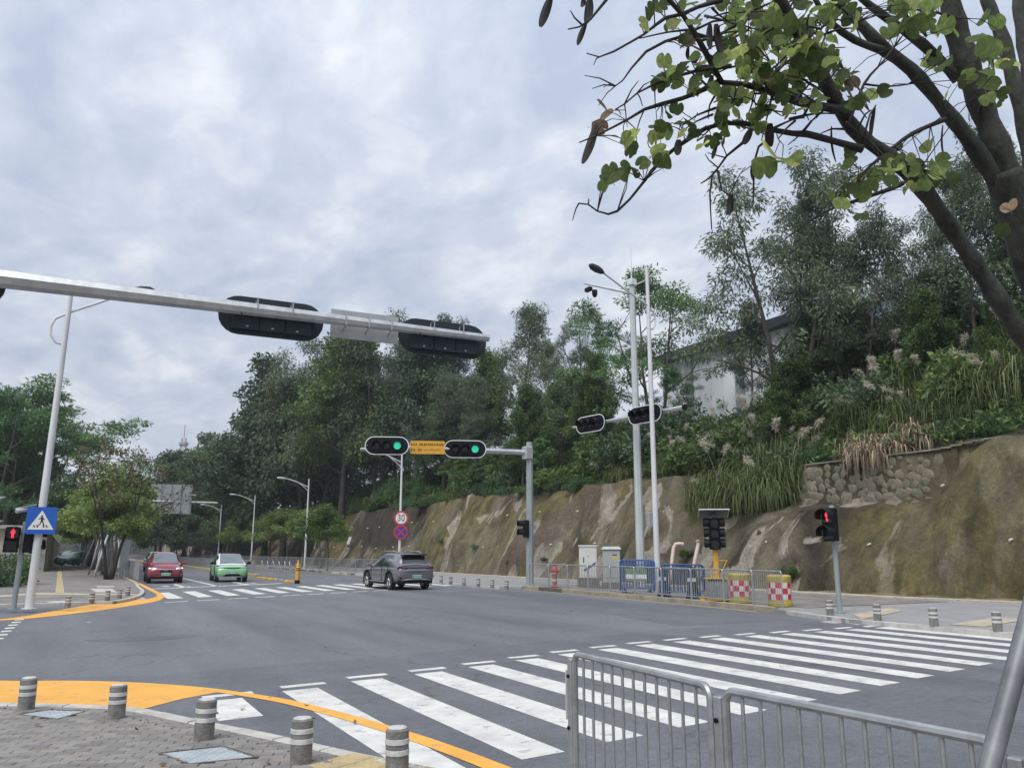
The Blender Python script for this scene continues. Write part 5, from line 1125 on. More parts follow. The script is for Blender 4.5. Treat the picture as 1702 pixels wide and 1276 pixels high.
# tall pale board at the head of the left tree row
p = G(217, 962, .09); t = thing('advertising_board', 'tall pale rounded advertising board at the kerb by the first left street tree', 'sign board', (3.3, 58, .09), R(62)); b = MB()
o = [(-.62, .6), (.62, .6), (.62, 3.5)]+[(.62*math.cos(a), 3.5+.5*math.sin(a)) for a in [math.pi*k/8 for k in range(1, 8)]]+[(-.62, 3.5)]
b.prism([(x, 0, z) for x, z in o], (0, .12, 0)); b.build('panel', 'panel_white', t); b = MB(); b.box((-.4, .06, .3), (.08, .08, .6)); b.box((.4, .06, .3), (.08, .08, .6)); b.build('leg', 'galv', t)
# leaning steel pole at the right edge (a tree prop)
a, bb = Q(1640, 1290, 2.35), Q(1722, 985, 2.55); d = (bb-a); a0 = a-d*((a.z-ZS)/d.z); b1 = a+d*1.9
t = thing('prop_pole', 'leaning grey steel pole propping the near tree at the right edge', 'pole', a0); b = MB(); b.tube([(0, 0, 0), tuple(b1-a0)], .029, 14); b.build('tube', 'galv_dark', t, True); b = MB(); b.lathe([(.06, 0), (.06, .02), (.036, .03), (.036, .05)], 14); b.build('foot', 'galv', t, True)
PROP_TOP = b1
# ------------------------------------------------------------------ cars
def subsurf_apply(b, name, mats, lv=2, cuts=None, W_=2.0):
    me = b.mesh('tmp', mats, True); o = bpy.data.objects.new('tmp', me); COL.objects.link(o)
    md = o.modifiers.new('s', 'SUBSURF'); md.levels = lv; md.render_levels = lv; tmp = [o]
    if cuts:
        for (y, z, r) in cuts:
            for s in (-1, 1):
                c = MB(); c.tube([(s*W_*.30, y, z), (s*W_*.62, y, z)], r, 24); co = bpy.data.objects.new('cut', c.mesh('cut', mats)); COL.objects.link(co)
                bm = o.modifiers.new('b', 'BOOLEAN'); bm.operation = 'DIFFERENCE'; bm.object = co; bm.solver = 'EXACT'; tmp.append(co)
    bpy.context.view_layer.update()
    r_ = bpy.data.meshes.new_from_object(o.evaluated_get(bpy.context.evaluated_depsgraph_get())); r_.name = name
    for q in tmp: bpy.data.objects.remove(q)
    r_.materials.clear()
    for m in mats: r_.materials.append(M[m])
    try:
        r_.polygons.foreach_set('use_smooth', [True]*len(r_.polygons)); r_.set_sharp_from_angle(angle=R(38))
    except Exception: pass
    return r_
def car(label, loc, rz, sp, name='parked_car', cat='car', group=None):
    t = thing(name, label, cat, loc, rz, group); L, Wd, paint = sp['L'], sp['W'], sp['paint']
    st = sp['body']; b = MB(); rings = []
    for (y, zb, zs, zt, hw) in st:
        h = [(0, zb), (.55*hw, zb), (.93*hw, zb+.03), (.985*hw, zb+.16), (hw, lerp(zb, zs, .55)), (.985*hw, zs-.09), (.93*hw, zs), (.62*hw, zt), (0, zt+.012)]
        rings.append([(x, y, z) for x, z in h]+[(-x, y, z) for x, z in h[-2:0:-1]])
    n = len(rings[0]); b.add([p for r in rings for p in r], [(j*n+i, (j+1)*n+i, (j+1)*n+(i+1) % n, j*n+(i+1) % n) for j in range(len(rings)-1) for i in range(n)]+[tuple(range(n)), tuple(range(len(rings)*n-1, (len(rings)-1)*n-1, -1))])
    wr = sp['wr']; wy = sp['wy']; link('body', subsurf_apply(b, 'body', [paint], 2, [(y, wr, wr+.055) for y in wy], Wd), t)
    # cabin
    g = sp['cabin']; b = MB(); rings = []
    for (y, zr, hr, zb, hb) in g:
        h = [(hb, zb-.06), (hb, zb), (lerp(hb, hr, .45)+.012, lerp(zb, zr, .5)), (hr, max(zb, zr-.10)), (hr*.90, max(zb, zr-.025)), (hr*.5, zr), (0, zr+.012)]
        rings.append([(x, y, z) for x, z in h]+[(-x, y, z) for x, z in h[-2::-1]])
    b.grid([list(r) for r in rings]); link('roof', subsurf_apply(b, 'roof', [sp.get('roofpaint', paint)], 2), t)
    def gi(y):
        ys_ = [a[0] for a in g]; return [float(np.interp(y, ys_, [a[k] for a in g])) for k in range(1, 5)]
    def side(y0, y1, t0, t1, s, m, nm, par, off=.012, nn=7, y0t=None, y1t=None):
        rows = []
        for j in range(5):
            tt = lerp(t0, t1, j/4); r = []
            for i in range(nn):
                ya, yb = lerp(y0, y0 if y0t is None else y0t, j/4), lerp(y1, y1 if y1t is None else y1t, j/4); y = lerp(ya, yb, i/(nn-1)); zr, hr, zb, hb = gi(y)
                x = lerp(hb, hr, tt)+.016*math.sin(math.pi*tt)+off; r.append((s*x, y, lerp(zb, zr-.09, tt)))
            rows.append(r)
        q = MB(); q.grid(rows if s > 0 else [r[::-1] for r in rows]); return q.build(nm, m, par, True, 180)
    def top(y0, y1, w, m, nm, par, off=.014, nn=7):
        rows = []
        for i in range(nn):
            y = lerp(y0, y1, i/(nn-1)); zr, hr, zb, hb = gi(y); rows.append([(hr*w*k/4, y, zr+off-(.03*(abs(k)/4)**3)) for k in range(-4, 5)])
        q = MB(); q.grid(rows if y1 > y0 else rows[::-1]); return q.build(nm, m, par, True, 180)
    for s in (-1, 1):
        for (ya, yb, yat, ybt) in sp['sidewin']: side(ya, yb, .06, .96, s, 'car_glass', 'side_window', t, y0t=yat, y1t=ybt)
    top(*sp['screen'], .93, 'screen_glass', 'windscreen', t); top(*sp['rearscreen'], .88, 'car_glass', 'rear_window', t)
    if sp.get('sunroof'): top(*sp['sunroof'], .82, 'car_glass', 'glass_roof', t, off=.016)
    # wheels
    q = MB(); w2 = .115; q.lathe([(wr*.62, -w2), (wr*.93, -w2), (wr, -w2*.7), (wr, w2*.7), (wr*.93, w2), (wr*.62, w2)], 28, axis='X'); ty = q.mesh('tyre', 'rubber', True, 50)
    q = MB(); q.lathe([(wr*.66, w2*.86), (wr*.60, w2*.6), (wr*.58, -w2), (0, -w2)], 24, axis='X'); q.lathe([(0, w2*.75), (wr*.14, w2*.72), (wr*.16, w2*.3)], 12, axis='X')
    for k in range(5):
        a = 2*math.pi*k/5
        for da in (-.13, .13):
            c0, c1 = (math.cos(a)*wr*.1, math.sin(a)*wr*.1), (math.cos(a+da)*wr*.62, math.sin(a+da)*wr*.62); q.tube([(w2*.62, *c0), (w2*.72, *c1)], wr*.045, 5)
    rm = q.mesh('rim', 'alloy', True, 40); hub = MB(); hub.lathe([(wr*.6, -.02), (0, -.02)], 20, axis='X'); hb_ = hub.mesh('brake', 'black_plastic')
    for y in wy:
        for s in (-1, 1):
            wl = link('wheel', ty, t, (s*(Wd/2-.125), y, wr), (0, 0, 0 if s > 0 else math.pi)); link('rim', rm, wl); link('brake_disc', hb_, wl)
            if sp.get('clad'):
                q = MB(); q.lathe([(wr+.05, s*(Wd/2-.02)), (wr+.052, s*(Wd/2+.012)), (wr+.12, s*(Wd/2+.006)), (wr+.125, s*(Wd/2-.03))][::1 if s > 0 else -1], 20, (0, y, wr), 'X', R(-25), R(205)); q.build('arch_trim', 'black_plastic', t, True)
    if sp.get('clad'):
        q = MB()
        for s in (-1, 1): q.bbox((s*(Wd/2-.03), sum(wy)/2, st[len(st)//2][1]+.08), (.1, wy[1]-wy[0]-2*wr-.2, .16), .02)
        q.build('sill_trim', 'black_plastic', t); q = MB()
        for s in (-1, 1): q.bbox((s*(Wd/2+.015), sum(wy)/2, st[len(st)//2][1]+.13), (.025, wy[1]-wy[0]-2*wr-.25, .035), .008)
        q.build('sill_strip', 'car_grey_trim', t)
    for s in (-1, 1):
        y = sp['mirror']; zr, hr, zb, hb = gi(y); q = MB(); q.bbox((s*(hb+.17), y, zb+.10), (.22, .12, .15), .035); mr_ = q.build('mirror', sp.get('mirrorpaint', paint), t); q = MB(); q.tube([(s*(hb-.03), y, zb+.02), (s*(hb+.1), y, zb+.06)], .025, 6); q.build('mirror_arm', 'black_plastic', mr_)
    # door shut lines and handles
    q = MB(); hw = Wd/2
    for y in sp['doors']:
        for s in (-1, 1): q.box((s*(hw-.012), y, .72), (.022, .012, .66))
    q.build('door_gap', 'black_plastic', t)
    q = MB()
    for y in sp['handles']:
        for s in (-1, 1): q.bbox((s*(hw-.002), y, sp['handlez']), (.035, .2, .03), .008)
    q.build('door_handle', sp.get('trim', paint), t)
    if sp.get('rails'):
        for s in (-1, 1):
            q = MB(); ys_ = [lerp(sp['rails'][0], sp['rails'][1], k/6) for k in range(7)]; q.tube([(s*gi(y)[1]*.93, y, gi(y)[0]+(.05 if 0 < k < 6 else .0)) for k, y in enumerate(ys_)], .018, 6); q.build('roof_rail', 'chrome', t, True)
    return t
def plate(t, y, z, face):
    b = MB(); b.box((0, y, z), (.46, .015, .15)); p = b.build('number_plate', 'plate_green', t); b = MB(); r = random.Random(5)
    for k in range(8): glyph(b, -.19+.055*k, z, .04, .075, k == 0, r, y+.01*face)
    b.build('plate_lettering', 'ink', p)
def quadstrip(b, pts_a, pts_b): b.grid([pts_a, pts_b])

# --- grey SUV seen from behind
L, Wd = 4.78, 1.92
suv = dict(L=L, W=Wd, paint='car_grey', wr=.37, wy=(-1.38, 1.42), clad=True, trim='chrome', mirror=.95, handlez=.93, rails=(-1.5, .3),
  body=[(-2.36, .52, .86, .96, .66), (-2.30, .40, .95, 1.05, .85), (-2.12, .30, 1.0, 1.08, .93), (-1.4, .24, 1.02, 1.08, .96), (-.4, .23, 1.0, 1.05, .955), (.6, .23, .98, 1.04, .955), (1.1, .23, .97, 1.03, .955), (1.7, .25, .93, 1.0, .95), (2.1, .30, .86, .93, .91), (2.3, .36, .74, .82, .80), (2.38, .44, .66, .72, .60)],
  cabin=[(-2.22, 1.09, .72, 1.02, .84), (-2.02, 1.36, .66, 1.02, .88), (-1.84, 1.56, .63, 1.02, .89), (-1.3, 1.645, .63, 1.01, .90), (-.5, 1.675, .65, 1.0, .90), (.1, 1.655, .65, .99, .90), (.5, 1.53, .65, .99, .90), (1.0, 1.26, .68, .98, .89), (1.42, 1.03, .74, .97, .87)],
  sidewin=[(-1.55, -.50, -1.25, -.5), (-.42, .95, -.42, .45)], screen=(1.32, .28), rearscreen=(-1.88, -2.16), doors=(-1.2, -.46, .88), handles=(-.9, .2))
su = G(655, 983); SU = car('dark grey SUV seen from behind driving up the road past the far zebra crossing', (13.9, 37.4, 0), R(2), suv, 'suv', 'car')
b = MB(); b.bbox((0, -1.97, 1.545), (1.22, .30, .05), .015); b.build('spoiler', 'black_plastic', SU)
b = MB(); b.tube([(x*.86, -2.335+.13*abs(x)**3, .985) for x in np.linspace(-1, 1, 13)], .028, 6); b.build('light_bar', 'black_plastic', SU, True)
for s in (-1, 1):
    b = MB(); b.tube([(s*x, -2.335+.13*(x/.86)**3, .965-.012*x) for x in np.linspace(.42, .90, 7)], [.03, .045, .05, .05, .05, .045, .03], 6); b.build('tail_lamp', 'tail_red', SU, True)
    b = MB(); b.tube([(s*.88, -2.26, .62), (s*.80, -2.35, .58), (s*.72, -2.36, .52)], [.03, .04, .02], 6); b.build('reflector', 'tail_red', SU, True)
b = MB(); b.grid([[(x*.84, -2.31+.12*abs(x)**3-.015*math.sin(k*1.3), z) for x in np.linspace(-1, 1, 11)] for k, z in enumerate((.47, .38, .30))][::-1]); b.build('lower_bumper', 'black_plastic', SU, True)
b = MB(); b.tube([(x*.70, -2.36+.1*abs(x)**3, .47-.05*abs(x)**4) for x in np.linspace(-1, 1, 11)], .028, 6); b.build('bumper_strip', 'chrome', SU, True)
plate(SU, -2.392, .60, -1); b = MB(); b.tube([(x*.80, -2.372+.12*abs(x)**3, .855) for x in np.linspace(-1, 1, 11)], .02, 6); b.build('tailgate_crease', 'car_grey_trim', SU, True)
b = MB(); b.tube([(.12, -2.17, 1.13), (.32, -2.06, 1.2)], .02, 6); b.build('wiper', 'black_plastic', SU, True)
# --- red SUV facing us
red = dict(L=4.6, W=1.85, paint='car_red', wr=.34, wy=(-1.34, 1.36), mirror=.92, handlez=.9, rails=(-1.6, .2), trim='car_red',
  body=[(-2.28, .5, .8, .92, .65), (-2.2, .36, .93, 1.02, .84), (-1.4, .26, .97, 1.04, .92), (-.3, .24, .96, 1.02, .92), (.7, .24, .95, 1.02, .92), (1.3, .25, .93, 1.03, .92), (1.75, .26, .89, 1.0, .905), (2.05, .28, .82, .93, .87), (2.22, .33, .74, .84, .79), (2.3, .40, .66, .72, .6)],
  cabin=[(-2.2, 1.05, .7, .98, .82), (-2.0, 1.38, .63, .98, .86), (-1.7, 1.58, .60, .98, .87), (-1, 1.66, .60, .97, .87), (-.3, 1.68, .61, .96, .87), (.15, 1.64, .61, .96, .87), (.5, 1.52, .62, .96, .87), (.95, 1.27, .66, .96, .86), (1.38, 1.02, .72, .95, .84)],
  sidewin=[(-1.5, -.45, -1.3, -.45), (-.37, .95, -.37, .45)], screen=(1.28, .30), rearscreen=(-1.75, -2.1), doors=(-1.15, -.42, .9), handles=(-.8, .25))
RC = car('dark red SUV with lit headlamps waiting behind the stop line', (4.95, 50.9, 0), math.pi-R(2), red, 'suv', 'car')
def front_bits(t, z_gr, zl, hl_w, yf, lit, sx=1.0):
    for s in (-1, 1):
        b = MB(); b.tube([(s*x, yf-.30*((x-.35)/.5)**2, zl+.05*(x-.35)) for x in np.linspace(.46, .86, 7)], [.03, .06, .075, .08, .08, .07, .04], 8); h = b.build('headlamp', 'lamp_clear', t, True)
        if lit:
            b = MB(); b.tube([(s*x, yf+.035-.30*((x-.35)/.5)**2, zl+.04+.05*(x-.35)) for x in np.linspace(.52, .84, 6)], .026, 6); b.tube([(s*.80, yf-.22, zl+.0), (s*.70, yf-.07, zl-.04)], .04, 6); b.build('daytime_light', 'lamp_lit', h, True)
front_bits(RC, .66, .74, .3, 2.24, True)
b = MB(); b.grid([[(x*.44, 2.335-.09*abs(x)**2, z-.03*abs(x)) for x in np.linspace(-1, 1, 11)] for z in (.60, .70)]); b.build('grille', 'black_plastic', RC, True)
b = MB(); b.tube([(x*.50, 2.34-.12*abs(x)**2, .735+.02*abs(x)) for x in np.linspace(-1, 1, 11)], .024, 6); b.build('chrome_bar', 'chrome', RC, True)
b = MB(); b.box((-.045, 2.365, .70), (.018, .02, .1)); b.box((.045, 2.365, .70), (.018, .02, .1)); b.box((0, 2.365, .70), (.08, .02, .018)); b.build('emblem', 'chrome', RC)
plate(RC, 2.345, .50, 1)
b = MB(); b.grid([[(x*.80, 2.27-.16*abs(x)**2.5, z) for x in np.linspace(-1, 1, 11)] for z in (.24, .36)]); b.build('lower_grille', 'black_plastic', RC, True)
b = MB(); b.tube([(x*.72, 2.30-.14*abs(x)**2.5, .375) for x in np.linspace(-1, 1, 11)], .016, 6); b.build('lower_strip', 'car_red', RC, True)
# --- small green hatchback
grn = dict(L=4.05, W=1.8, paint='car_green', roofpaint='car_white', wr=.31, wy=(-1.25, 1.27), mirror=.95, handlez=.88, mirrorpaint='black_plastic', trim='car_green', sunroof=(.25, -1.4),
  body=[(-2.0, .48, .8, .92, .65), (-1.93, .34, .92, 1.0, .82), (-1.3, .24, .96, 1.02, .89), (-.3, .22, .95, 1.01, .90), (.7, .22, .94, 1.01, .90), (1.2, .22, .92, 1.0, .895), (1.6, .23, .87, .96, .875), (1.86, .26, .80, .88, .83), (1.98, .31, .72, .79, .74), (2.04, .40, .64, .68, .58)],
  cabin=[(-1.95, 1.02, .7, .97, .80), (-1.8, 1.36, .63, .97, .84), (-1.5, 1.54, .61, .97, .85), (-.8, 1.61, .61, .96, .85), (-.1, 1.62, .62, .95, .85), (.3, 1.57, .62, .95, .85), (.7, 1.42, .63, .95, .85), (1.15, 1.18, .67, .94, .84), (1.6, .96, .72, .93, .82)],
  sidewin=[(-1.4, -.4, -1.25, -.4), (-.32, 1.15, -.32, .6)], screen=(1.48, .36), rearscreen=(-1.6, -1.88), doors=(-1.05, -.37, 1.05), handles=(-.75, .3))
GC = car('small pale green hatchback with a white roof in the lane beside the median', (8.5, 51.0, 0), math.pi-R(3), grn, 'hatchback', 'car')
for s in (-1, 1):
    b = MB(); b.tube([(s*x, 2.0-.22*((x-.3)/.55)**2, .80+.02*x) for x in np.linspace(.48, .85, 7)], [.02, .03, .035, .035, .035, .03, .02], 6); b.build('headlamp', 'lamp_clear', GC, True)
    b = MB(); b.bbox((s*.80, 1.80, .52), (.05, .12, .3), .02); b.build('air_slot', 'black_plastic', GC)
b = MB(); b.tube([(x*.46, 2.02-.05*abs(x)**2, .795) for x in np.linspace(-1, 1, 9)], .022, 6); b.build('nose_strip', 'black_plastic', GC, True)
b = MB(); b.prism([(-.48, 2.0, .33), (.48, 2.0, .33), (.34, 2.02, .45), (-.34, 2.02, .45)], (0, .05, 0)); b.build('grille', 'black_plastic', GC)
b = MB(); b.tube([(x*.74, 2.03-.16*abs(x)**2.5, .29) for x in np.linspace(-1, 1, 11)], .022, 6); b.build('lower_strip', 'chrome', GC, True); plate(GC, 2.06, .54, 1)
# --- distant cars
white = dict(red); white.update(paint='car_white', trim='car_white'); white.pop('rails')
WC = car('white car almost hidden behind the red SUV', (7.0, 78, 0), math.pi, white, 'parked_car'); front_bits(WC, .66, .74, .3, 2.24, False); plate(WC, 2.335, .48, 1)
for k, (px, D, m, lab) in enumerate(((124, 128, 'car_white', 'white car parked at the end of the left pavement, behind the black one'), (130, 119, 'car_black', 'black car parked on the left pavement between a white and a teal one'), (138, 110, 'car_teal', 'teal car parked on the left pavement nearest to the tree row'))):
    c = copy_tree(WC, (AT(px, 918, D)[0]-.6, AT(px, 918, D)[1], .09), R(140), None, lab)
    c.name = 'parked_car'
    for ch in c.children:
        if ch.name.startswith(('body', 'roof', 'mirror', 'door_handle')) and 'arm' not in ch.name and 'rail' not in ch.name:
            ch.data = ch.data.copy(); ch.data.materials.clear(); ch.data.materials.append(M[m])
# ------------------------------------------------------------------ vegetation
def leaves_np(rs, C, per, rc, flat, ln, wd, droop, up, tone_c, tone_l=.16, fold=.18):
    """C clump centres; leaf rhombs scattered through each clump"""
    n = len(C)*per; c = np.repeat(np.asarray(C), per, 0); rcv = np.repeat(np.broadcast_to(np.asarray(rc, float), (len(C),)), per)
    g = rs.normal(size=(n, 3)); g /= np.linalg.norm(g, axis=1)[:, None]; rad = rs.random(n)**.45
    off = g*rad[:, None]*rcv[:, None]; off[:, 2] *= flat; P = c+off
    d = g*np.array([1, 1, .6])+rs.normal(size=(n, 3))*.6; d[:, 2] -= droop; d /= np.linalg.norm(d, axis=1)[:, None]
    nn = rs.normal(size=(n, 3))*.75; nn[:, 2] += up; nn -= d*np.sum(nn*d, 1)[:, None]; nn /= np.linalg.norm(nn, axis=1)[:, None]+1e-9
    s = np.cross(d, nn); k = rs.uniform(.65, 1.3, n); l = (ln*k)[:, None]; w = (wd*k)[:, None]
    m = P+d*l*.45-nn*w*fold; V = np.empty((n*4, 3)); V[0::4] = P; V[1::4] = m+s*w*.5; V[2::4] = P+d*l-nn*l*.08; V[3::4] = m-s*w*.5
    tone = np.clip(np.repeat(tone_c, per)+rs.normal(size=n)*tone_l, 0, 1); return V, tone
def limb(rs, p, d, L, bend, n=5, wob=.12):
    pts = [np.array(p, float)]; d = np.array(d, float)
    for i in range(n):
        d = d+rs.normal(size=3)*wob+np.array([0, 0, bend]); d /= np.linalg.norm(d); pts.append(pts[-1]+d*L/n)
    return pts
def tree_proto(kind, seed, H):
    rs = np.random.RandomState(seed); wood = MB(); C = []; RC = []
    K = dict(
      dense=dict(tf=.86, first=.28, nl=17, ll=.40, lt=.55, el=(.15, .95), sub=4, sl=.42, bend=.06, rc=.085, flat=.72, per=230, leaf=(.0205, .0118), droop=.25, up=.7, r=.020, lead=1),
      gum=dict(tf=.95, first=.34, nl=20, ll=.22, lt=.5, el=(.5, 1.1), sub=4, sl=.55, bend=.03, rc=.052, flat=.9, per=120, leaf=(.0195, .0046), droop=.8, up=.1, r=.011, lead=1),
      gumwide=dict(tf=.93, first=.25, nl=24, ll=.34, lt=.5, el=(.45, 1.15), sub=5, sl=.5, bend=.03, rc=.055, flat=.85, per=110, leaf=(.019, .0048), droop=.8, up=.1, r=.012, lead=3),
      feather=dict(tf=.80, first=.38, nl=15, ll=.46, lt=.75, el=(.25, .95), sub=5, sl=.5, bend=-.01, rc=.074, flat=.26, per=130, leaf=(.0215, .0064), droop=.1, up=1.4, r=.013, lead=3),
      street=dict(tf=.74, first=.52, nl=12, ll=.40, lt=.6, el=(.35, 1.1), sub=5, sl=.5, bend=-.02, rc=.088, flat=.7, per=105, leaf=(.026, .0165), droop=.5, up=.5, r=.014, lead=1),
      slim=dict(tf=.93, first=.50, nl=10, ll=.16, lt=.5, el=(.3, 1.0), sub=3, sl=.5, bend=.02, rc=.06, flat=.7, per=95, leaf=(.030, .012), droop=.4, up=.5, r=.008, lead=1),
      bare=dict(tf=.72, first=.42, nl=11, ll=.46, lt=.6, el=(.7, 1.3), sub=6, sl=.55, bend=.0, rc=.05, flat=.9, per=7, leaf=(.020, .012), droop=.5, up=.4, r=.012, lead=2),
    )[kind]
    for ld in range(K['lead']):
        lean = 0 if K['lead'] == 1 else .22; a = 2*math.pi*ld/K['lead']+rs.uniform(0, 1); base = np.array([math.cos(a), math.sin(a), 0])*(.012*H if K['lead'] > 1 else 0)
        tr = limb(rs, base, (math.cos(a)*lean, math.sin(a)*lean, 1), H*K['tf']*rs.uniform(.88, 1), .05, 9, .05); r0 = K['r']*H
        wood.tube(tr, [r0*(1-.86*i/9)*(1.35 if i == 0 else 1) for i in range(10)], 8)
        nl = max(5, K['nl']//K['lead'])
        for i in range(nl):
            f = K['first']+(1-K['first'])*(i+rs.uniform(0, .8))/nl; f = min(f, .99); q = f*9; j = int(q); p = tr[j]+(tr[min(j+1, 9)]-tr[j])*(q-j)
            az = i*2.4+rs.uniform(-.4, .4)+(a if K['lead'] > 1 else 0); u = (f-K['first'])/(1-K['first']); el = lerp(K['el'][0], K['el'][1], u)
            sh = lerp(1, K['lt'], u)*(0.72+.28*math.sin(math.pi*min(1, u*1.3+.25))); LL = H*K['ll']*sh*rs.uniform(.8, 1.15)
            lb = limb(rs, p, (math.cos(az)*math.cos(el), math.sin(az)*math.cos(el), math.sin(el)), LL, K['bend'], 5, .13); rl = r0*.42*(1-.6*u)
            wood.tube(lb, [rl*(1-.8*k/5) for k in range(6)], 5, False); C.append(lb[-1]); RC.append(1)
            if kind in ('dense', 'feather', 'street'): C.append(lb[3]); RC.append(.9)
            for s in range(K['sub']):
                kk = 1+rs.randint(0, 4); az2 = az+rs.uniform(-1.3, 1.3); e2 = el*.6+rs.uniform(-.3, .5)
                sb = limb(rs, lb[kk], (math.cos(az2)*math.cos(e2), math.sin(az2)*math.cos(e2), math.sin(e2)), LL*K['sl']*rs.uniform(.6, 1.1), K['bend'], 3, .18)
                wood.tube(sb, [rl*.45*(1-.75*k/3) for k in range(4)], 4, False); C.append(sb[-1]); RC.append(rs.uniform(.7, 1.1))
                if kind == 'bare':
                    for w in range(2): tw = limb(rs, sb[2], sb[3]-sb[2]+rs.normal(size=3)*.05*H*.2, LL*.28, .05, 3, .25); wood.tube(tw, .0011*H, 3, False); C.append(tw[-1]); RC.append(.6)
        C.append(tr[-1]); RC.append(1)
    C = np.array(C); zn = (C[:, 2]-C[:, 2].min())/(np.ptp(C[:, 2])+1e-6); tc = np.clip(.42+rs.normal(size=len(C))*.17, .05, .95)
    V, tone = leaves_np(rs, C, K['per'], np.array(RC)*K['rc']*H, K['flat'], K['leaf'][0]*H, K['leaf'][1]*H, K['droop'], K['up'], tc)
    return wood, V, tone, float(V[:, 2].max())
PROTO = {}
def proto(key, kind, seed, leafm, barkm, H=12.0):
    wood, V, tone, zt = tree_proto(kind, seed, H); f = np.arange(len(V), dtype=np.int32).reshape(-1, 4)
    PROTO[key] = (wood.mesh('trunk', barkm, True, 180), np_mesh('crown', V, f, [leafm], tone), zt)
proto('dense1', 'dense', 11, 'leaf_dark', 'bark'); proto('dense2', 'dense', 23, 'leaf_mid', 'bark'); proto('dense3', 'dense', 37, 'leaf_dark', 'bark')
proto('gum1', 'gum', 5, 'leaf_gum', 'bark_pale'); proto('gum2', 'gum', 8, 'leaf_gum', 'bark'); proto('gumw1', 'gumwide', 14, 'leaf_gum', 'bark'); proto('gumw2', 'gumwide', 19, 'leaf_gum', 'bark')
proto('feather1', 'feather', 3, 'leaf_feather', 'bark'); proto('feather2', 'feather', 31, 'leaf_feather', 'bark')
proto('street1', 'street', 4, 'leaf_street', 'bark', 6.5); proto('street2', 'street', 9, 'leaf_street', 'bark', 6.5); proto('bright', 'street', 17, 'leaf_bright', 'bark', 6.5)
proto('slim1', 'slim', 6, 'leaf_mid', 'bark_pale'); proto('slim2', 'slim', 12, 'leaf_feather', 'bark_pale'); proto('bare', 'bare', 21, 'leaf_rust', 'twig', 9)
def plant(key, x, y, zb, H, wide, label, group=None, name='tree', rz=None, cat='tree', lean=0.0):
    wm_, cm_, zt = PROTO[key]; s = H/zt; t = thing(name, label, cat, (x, y, zb-.15), rnd.uniform(0, 6.28) if rz is None else rz, group); t.scale = (s*wide, s*wide, s); t.rotation_euler[0] = lean
    link('trunk', wm_, t); link('crown', cm_, t); return t
def tree_at(key, px, row, D, wide, label, group=None, name='tree', zb=None, **k):
    x, y, z = AT(px, row, D); zb = hillz(x, y) if zb is None else zb
    return plant(key, x, y, zb, max(2.0, z-zb), wide, label, group, name, **k)
HG = 'trees of the dense hillside forest'
# named crowns one can tell apart, from left to right along the skyline
tree_at('dense3', 338, 708, 150, 1.15, 'broad dark tree rising alone between the lattice mast and the main forest', None, 'broadleaf_tree')
tree_at('dense1', 303, 742, 158, .9, 'dark round tree just right of the lattice mast', None, 'broadleaf_tree')
tree_at('dense2', 378, 748, 146, .8, 'dark tree filling the right flank of the lone broad tree', None, 'broadleaf_tree')
tree_at('gum1', 407, 722, 128, .8, 'slender open gum tree against the sky between the two dark tree masses', None, 'gum_tree')
tree_at('dense1', 452, 668, 112, .95, 'tree at the left shoulder of the main forest, lowest of its skyline', None, 'broadleaf_tree')
tree_at('dense3', 488, 585, 108, .9, 'tall dark tree at the left edge of the main forest, below the mast arm', None, 'broadleaf_tree')
tree_at('gumw1', 530, 552, 104, .85, 'tall open crowned tree just below the overhead signal backs', None, 'gum_tree')
tree_at('dense2', 580, 545, 100, .9, 'tall tree under the grey board of the overhead arm', None, 'broadleaf_tree')
tree_at('gumw2', 636, 512, 98, .8, 'tall tree whose top shows just above the grey board', None, 'gum_tree')
tree_at('dense1', 700, 556, 92, .9, 'dark tree behind the right overhead signal head', None, 'broadleaf_tree')
tree_at('gum2', 752, 514, 94, .95, 'tree whose round top rises above the right overhead signal head', None, 'gum_tree')
tree_at('dense2', 800, 572, 88, .8, 'dark tree just left of the tall airy gum', None, 'broadleaf_tree')
tree_at('gum1', 853, 503, 82, 1.05, 'tall airy gum tree standing clear above the forest right of the arm tip', None, 'gum_tree')
tree_at('gum2', 912, 556, 76, .9, 'shorter gum left of the pointed one', None, 'gum_tree')
tree_at('gumw1', 966, 512, 72, .75, 'pointed tall tree left of the camera pole', None, 'gum_tree')
tree_at('dense3', 930, 600, 66, .8, 'dark tree under the pointed tall tree', None, 'broadleaf_tree')
tree_at('dense2', 985, 575, 64, .6, 'dark spreading tree behind the rounded olive tree', None, 'broadleaf_tree')
tree_at('feather1', 1078, 440, 56, .95, 'flat layered feathery tree behind the camera pole and white lamp pole', None, 'feathery_tree')
tree_at('feather2', 1118, 600, 53, .7, 'small dark feathery tree in front of the white shed corner', None, 'feathery_tree')
tree_at('dense2', 992, 612, 61, .95, 'rounded olive green tree left of the camera pole', None, 'rounded_tree')
tree_at('dense2', 868, 628, 62, .7, 'young olive tree above the far signal mast', None, 'rounded_tree')
tree_at('gumw1', 1292, 258, 48, 1.0, 'large open gum tree in front of the white shed', None, 'gum_tree')
tree_at('gum1', 1232, 500, 50, 1.0, 'thin young gum standing before the shed wall', None, 'gum_tree')
tree_at('gumw2', 1392, 330, 47, .85, 'grey-green gum behind the lower bough of the near tree', None, 'gum_tree')
tree_at('gum2', 1345, 288, 49, .8, 'slim gum between the two large open gums', None, 'gum_tree')
tree_at('gumw1', 1480, 340, 47, .85, 'gum with dark bare stems in the middle of the right hillside', None, 'gum_tree')
tree_at('gum2', 1588, 262, 45, 1.1, 'tall gum seen between the two main boughs of the near tree', None, 'gum_tree')
tree_at('gumw2', 1668, 190, 44, .9, 'dark gum behind the near trunk at the right edge', None, 'gum_tree')
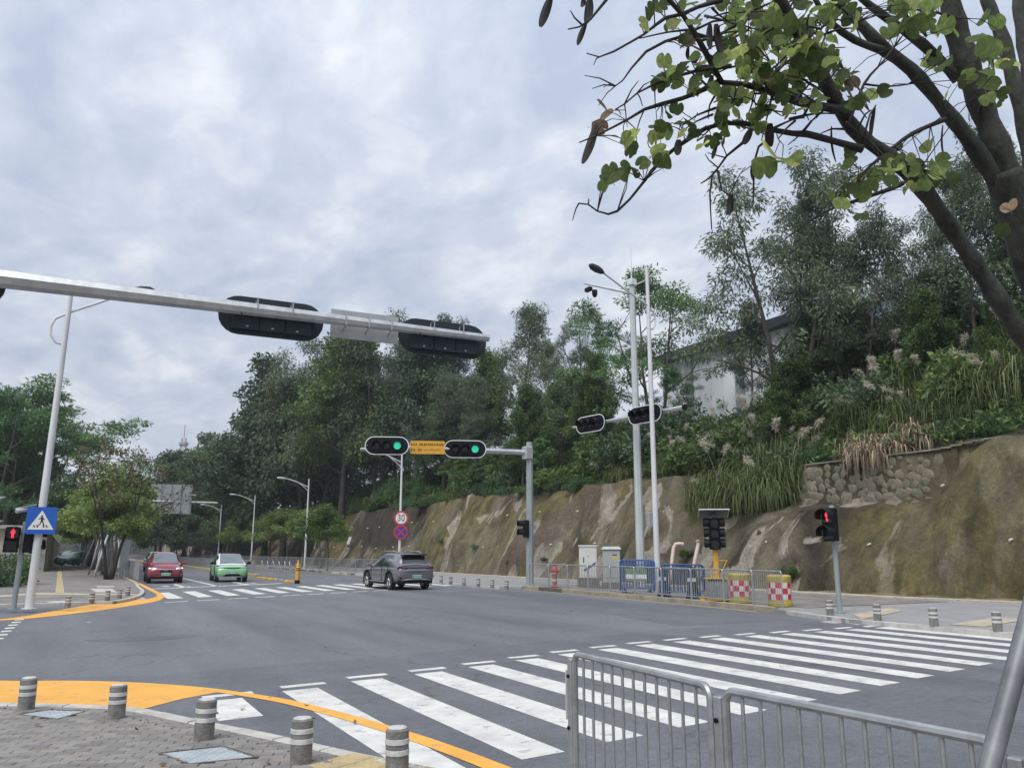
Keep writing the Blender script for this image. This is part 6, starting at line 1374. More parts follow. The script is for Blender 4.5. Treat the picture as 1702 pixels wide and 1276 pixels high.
tree_at('dense1', 1700, 300, 42, .7, 'dense dark tree at the far right behind the near trunk', None, 'broadleaf_tree')
tree_at('dense2', 1545, 470, 43, .75, 'bushy green tree above the pampas grass on the right hillside', None, 'rounded_tree')
tree_at('dense2', 1640, 495, 42, .7, 'bushy dark tree on the right hillside near the picture edge', None, 'rounded_tree')
tree_at('dense3', 1420, 500, 50, .6, 'dark understorey tree behind the large gums', None, 'broadleaf_tree')
# forest body behind and below the skyline
ORD = ['first', 'second', 'third', 'fourth', 'fifth', 'sixth', 'seventh', 'eighth', 'ninth', 'tenth', 'eleventh', 'twelfth', 'thirteenth', 'fourteenth', 'fifteenth', 'sixteenth', 'seventeenth', 'eighteenth', 'nineteenth', 'twentieth']
rf = random.Random(41); keys = ['dense1', 'dense2', 'dense3', 'gumw1', 'gumw2', 'gum1', 'gum2', 'feather2']
for i in range(64):
    px = 430+rf.random()*560; skyl = float(np.interp(px, [430, 470, 500, 560, 640, 760, 830, 900, 960, 1000], [720, 640, 600, 560, 545, 560, 600, 620, 590, 620]))
    D = rf.uniform(60, 118)*(1.0 if px > 600 else 1.12); row = skyl+rf.uniform(12, 170); x, y, z = AT(px, row, D)
    if x < 30.5 or z-hillz(x, y) < 3.5: continue
    tree_at(keys[rf.randrange(8)], px, row, D, rf.uniform(.75, 1.15), 'dark tree standing within the dense hillside forest', HG, 'forest_tree')
for i in range(22):
    px = 262+rf.random()*190; D = rf.uniform(125, 200); row = rf.uniform(770, 842); x, y, z = AT(px, row, D)
    if z-hillz(x, y) < 3: continue
    tree_at(keys[rf.randrange(3)], px, row, D, rf.uniform(.9, 1.25), 'dark tree in the lower forest behind the right-hand row of street trees', 'trees of the lower forest up the road', 'forest_tree')
for i in range(26):
    px = 1180+rf.random()*560; D = rf.uniform(44, 62); row = float(np.interp(px, [1180, 1300, 1500, 1740], [560, 420, 400, 330]))+rf.uniform(0, 150)
    x, y, z = AT(px, row, D)
    if (34 < x < 54 and 24 < y < 50) or z-hillz(x, y) < 3 or (px < 1365 and D < 66): continue
    tree_at(keys[3+rf.randrange(4)] if rf.random() < .7 else 'dense1', px, row, D, rf.uniform(.8, 1.1), 'grey-green tree within the right hillside wood', 'trees of the right hillside wood', 'forest_tree')
# slim saplings along the crest of the slope
sl_l = 'thin pale stemmed sapling planted along the crest of the cut slope'
for k, px in enumerate((680, 706, 728, 748, 764, 781, 800, 822, 855, 886, 945, 1012)):
    D = float(np.interp(px, [680, 900, 1010], [74, 58, 47])); row = 745+rf.uniform(-8, 22)-(20 if px > 850 else 0); x, y, z = AT(px, row, D); x = max(x, prof(y)[3][0]+.5)
    plant(('slim1', 'slim2')[k % 2], x, y, hillz(x, y), z-hillz(x, y), 1.5, ORD[k]+' thin pale stemmed sapling from the left along the crest of the slope', 'saplings along the crest of the slope', 'sapling', lean=rf.uniform(-.05, .05))
# street trees along the right pavement
sr = ['street tree nearest the yellow warning post in the right-hand row', 'yellowing street tree behind the second lamp of the right-hand row', 'orange-tinged street tree left of the second white lamp']
tree_at('bright', 549, 832, 71, .85, 'bright green round street tree in front of the dark cut slope', None, 'street_tree', zb=.1)
for k, y in enumerate(np.arange(79, 205, 7.2)):
    plant(('street1', 'street2')[k % 2], 21.6+rf.uniform(-.3, .3), float(y), .1, 7.0*rf.uniform(.9, 1.08), 1.15, ORD[k]+' yellowing street tree beyond the bright green one in the right-hand row', 'street trees along the right-hand kerb', 'street_tree')
# street trees along the left pavement, propped by stakes
lt = tree_at('bare', 203, 722, 54.5, 1.0, 'first tree of the left row, thin rust coloured top above the rest', None, 'street_tree', zb=.09)
x, y, z = AT(203, 760, 54.5); plant('street1', x+.15, y+.5,    .09, 5.6, .95, 'leafy lower tree growing against the thin topped first tree of the left row', None, 'street_tree')
stk = MB(); stk.tube([(0, 0, 0), (.95, 0, 3.1)], .06, 6); stm = stk.mesh('support_stake', 'stake', True); stk2 = MB(); stk2.tube([(0, 0, 0), (.8, 0, 3.6)], .07, 6); stm2 = stk2.mesh('support_stake', 'pole_white', True)
for k, y in enumerate(np.arange(59, 175, 6.2)):
    t = plant(('street2', 'street1')[k % 2], 2.45+rf.uniform(-.2, .2), float(y), .09, rf.uniform(6.6, 8.4), 1.2, ORD[k]+' staked street tree behind the thin rust-topped one on the left pavement', 'street trees along the left pavement', 'street_tree')
    if k < 10:
        for a in (0, 2.1, 4.2):
            s = link('support_stake', stm if k % 3 else stm2, t); i = 1/t.scale[0]; s.scale = (i, i, 1/t.scale[2]); s.rotation_euler = (0, 0, a); s.location = (-math.cos(a)*.95*i, -math.sin(a)*.95*i, .1)
# big trees behind the boundary wall on the left
for px, row, D, w, key, lab in ((64, 612, 90, 1.15, 'feather1', 'tall feathery tree behind the left lamp pole'), (18, 632, 87, .95, 'feather2', 'feathery tree at the left edge behind the gatehouse'), (76, 655, 97, 1.1, 'feather2', 'spreading feathery tree reaching right over the left street trees'), (-45, 640, 88, 1.0, 'feather1', 'feathery tree cut by the left picture edge'), (40, 700, 98, .8, 'dense1', 'dark dense tree behind the feathery trees on the left')):
    tree_at(key, px, row, D, w, lab, None, 'feathery_tree' if key[0] == 'f' else 'broadleaf_tree', zb=0)
for k in range(16):
    px = -10+rf.random()*118; D = rf.uniform(100, 175)
    if AT(px, 800, D)[0] > -6.5: continue
    tree_at(keys[rf.randrange(3)], px, rf.uniform(770, 850), D, 1.1, 'dark tree behind the boundary wall on the left', 'trees behind the left boundary wall', 'forest_tree', zb=0)
# bushes
def bush_proto(seed, leafm, per=150, ln=.13, wd=.07, n=26, flat=.8):
    rs = np.random.RandomState(seed); C = rs.normal(size=(n, 3))*np.array([.55, .55, .32]); C[:, 2] = np.abs(C[:, 2])+.25; V, tone = leaves_np(rs, C, per, .38, flat, ln, wd, .1, .8, np.clip(.45+rs.normal(size=n)*.2, 0, 1))
    V[:, 2] = np.maximum(V[:, 2], .0); wd_ = MB()
    for k in range(10): wd_.tube(limb(rs, (0, 0, 0), C[k]*1.0, float(np.linalg.norm(C[k])), .02, 3, .15), [.02, .015, .01, .006], 4, False)
    return np_mesh('foliage', V, np.arange(len(V), dtype=np.int32).reshape(-1, 4), [leafm], tone), wd_.mesh('stem', 'bark', True)
BU = [bush_proto(1, 'leaf_mid'), bush_proto(2, 'leaf_dark'), bush_proto(3, 'leaf_feather', 120, .2, .05), bush_proto(4, 'leaf_mid', 130, .18, .09)]
def bush(x, y, z, s, label, group, k=None, name='bush', sz=None):
    f, st = BU[rf.randrange(4) if k is None else k]; t = thing(name, label, 'bush', (x, y, z-.1), rf.uniform(0, 6.28), group); t.scale = (s, s, sz or s*rf.uniform(.8, 1.25)); link('foliage', f, t); link('stem', st, t); return t
for i in range(70):
    y = rf.uniform(29, 118); x = prof(y)[3][0]+abs(rf.gauss(0, 1))*5+.6; bush(x, y, hillz(x, y), rf.uniform(1.0, 2.3), 'dark green bush under the trees behind the crest of the slope', 'bushes behind the crest of the slope')
for i in range(62):
    y = rf.uniform(11, 28); x = prof(y)[3][0]+(.9 if i < 20 else 3.5)+rf.random()*(1.2 if i < 20 else 9); bush(x, y, hillz(x, y)-(.25 if i < 20 else 0), rf.uniform(.45, .75) if i < 20 else rf.uniform(.8, 2.0), 'green bush on the right hillside above the mossy wall', 'bushes above the mossy wall')
for i in range(9):
    bush(-1.9-rf.random()*3.6, 42+rf.random()*9, .05, rf.uniform(.9, 1.15), 'dark clipped shrub in the bed at the left edge', 'shrubs in the left corner bed', rf.choice((0, 1)), sz=1.25)
for i in range(64):
    y = 34+rf.random()**1.3*84; P = prof(y); bush(P[2][0]+rf.uniform(-.2, .7), y, P[2][1]-.1, rf.uniform(.35, .95), 'low scrub tuft growing along the crest of the cut slope', 'scrub tufts along the crest of the slope')
# pampas and reed grass
def blades_np(rs, n, L, spread, wd, arch, tone0, base=.20, hang=0.0, seg=5):
    az = rs.uniform(0, 2*math.pi, n); ln = L*rs.uniform(.55, 1.1, n); e0 = rs.uniform(*spread, n); b = rs.normal(size=(n, 2))*base; V = np.zeros((n, seg+1, 2, 3)); p = np.zeros((n, 3)); p[:, 0] = b[:, 0]; p[:, 1] = b[:, 1]; e = e0.copy(); ar = arch*rs.uniform(.6, 1.4, n)
    sd = np.stack([-np.sin(az), np.cos(az), np.zeros(n)], 1)
    for k in range(seg+1):
        w = wd*(1-(k/seg)**2*.9)*.5*rs.uniform(.8, 1.2); V[:, k, 0] = p-sd*w; V[:, k, 1] = p+sd*w; d = np.stack([np.cos(az)*np.cos(e), np.sin(az)*np.cos(e), np.sin(e)], 1); p = p+d*(ln/seg)[:, None]; e = np.maximum(e-ar/seg*(.35+k*.62), -1.5)
    idx = np.arange(n*(seg+1)*2).reshape(n, seg+1, 2); F = np.stack([idx[:, :-1, 0], idx[:, :-1, 1], idx[:, 1:, 1], idx[:, 1:, 0]], -1).reshape(-1, 4); tone = np.repeat(np.clip(tone0+rs.normal(size=n)*.32, 0, 1), seg)
    return V.reshape(-1, 3), F, tone
def clump_proto(seed, n, L, spread, wd, arch, m, tone, plumes=0):
    rs = np.random.RandomState(seed); V, F, tn = blades_np(rs, n, L, spread, wd, arch, tone); out = [('blades', np_mesh('blades', V, F, [m], tn))]
    if plumes:
        C = []; st = MB()
        for k in range(plumes):
            az = rs.uniform(0, 6.28); e = rs.uniform(.9, 1.35); l = L*rs.uniform(.8, 1.1); pts = limb(rs, (rs.normal()*.2, rs.normal()*.2, 0), (math.cos(az)*math.cos(e), math.sin(az)*math.cos(e), math.sin(e)), l, -.05, 5, .03); st.tube(pts, .008, 3, False)
            d = pts[-1]-pts[-2]; d /= np.linalg.norm(d)
            for q in range(7): C.append(pts[-1]+d*.08*q+np.array([0, 0, -.006*q*q]))
        V, tn = leaves_np(rs, C, 26, .055, 1.0, .12, .016, .5, .2, np.full(len(C), .5)); out.append(('plume', np_mesh('plume', V, np.arange(len(V), dtype=np.int32).reshape(-1, 4), ['plume'], tn))); out.append(('stalk', st.mesh('stalk', 'blade_dry' if False else 'stake', True)))
    return out
GP = [clump_proto(1, 420, 2.1, (.7, 1.55), .034, 2.7, 'blade_green', .38), clump_proto(2, 400, 2.0, (.6, 1.5), .032, 2.9, 'blade_green', .42, 3), clump_proto(3, 300, 1.7, (-.3, 1.3), .05, 4.2, 'blade_dry', .55), clump_proto(4, 400, 2.0, (.5, 1.5), .034, 3.1, 'blade_green', .62, 2)]
def grass(x, y, z, s, k, label, group=None):
    t = thing('grass_clump', label, 'grass clump', (x, y, z-.08), rf.uniform(0, 6.28), group); t.scale = (s, s, s*rf.uniform(.9, 1.15))
    for nm, me in GP[k]:
        q = link(nm, me, t)
        if nm == 'plume': q['kind'] = 'stuff'
    return t
gl1, gl2, gl3 = 'long bladed green grass clump hanging over the ledge of the slope', 'tall reed grass clump on the right hillside above the stone wall', 'withered tan grass clump hanging over the stone wall'
for i in range(26):
    y = rf.uniform(28.3, 34.0); P = prof(y); x = lerp(P[1][0]+.5, P[3][0]+2.6, rf.random()**.9); grass(x, y, hillz(x, y), rf.uniform(1.15, 1.8), rf.choice((0, 0, 1, 3, 3)), gl1, 'grass clumps on the ledge of the slope')
for i in range(50):
    y = rf.uniform(13.5, 29); P = prof(y); dx = (2.2 if y < 27.5 else .3)+rf.random()*8; x = P[3][0]+dx; grass(x, y, hillz(x, y), rf.uniform(.8, 1.1) if dx < 4 else rf.uniform(1.1, 1.9), rf.choice((0, 0, 3, 1, 0, 3)), gl2, 'reed grass clumps above the stone wall')
for y, dx in ((21.9, 1.4), (22.4, .5), (22.9, .1), (23.3, 1.0), (23.6, .0), (24.2, .6), (22.6, 1.9), (24.8, 1.5)):
    P = prof(y); x = P[3][0]+dx; grass(x, y, hillz(x, y)+.15, rf.uniform(.8, 1.15), 2, gl3, 'withered grass clumps over the stone wall')
for i in range(46):
    y = rf.uniform(30, 46); x = prof(y)[3][0]+.5+rf.random()*6.5; grass(x, y, hillz(x, y), rf.uniform(.8, 1.2), rf.choice((1, 0, 3)), 'plumed grass clump behind the crest near the white lamp pole', 'plumed grass clumps below the shed')
def crest_at(px, dx, idx=3):
    D = 24.0
    while D < 70:
        x, y, z = AT(px, 760, D)
        if x >= prof(y)[idx][0]+dx: return x, y
        D += .1
for px, dx, idx, sc, k, lab in ((1440, 3.2, 3, 1.55, 0, 'largest fountain of reed grass above the middle of the stone wall'), (1505, 3.0, 3, 1.5, 3, 'big drooping reed clump right of the largest reed fountain'), (1395, 4.2, 3, 1.6, 3, 'big drooping reed clump left of the largest reed fountain'), (1560, 3.0, 3, 1.3, 0, 'reed clump above the top of the mossy wall'), (1250, .6, 1, 1.5, 0, 'big drooping grass fountain on the ledge left of the stone wall'), (1212, .7, 1, 1.4, 3, 'paler drooping grass fountain left of the big one on the ledge'), (1288, .9, 1, 1.3, 0, 'grass fountain touching the left end of the stone wall'), (1330, 5.5, 3, 1.7, 3, 'tall reed clump hiding the right end of the shed'), (1640, 4.0, 3, 1.6, 0, 'reed clump at the right picture edge above the wall')):
    x, y = crest_at(px, dx, idx); grass(x, y, hillz(x, y), sc, k, lab)
for k in range(22):
    px = 1340+rf.random()*380; D = rf.uniform(45, 58); x, y, z = AT(px, rf.uniform(430, 570), D)
    if z-hillz(x, y) > 2.5: plant(rf.choice(('gumw1', 'dense2', 'dense1', 'gumw2', 'dense2')), x, y, hillz(x, y), z-hillz(x, y), rf.uniform(.85, 1.25), 'middle storey tree thickening the right hillside wood', 'middle storey trees of the right hillside wood', 'forest_tree')
for px, row, D, w in ((1318, 590, 46, 1.1), (1350, 560, 48, 1.1), (1290, 640, 45, 1.0)):
    tree_at('dense2', px, row, D, w, {1318: 'leafy small tree covering the right end of the shed', 1350: 'leafy small tree right of the shed end', 1290: 'low leafy tree in front of the shed columns'}[px], None, 'rounded_tree')
wk = 0
for y in (24.8, 27.6, 31.5, 36.0, 39.5, 44.2, 48.8, 55.0, 61.5, 66.0):
    zz = rf.uniform(.5, 2.6); P = prof(y); bush(lerp(P[0][0], P[1][0], (zz-.09)/(P[1][1]-.09))-.25, y, zz, rf.uniform(.16, .34), 'small weed tuft rooted in the face of the cut slope', 'weed tufts on the face of the cut slope', name='weed_tuft')
# undergrowth covering the hill floor: leaves too many to count
rs = np.random.RandomState(77); C = []
while len(C) < 2600:
    y = rs.uniform(10, 125); x = prof(y)[3][0]+.2+abs(rs.normal())*(9 if y > 30 else 6)
    C.append((x, y, hillz(x, y)+rs.uniform(.0, .5)+.25*abs(fbm(x*.4, y*.4, 0))))
V, tn = leaves_np(rs, np.array(C), 34, .8, .5, .30, .12, .0, .9, np.clip(.4+rs.normal(size=len(C))*.2, 0, 1)); tag(link('undergrowth', np_mesh('undergrowth', V, np.arange(len(V), dtype=np.int32).reshape(-1, 4), ['leaf_mid'], tn)), 'low mixed undergrowth covering the forest floor', 'undergrowth', kind='stuff')
# wood on the far ridge, too distant to tell trees apart
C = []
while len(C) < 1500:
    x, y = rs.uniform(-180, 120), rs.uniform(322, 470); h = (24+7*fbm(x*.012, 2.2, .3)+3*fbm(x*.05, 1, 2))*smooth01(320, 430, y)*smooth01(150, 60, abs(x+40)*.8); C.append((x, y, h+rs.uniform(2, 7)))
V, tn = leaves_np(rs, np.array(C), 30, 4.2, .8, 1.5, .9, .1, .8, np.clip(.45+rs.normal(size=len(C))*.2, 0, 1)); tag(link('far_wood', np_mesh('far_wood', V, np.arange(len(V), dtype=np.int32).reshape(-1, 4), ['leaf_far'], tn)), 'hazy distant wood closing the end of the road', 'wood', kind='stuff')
# dry leaf litter along the foot of the right wall
V = []; 
C = [(base_x(y)-.3+rs.uniform(-.1, .9), y, .18) for y in rs.uniform(8, 24, 420)]
C = [(x, y, .13 if x < base_x(y) else .2+.9*(x-base_x(y))) for x, y, z in C]
V, tn = leaves_np(rs, np.array(C), 2, .12, .15, .07, .04, 0, 1.5, np.full(len(C), .6)); L0 = tag(link('leaf_litter', np_mesh('leaf_litter', V, np.arange(len(V), dtype=np.int32).reshape(-1, 4), ['leaf_dry'], tn)), 'dry leaf litter along the foot of the mossy wall', 'leaf litter', kind='stuff')
C = [(rs.uniform(-1.0, 2.2), rs.uniform(5.6, 10.0), ZS+.008) for k in range(26)]+[(rs.uniform(1.5, 3.0), rs.uniform(8, 12), .012) for k in range(8)]+[(rs.uniform(2, 15), rs.uniform(9, 24), .012) for k in range(22)]
V, tn = leaves_np(rs, np.array(C), 1, .01, .1, .062, .040, 0, 3.0, np.full(len(C), .3)); tag(link('leaf_litter', np_mesh('leaf_litter', V, np.arange(len(V), dtype=np.int32).reshape(-1, 4), ['leaf_dry'], tn)), 'scattered fallen leaves on the near paving and road', 'leaf litter', kind='stuff')
# ------------------------------------------------------------------ the near bauhinia tree at the upper right
rb = random.Random(12)
bt = thing('near_tree', 'near tree with big two-lobed leaves and dark boughs reaching in from the upper right', 'tree', (0, 0, 0))
tb = Q(1860, 900, 3.7); base = Vector((tb.x, tb.y, ZS)); bt.location = base
def W3(pts, d0, d1=None):
    n = len(pts); d1 = d0 if d1 is None else d1; return [Q(x, y, lerp(d0, d1, i/(n-1)))-base for i, (x, y) in enumerate(pts)]
def dens(pts):
    return curve_pts(pts, .05)
wood = MB()
def bough(pts, d0, d1, r0, r1, n=10, part=None):
    if r0 > .02: r0, r1 = r0*.62, r1*.60
    c = dens(W3(pts, d0, d1)); N = len(c); b = part or wood; b.tube(c, [lerp(r0, r1, (i/(N-1))**.8)*(1+.10*math.sin(i*1.7+r0*90)+.05*math.sin(i*.6)) for i in range(N)], n, True); return c
px2m = lambda px, d: px*d/F_PX
trk = [Vector((0, 0, 0)), Vector((-.02, .03, 1.0))]+W3([(1835, 760), (1800, 640), (1752, 520), (1702, 392), (1668, 285)], 3.7, 3.6)
c = dens(trk); N = len(c); tk = MB(); tk.tube(c, [lerp(.17, .07, i/(N-1))*(1+.05*math.sin(i*.9)) for i in range(N)], 14); tk.build('trunk', 'bark_near', bt, True, 180)
D = 3.6
def bpart(name='bough'):
    return MB()
B1 = [(1795, 700), (1700, 560), (1629, 451), (1575, 372), (1534, 314), (1480, 262), (1433, 228), (1405, 196), (1388, 165)]
m = MB(); bough(B1, 3.68, 3.3, .078, .048, 12, m); m.build('bough', 'bark_near', bt, True, 180)
m = MB(); bough([(1388, 165), (1362, 118), (1338, 74), (1300, 8), (1280, -40)], 3.3, 3.1, .05, .036, 10, m); m.build('bough', 'bark_near', bt, True, 180)
m = MB(); bough([(1655, 300), (1610, 232), (1574, 186), (1515, 116), (1472, 84), (1440, 50), (1389, -5), (1370, -40)], 3.6, 3.5, .062, .036, 10, m); m.build('bough', 'bark_near', bt, True, 180)
m = MB(); bough([(1690, 340), (1655, 240), (1608, 110), (1583, 24), (1570, -60)], 3.6, 3.7, .10, .078, 12, m); m.build('bough', 'bark_near', bt, True, 180)
m = MB(); bough([(1592, 132), (1560, 98), (1534, 74), (1479, 34), (1432, -2), (1405, -30)], 3.66, 3.6, .04, .026, 10, m); m.build('bough', 'bark_near', bt, True, 180)
m = MB(); bough([(1725, 330), (1700, 200), (1668, 70), (1640, 0), (1625, -50)], 3.7, 3.9, .06, .045, 10, m); m.build('bough', 'bark_near', bt, True, 180)
m = MB(); bough([(1730, 240), (1705, 90), (1690, -50)], 3.7, 4.0, .06, .05, 10, m); m.build('bough', 'bark_near', bt, True, 180)
m = MB(); bough([(1472, 86), (1421, 67), (1378, 35), (1350, -10)], 3.5, 3.4, .030, .018, 8, m); m.build('bough', 'bark_near', bt, True, 180)
m = MB(); bough([(1395, 182), (1338, 172), (1299, 160), (1240, 141), (1193, 137)], 3.3, 3.15, .032, .017, 8, m); m.build('bough', 'bark_near', bt, True, 180)
tw = MB(); TW = []
def twig(pts, d0=3.2, d1=3.1, r0=.010, r1=.0028):
    c = bough(pts, d0, d1, r0, r1, 6, tw); TW.append(c); return c
twig([(1433, 248), (1342, 223), (1318, 222), (1283, 216), (1237, 205), (1202, 205), (1172, 214), (1139, 235), (1100, 265), (1071, 301), (1047, 331), (1026, 351), (1011, 356), (993, 351), (978, 340), (962, 338)], 3.3, 3.0, .017, .0028)
twig([(1193, 137), (1157, 155), (1133, 164), (1100, 173), (1071, 182), (1041, 200), (1020, 211), (990, 226), (963, 237)], 3.15, 3.0, .012, .0026)
twig([(1105, -20), (1112, 0), (1136, 27), (1154, 54), (1172, 86), (1193, 125), (1199, 136)], 3.0, 3.15, .008, .012)
twig([(1200, 0), (1160, 12), (1133, 24), (1106, 30), (1071, 57), (1047, 71), (1020, 86), (996, 95), (975, 89)], 3.1, 3.0, .010, .0026)
twig([(1200, 70), (1160, 58), (1133, 61), (1106, 69), (1074, 86), (1050, 113), (1035, 134), (1023, 143)], 3.1, 3.0, .009, .0024)
twig([(1215, 110), (1157, 118), (1088, 140), (1059, 155), (1038, 173), (1023, 182)], 3.1, 3.0, .009, .0024)
twig([(1020, -20), (1008, 0), (981, 33), (963, 45), (944, 49)], 3.0, 3.0, .007, .0022); twig([(968, 42), (955, 30), (948, 18)], 3.0, 3.0, .004, .002)
twig([(1250, 210), (1234, 238), (1208, 259), (1193, 280), (1178, 297), (1165, 305)], 3.15, 3.1, .007, .0022); twig([(1184, 290), (1180, 320), (1181, 350), (1183, 382)], 3.1, 3.1, .004, .0026); twig([(1192, 283), (1200, 316), (1212, 325), (1208, 357)], 3.1, 3.1, .004, .0022)
twig([(1195, 280), (1178, 266), (1172, 256)], 3.1, 3.1, .003, .0016); twig([(1205, 262), (1190, 258), (1176, 254)], 3.1, 3.1, .003, .0016)
twig([(1283, 218), (1276, 232), (1261, 244), (1254, 268), (1252, 337)], 3.2, 3.2, .006, .0035)
twig([(1572, 198), (1515, 223), (1472, 255), (1436, 286), (1425, 305)], 3.55, 3.3, .011, .006); twig([(1500, 305), (1480, 314), (1425, 333), (1370, 353), (1307, 396)], 3.4, 3.2, .011, .0024)
twig([(1410, 210), (1436, 140), (1470, 100), (1498, 62)], 3.3, 3.4, .007, .004); twig([(1436, 140), (1475, 144), (1510, 140)], 3.35, 3.4, .005, .003)
twig([(1434, 236), (1446, 190), (1456, 175)], 3.3, 3.3, .006, .003); twig([(1425, 215), (1438, 190), (1448, 183)], 3.3, 3.3, .005, .0025)
twig([(1625, 190), (1642, 150), (1652, 120), (1648, 88), (1640, 62)], 3.6, 3.4, .008, .003); twig([(1590, 30), (1560, 22), (1520, 16), (1490, 10)], 3.6, 3.4, .008, .003); twig([(1600, 140), (1565, 112), (1535, 98)], 3.6, 3.5, .006, .003); twig([(1470, 268), (1500, 274), (1530, 280), (1552, 302)], 3.35, 3.3, .007, .003); twig([(1540, 60), (1510, 30), (1488, 8)], 3.55, 3.4, .006, .003)
for k in range(80):
    x, y = rb.uniform(1150, 1410), rb.uniform(0, 215); a = rb.uniform(0, 6.28); l = rb.uniform(40, 110); twig([(x, y), (x+math.cos(a)*l*.5+rb.uniform(-8, 8), y+math.sin(a)*l*.4), (x+math.cos(a)*l, y+math.sin(a)*l*.7+8)], rb.uniform(3.0, 3.4), rb.uniform(3.0, 3.4), .0055, .002)
for k in range(26):
    c0 = TW[rb.randrange(6)]; p = c0[rb.randrange(len(c0)//3, len(c0))]; d = Vector((rb.uniform(-1, 1), rb.uniform(-1, 1), rb.uniform(-1, .6))).normalized()*rb.uniform(.05, .14); tw.tube([p, p+d*.5+Vector((0, 0, .01)), p+d], [.003, .0024, .0014], 4)
# two-lobed leaves
def leaf_mesh(seed):
    r = random.Random(seed); pts = [(0, 0)]
    lobe = [(-.10, -.05), (-.30, -.03), (-.46, .14), (-.52, .38), (-.47, .64), (-.34, .83), (-.18, .90), (-.06, .80), (0, .66)]
    out_ = lobe+[(-x, y) for x, y in lobe[-2::-1]]; cup = r.uniform(.15, .5); wav = r.uniform(-.08, .08); vs = [(0, .0, 0)]
    for x, y in out_: vs.append((x*r.uniform(.93, 1.06), y-.0, cup*abs(x)*abs(x)*1.2-.12*(y-.3)**2+wav*math.sin(y*5)*abs(x)*2))
    vs.append((0, .33, -.01)); c = len(vs)-1; n = len(out_); fs = [(c, 1+i, 2+i) for i in range(n-1)]+[(c, n, 0), (c, 0, 1)]
    b = MB(); b.add(vs, fs); b.add([(-.012, -.3, -.06), (.012, -.3, -.06), (.008, .0, 0), (-.008, .0, 0)], [(0, 1, 2, 3)])
    me = b.mesh('leaf', 'leaf_near', True, 180); a = me.attributes.new('tone', 'FLOAT', 'FACE'); a.data.foreach_set('value', np.full(len(me.polygons), .5, np.float32)); return me
LM = [leaf_mesh(k) for k in range(5)]; LD = leaf_mesh(9); LD.materials.clear(); LD.materials.append(M['leaf_dry'])
spots = []
def leaf_at(px, py, d, size, dry=False): spots.append((Q(px, py, d)-base, size, dry))
for px, py, n in ((1040, 232, 2), (1050, 238, 1), (1062, 246, 2), (1012, 300, 3), (1020, 303, 2), (1048, 288, 2), (1056, 282, 1), (1080, 264, 2), (1092, 274, 3), (1088, 233, 2), (1100, 210, 3), (1118, 186, 2), (1112, 216, 2), (1142, 208, 2), (1158, 205, 2), (1134, 228, 2), (1182, 232, 3), (1208, 216, 2), (1200, 184, 5), (1222, 162, 4), (1198, 156, 2), (1154, 144, 3), (1124, 132, 5), (1100, 122, 3), (1094, 131, 2), (1172, 112, 2), (1160, 98, 1), (1075, 36, 2), (1096, 10, 2), (1122, 45, 3), (1164, 33, 2), (1152, 66, 3), (1244, 80, 3), (1140, 2, 2), (1262, 205, 6), (1275, 125, 6), (1238, 120, 4), (1260, 185, 3)):
    for k in range(n): leaf_at(px+rb.gauss(0, 6), py+rb.gauss(0, 6), rb.uniform(2.95, 3.2), rb.uniform(.050, .080))
for k in range(84):
    x = rb.uniform(1185, 1425); y = rb.uniform(-10, 200)*(1 if x < 1380 else .8); leaf_at(x, y, rb.uniform(2.9, 3.7), rb.uniform(.05, .085))
for px, py, n, sp_, s in ((1290, 60, 22, 34, .085), (1330, 110, 20, 34, .085), (1262, 30, 16, 30, .08), (1360, 60, 14, 34, .085), (1300, 105, 4, 12, .13), (1520, 275, 16, 18, .08), (1542, 296, 9, 14, .075), (1470, 288, 10, 16, .075), (1430, 308, 12, 18, .075), (1400, 320, 8, 14, .07), (1412, 270, 3, 14, .06), (1455, 160, 3, 8, .08), (1430, 165, 3, 10, .07), (1545, 105, 5, 14, .09), (1500, 14, 20, 26, .09), (1545, 24, 12, 18, .085), (1655, 120, 9, 16, .07), (1645, 90, 6, 12, .07), (1655, 150, 5, 12, .07), (1590, 140, 3, 8, .07), (1405, 125, 2, 6, .08), (1325, 160, 6, 20, .09), (1640, 60, 5, 18, .1)):
    for k in range(n): leaf_at(px+rb.gauss(0, sp_), py+rb.gauss(0, sp_*.8), rb.uniform(3.0, 3.7), s*rb.uniform(.7, 1.1))
for px, py, s in ((1287, 257, .165), (1300, 268, .11), (1268, 262, .10)): leaf_at(px, py, 2.85, s)
for px, py in ((1010, 186), (1018, 184), (984, 212), (990, 205), (1664, 372), (1655, 398), (1680, 350), (1412, 130), (1140, 68), (1155, 62), (1280, 135)): leaf_at(px, py, rb.uniform(3, 3.4), rb.uniform(.05, .08), True)
TP = [p for c0 in TW for p in c0[::2]]; TPa = np.array([tuple(p) for p in TP])
for p, s, dry in spots:
    d_ = np.linalg.norm(TPa-np.array(p), axis=1); k = int(d_.argmin())
    if d_[k] > .02:
        a_ = TP[k]; m_ = a_.lerp(p, .5)+Vector((rb.uniform(-.02, .02), rb.uniform(-.02, .02), .02)); tw.tube([a_, m_, p], [.0024, .0018, .0012], 4, False)
tw.build('twigs', 'twig', bt, True, 180)
spots.sort(key=lambda s: -s[1]/max(.5, (s[0]+base).length)); rest = MB()
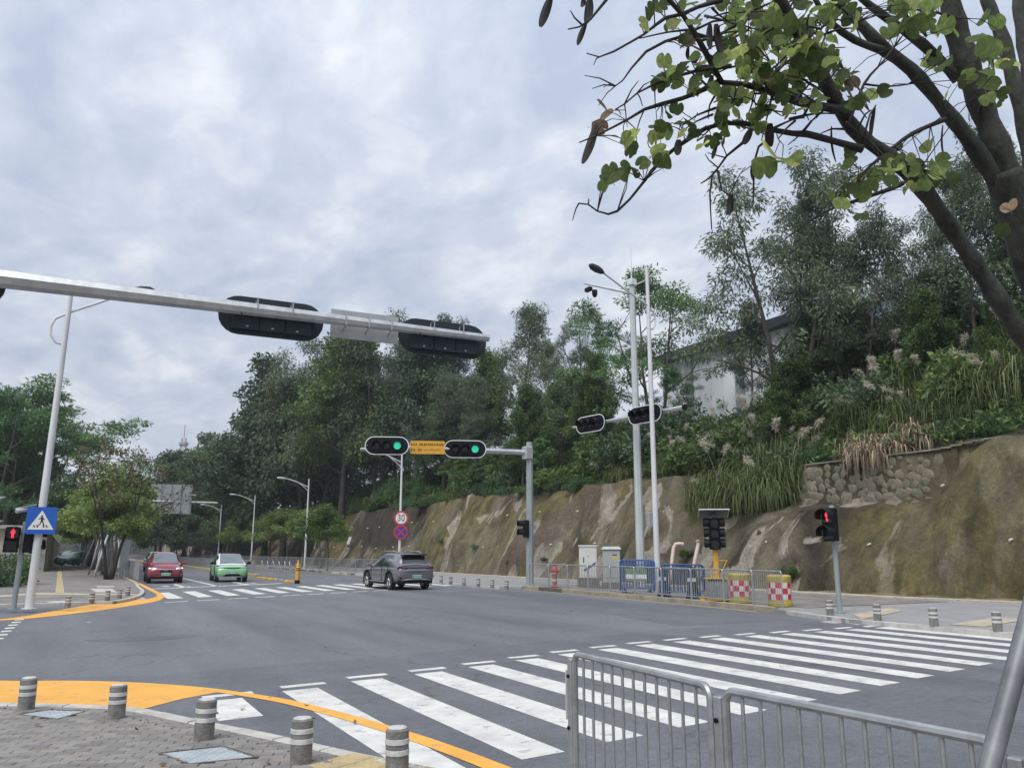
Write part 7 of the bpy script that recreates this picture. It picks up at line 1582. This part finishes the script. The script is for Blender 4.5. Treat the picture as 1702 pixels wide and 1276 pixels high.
for k, (p, s, dry) in enumerate(spots):
    v = (p+base-Vector((0, 0, EYE))).normalized(); nrm = Vector((rb.gauss(0, .6), rb.gauss(0, .6), rb.gauss(.5, .5)))-v*rb.uniform(.25, 1.1); q = nrm.to_track_quat('Z', 'Y'); e = Matrix.Rotation(rb.uniform(0, 6.28), 3, 'Z'); mt = q.to_matrix() @ e
    me = LD if dry else LM[k % 5]
    if k < 300: s *= .88; o = link('leaf', me, bt, p, mt.to_euler(), (s, s, s))
    else:
        vv = [mt @ (Vector(v_.co)*s)+p for v_ in me.vertices]; rest.add(vv, [tuple(f.vertices) for f in me.polygons])
if rest.v:
    me = rest.mesh('leaf', 'leaf_near', True, 180); a = me.attributes.new('tone', 'FLOAT', 'FACE'); a.data.foreach_set('value', np.full(len(me.polygons), .45, np.float32)); tag(link('leaf', me, bt), kind='stuff')
# flat seed pods
def pod(p0, p1, d, w):
    a, b_ = Q(*p0, d)-base, Q(*p1, d)-base; L_ = (b_-a); s = L_.cross(Vector((rb.uniform(-.3, .3), rb.uniform(-.3, .3), .2))+_v(d)).normalized(); n = L_.cross(s).normalized(); b = MB(); N = 10; rows = []
    for k in range(N+1):
        t = k/N; ww = w*(math.sin(math.pi*min(1, .06+t*.92))**.45)*.5; c = a+L_*t+n*.012*math.sin(t*3.0); th = .0035*math.sin(math.pi*min(1, .05+t*.9)); rows.append([tuple(c-s*ww), tuple(c+n*th), tuple(c+s*ww), tuple(c-n*th), tuple(c-s*ww)])
    b.grid(rows); b.build('seed_pod', 'twig', bt, True, 180)
def _v(d): return Vector((-_F[0], -_F[1], -_F[2]))
for p0, p1, w in (((916, -6), (898, 45), .034), ((980, -4), (974, 40), .036), ((974, 38), (960, 75), .022), ((970, -6), (967, 12), .02), ((991, 208), (968, 272), .034), ((1180, 40), (1181, 82), .026), ((1190, 40), (1200, 90), .03), ((1212, 356), (1216, 322), .026), ((1249, 214), (1236, 240), .028), ((1192, 238), (1184, 264), .016), ((1163, 90), (1150, 105), .022), ((1144, 78), (1145, 100), .016), ((1184, 125), (1176, 145), .022), ((1280, 205), (1281, 244), .04), ((1252, 268), (1252, 300), .016), ((1128, 232), (1126, 258), .03), ((1382, 210), (1390, 270), .012), ((1567, 208), (1572, 270), .012), ((1454, 178), (1447, 232), .018)):
    pod(p0, p1, 3.05 if p0[0] < 1250 else 3.3, w)
# ------------------------------------------------------------------ thin moist air
hz_ = bpy.data.materials.new('haze_air'); hz_.use_nodes = True; t_ = hz_.node_tree
for n_ in list(t_.nodes):
    if n_.type == 'BSDF_PRINCIPLED': t_.nodes.remove(n_)
pv_ = t_.nodes.new('ShaderNodeVolumePrincipled'); pv_.inputs['Color'].default_value = (.86, .91, 1, 1); pv_.inputs['Density'].default_value = .00035; pv_.inputs['Anisotropy'].default_value = .2
t_.links.new(pv_.outputs[0], t_.nodes['Material Output'].inputs['Volume']); M['haze_air'] = hz_
b = MB(); b.box((20, 240, 24), (520, 640, 52)); hz_o = tag(b.build('haze', 'haze_air'), 'thin moist air over the whole place', 'haze', kind='stuff')
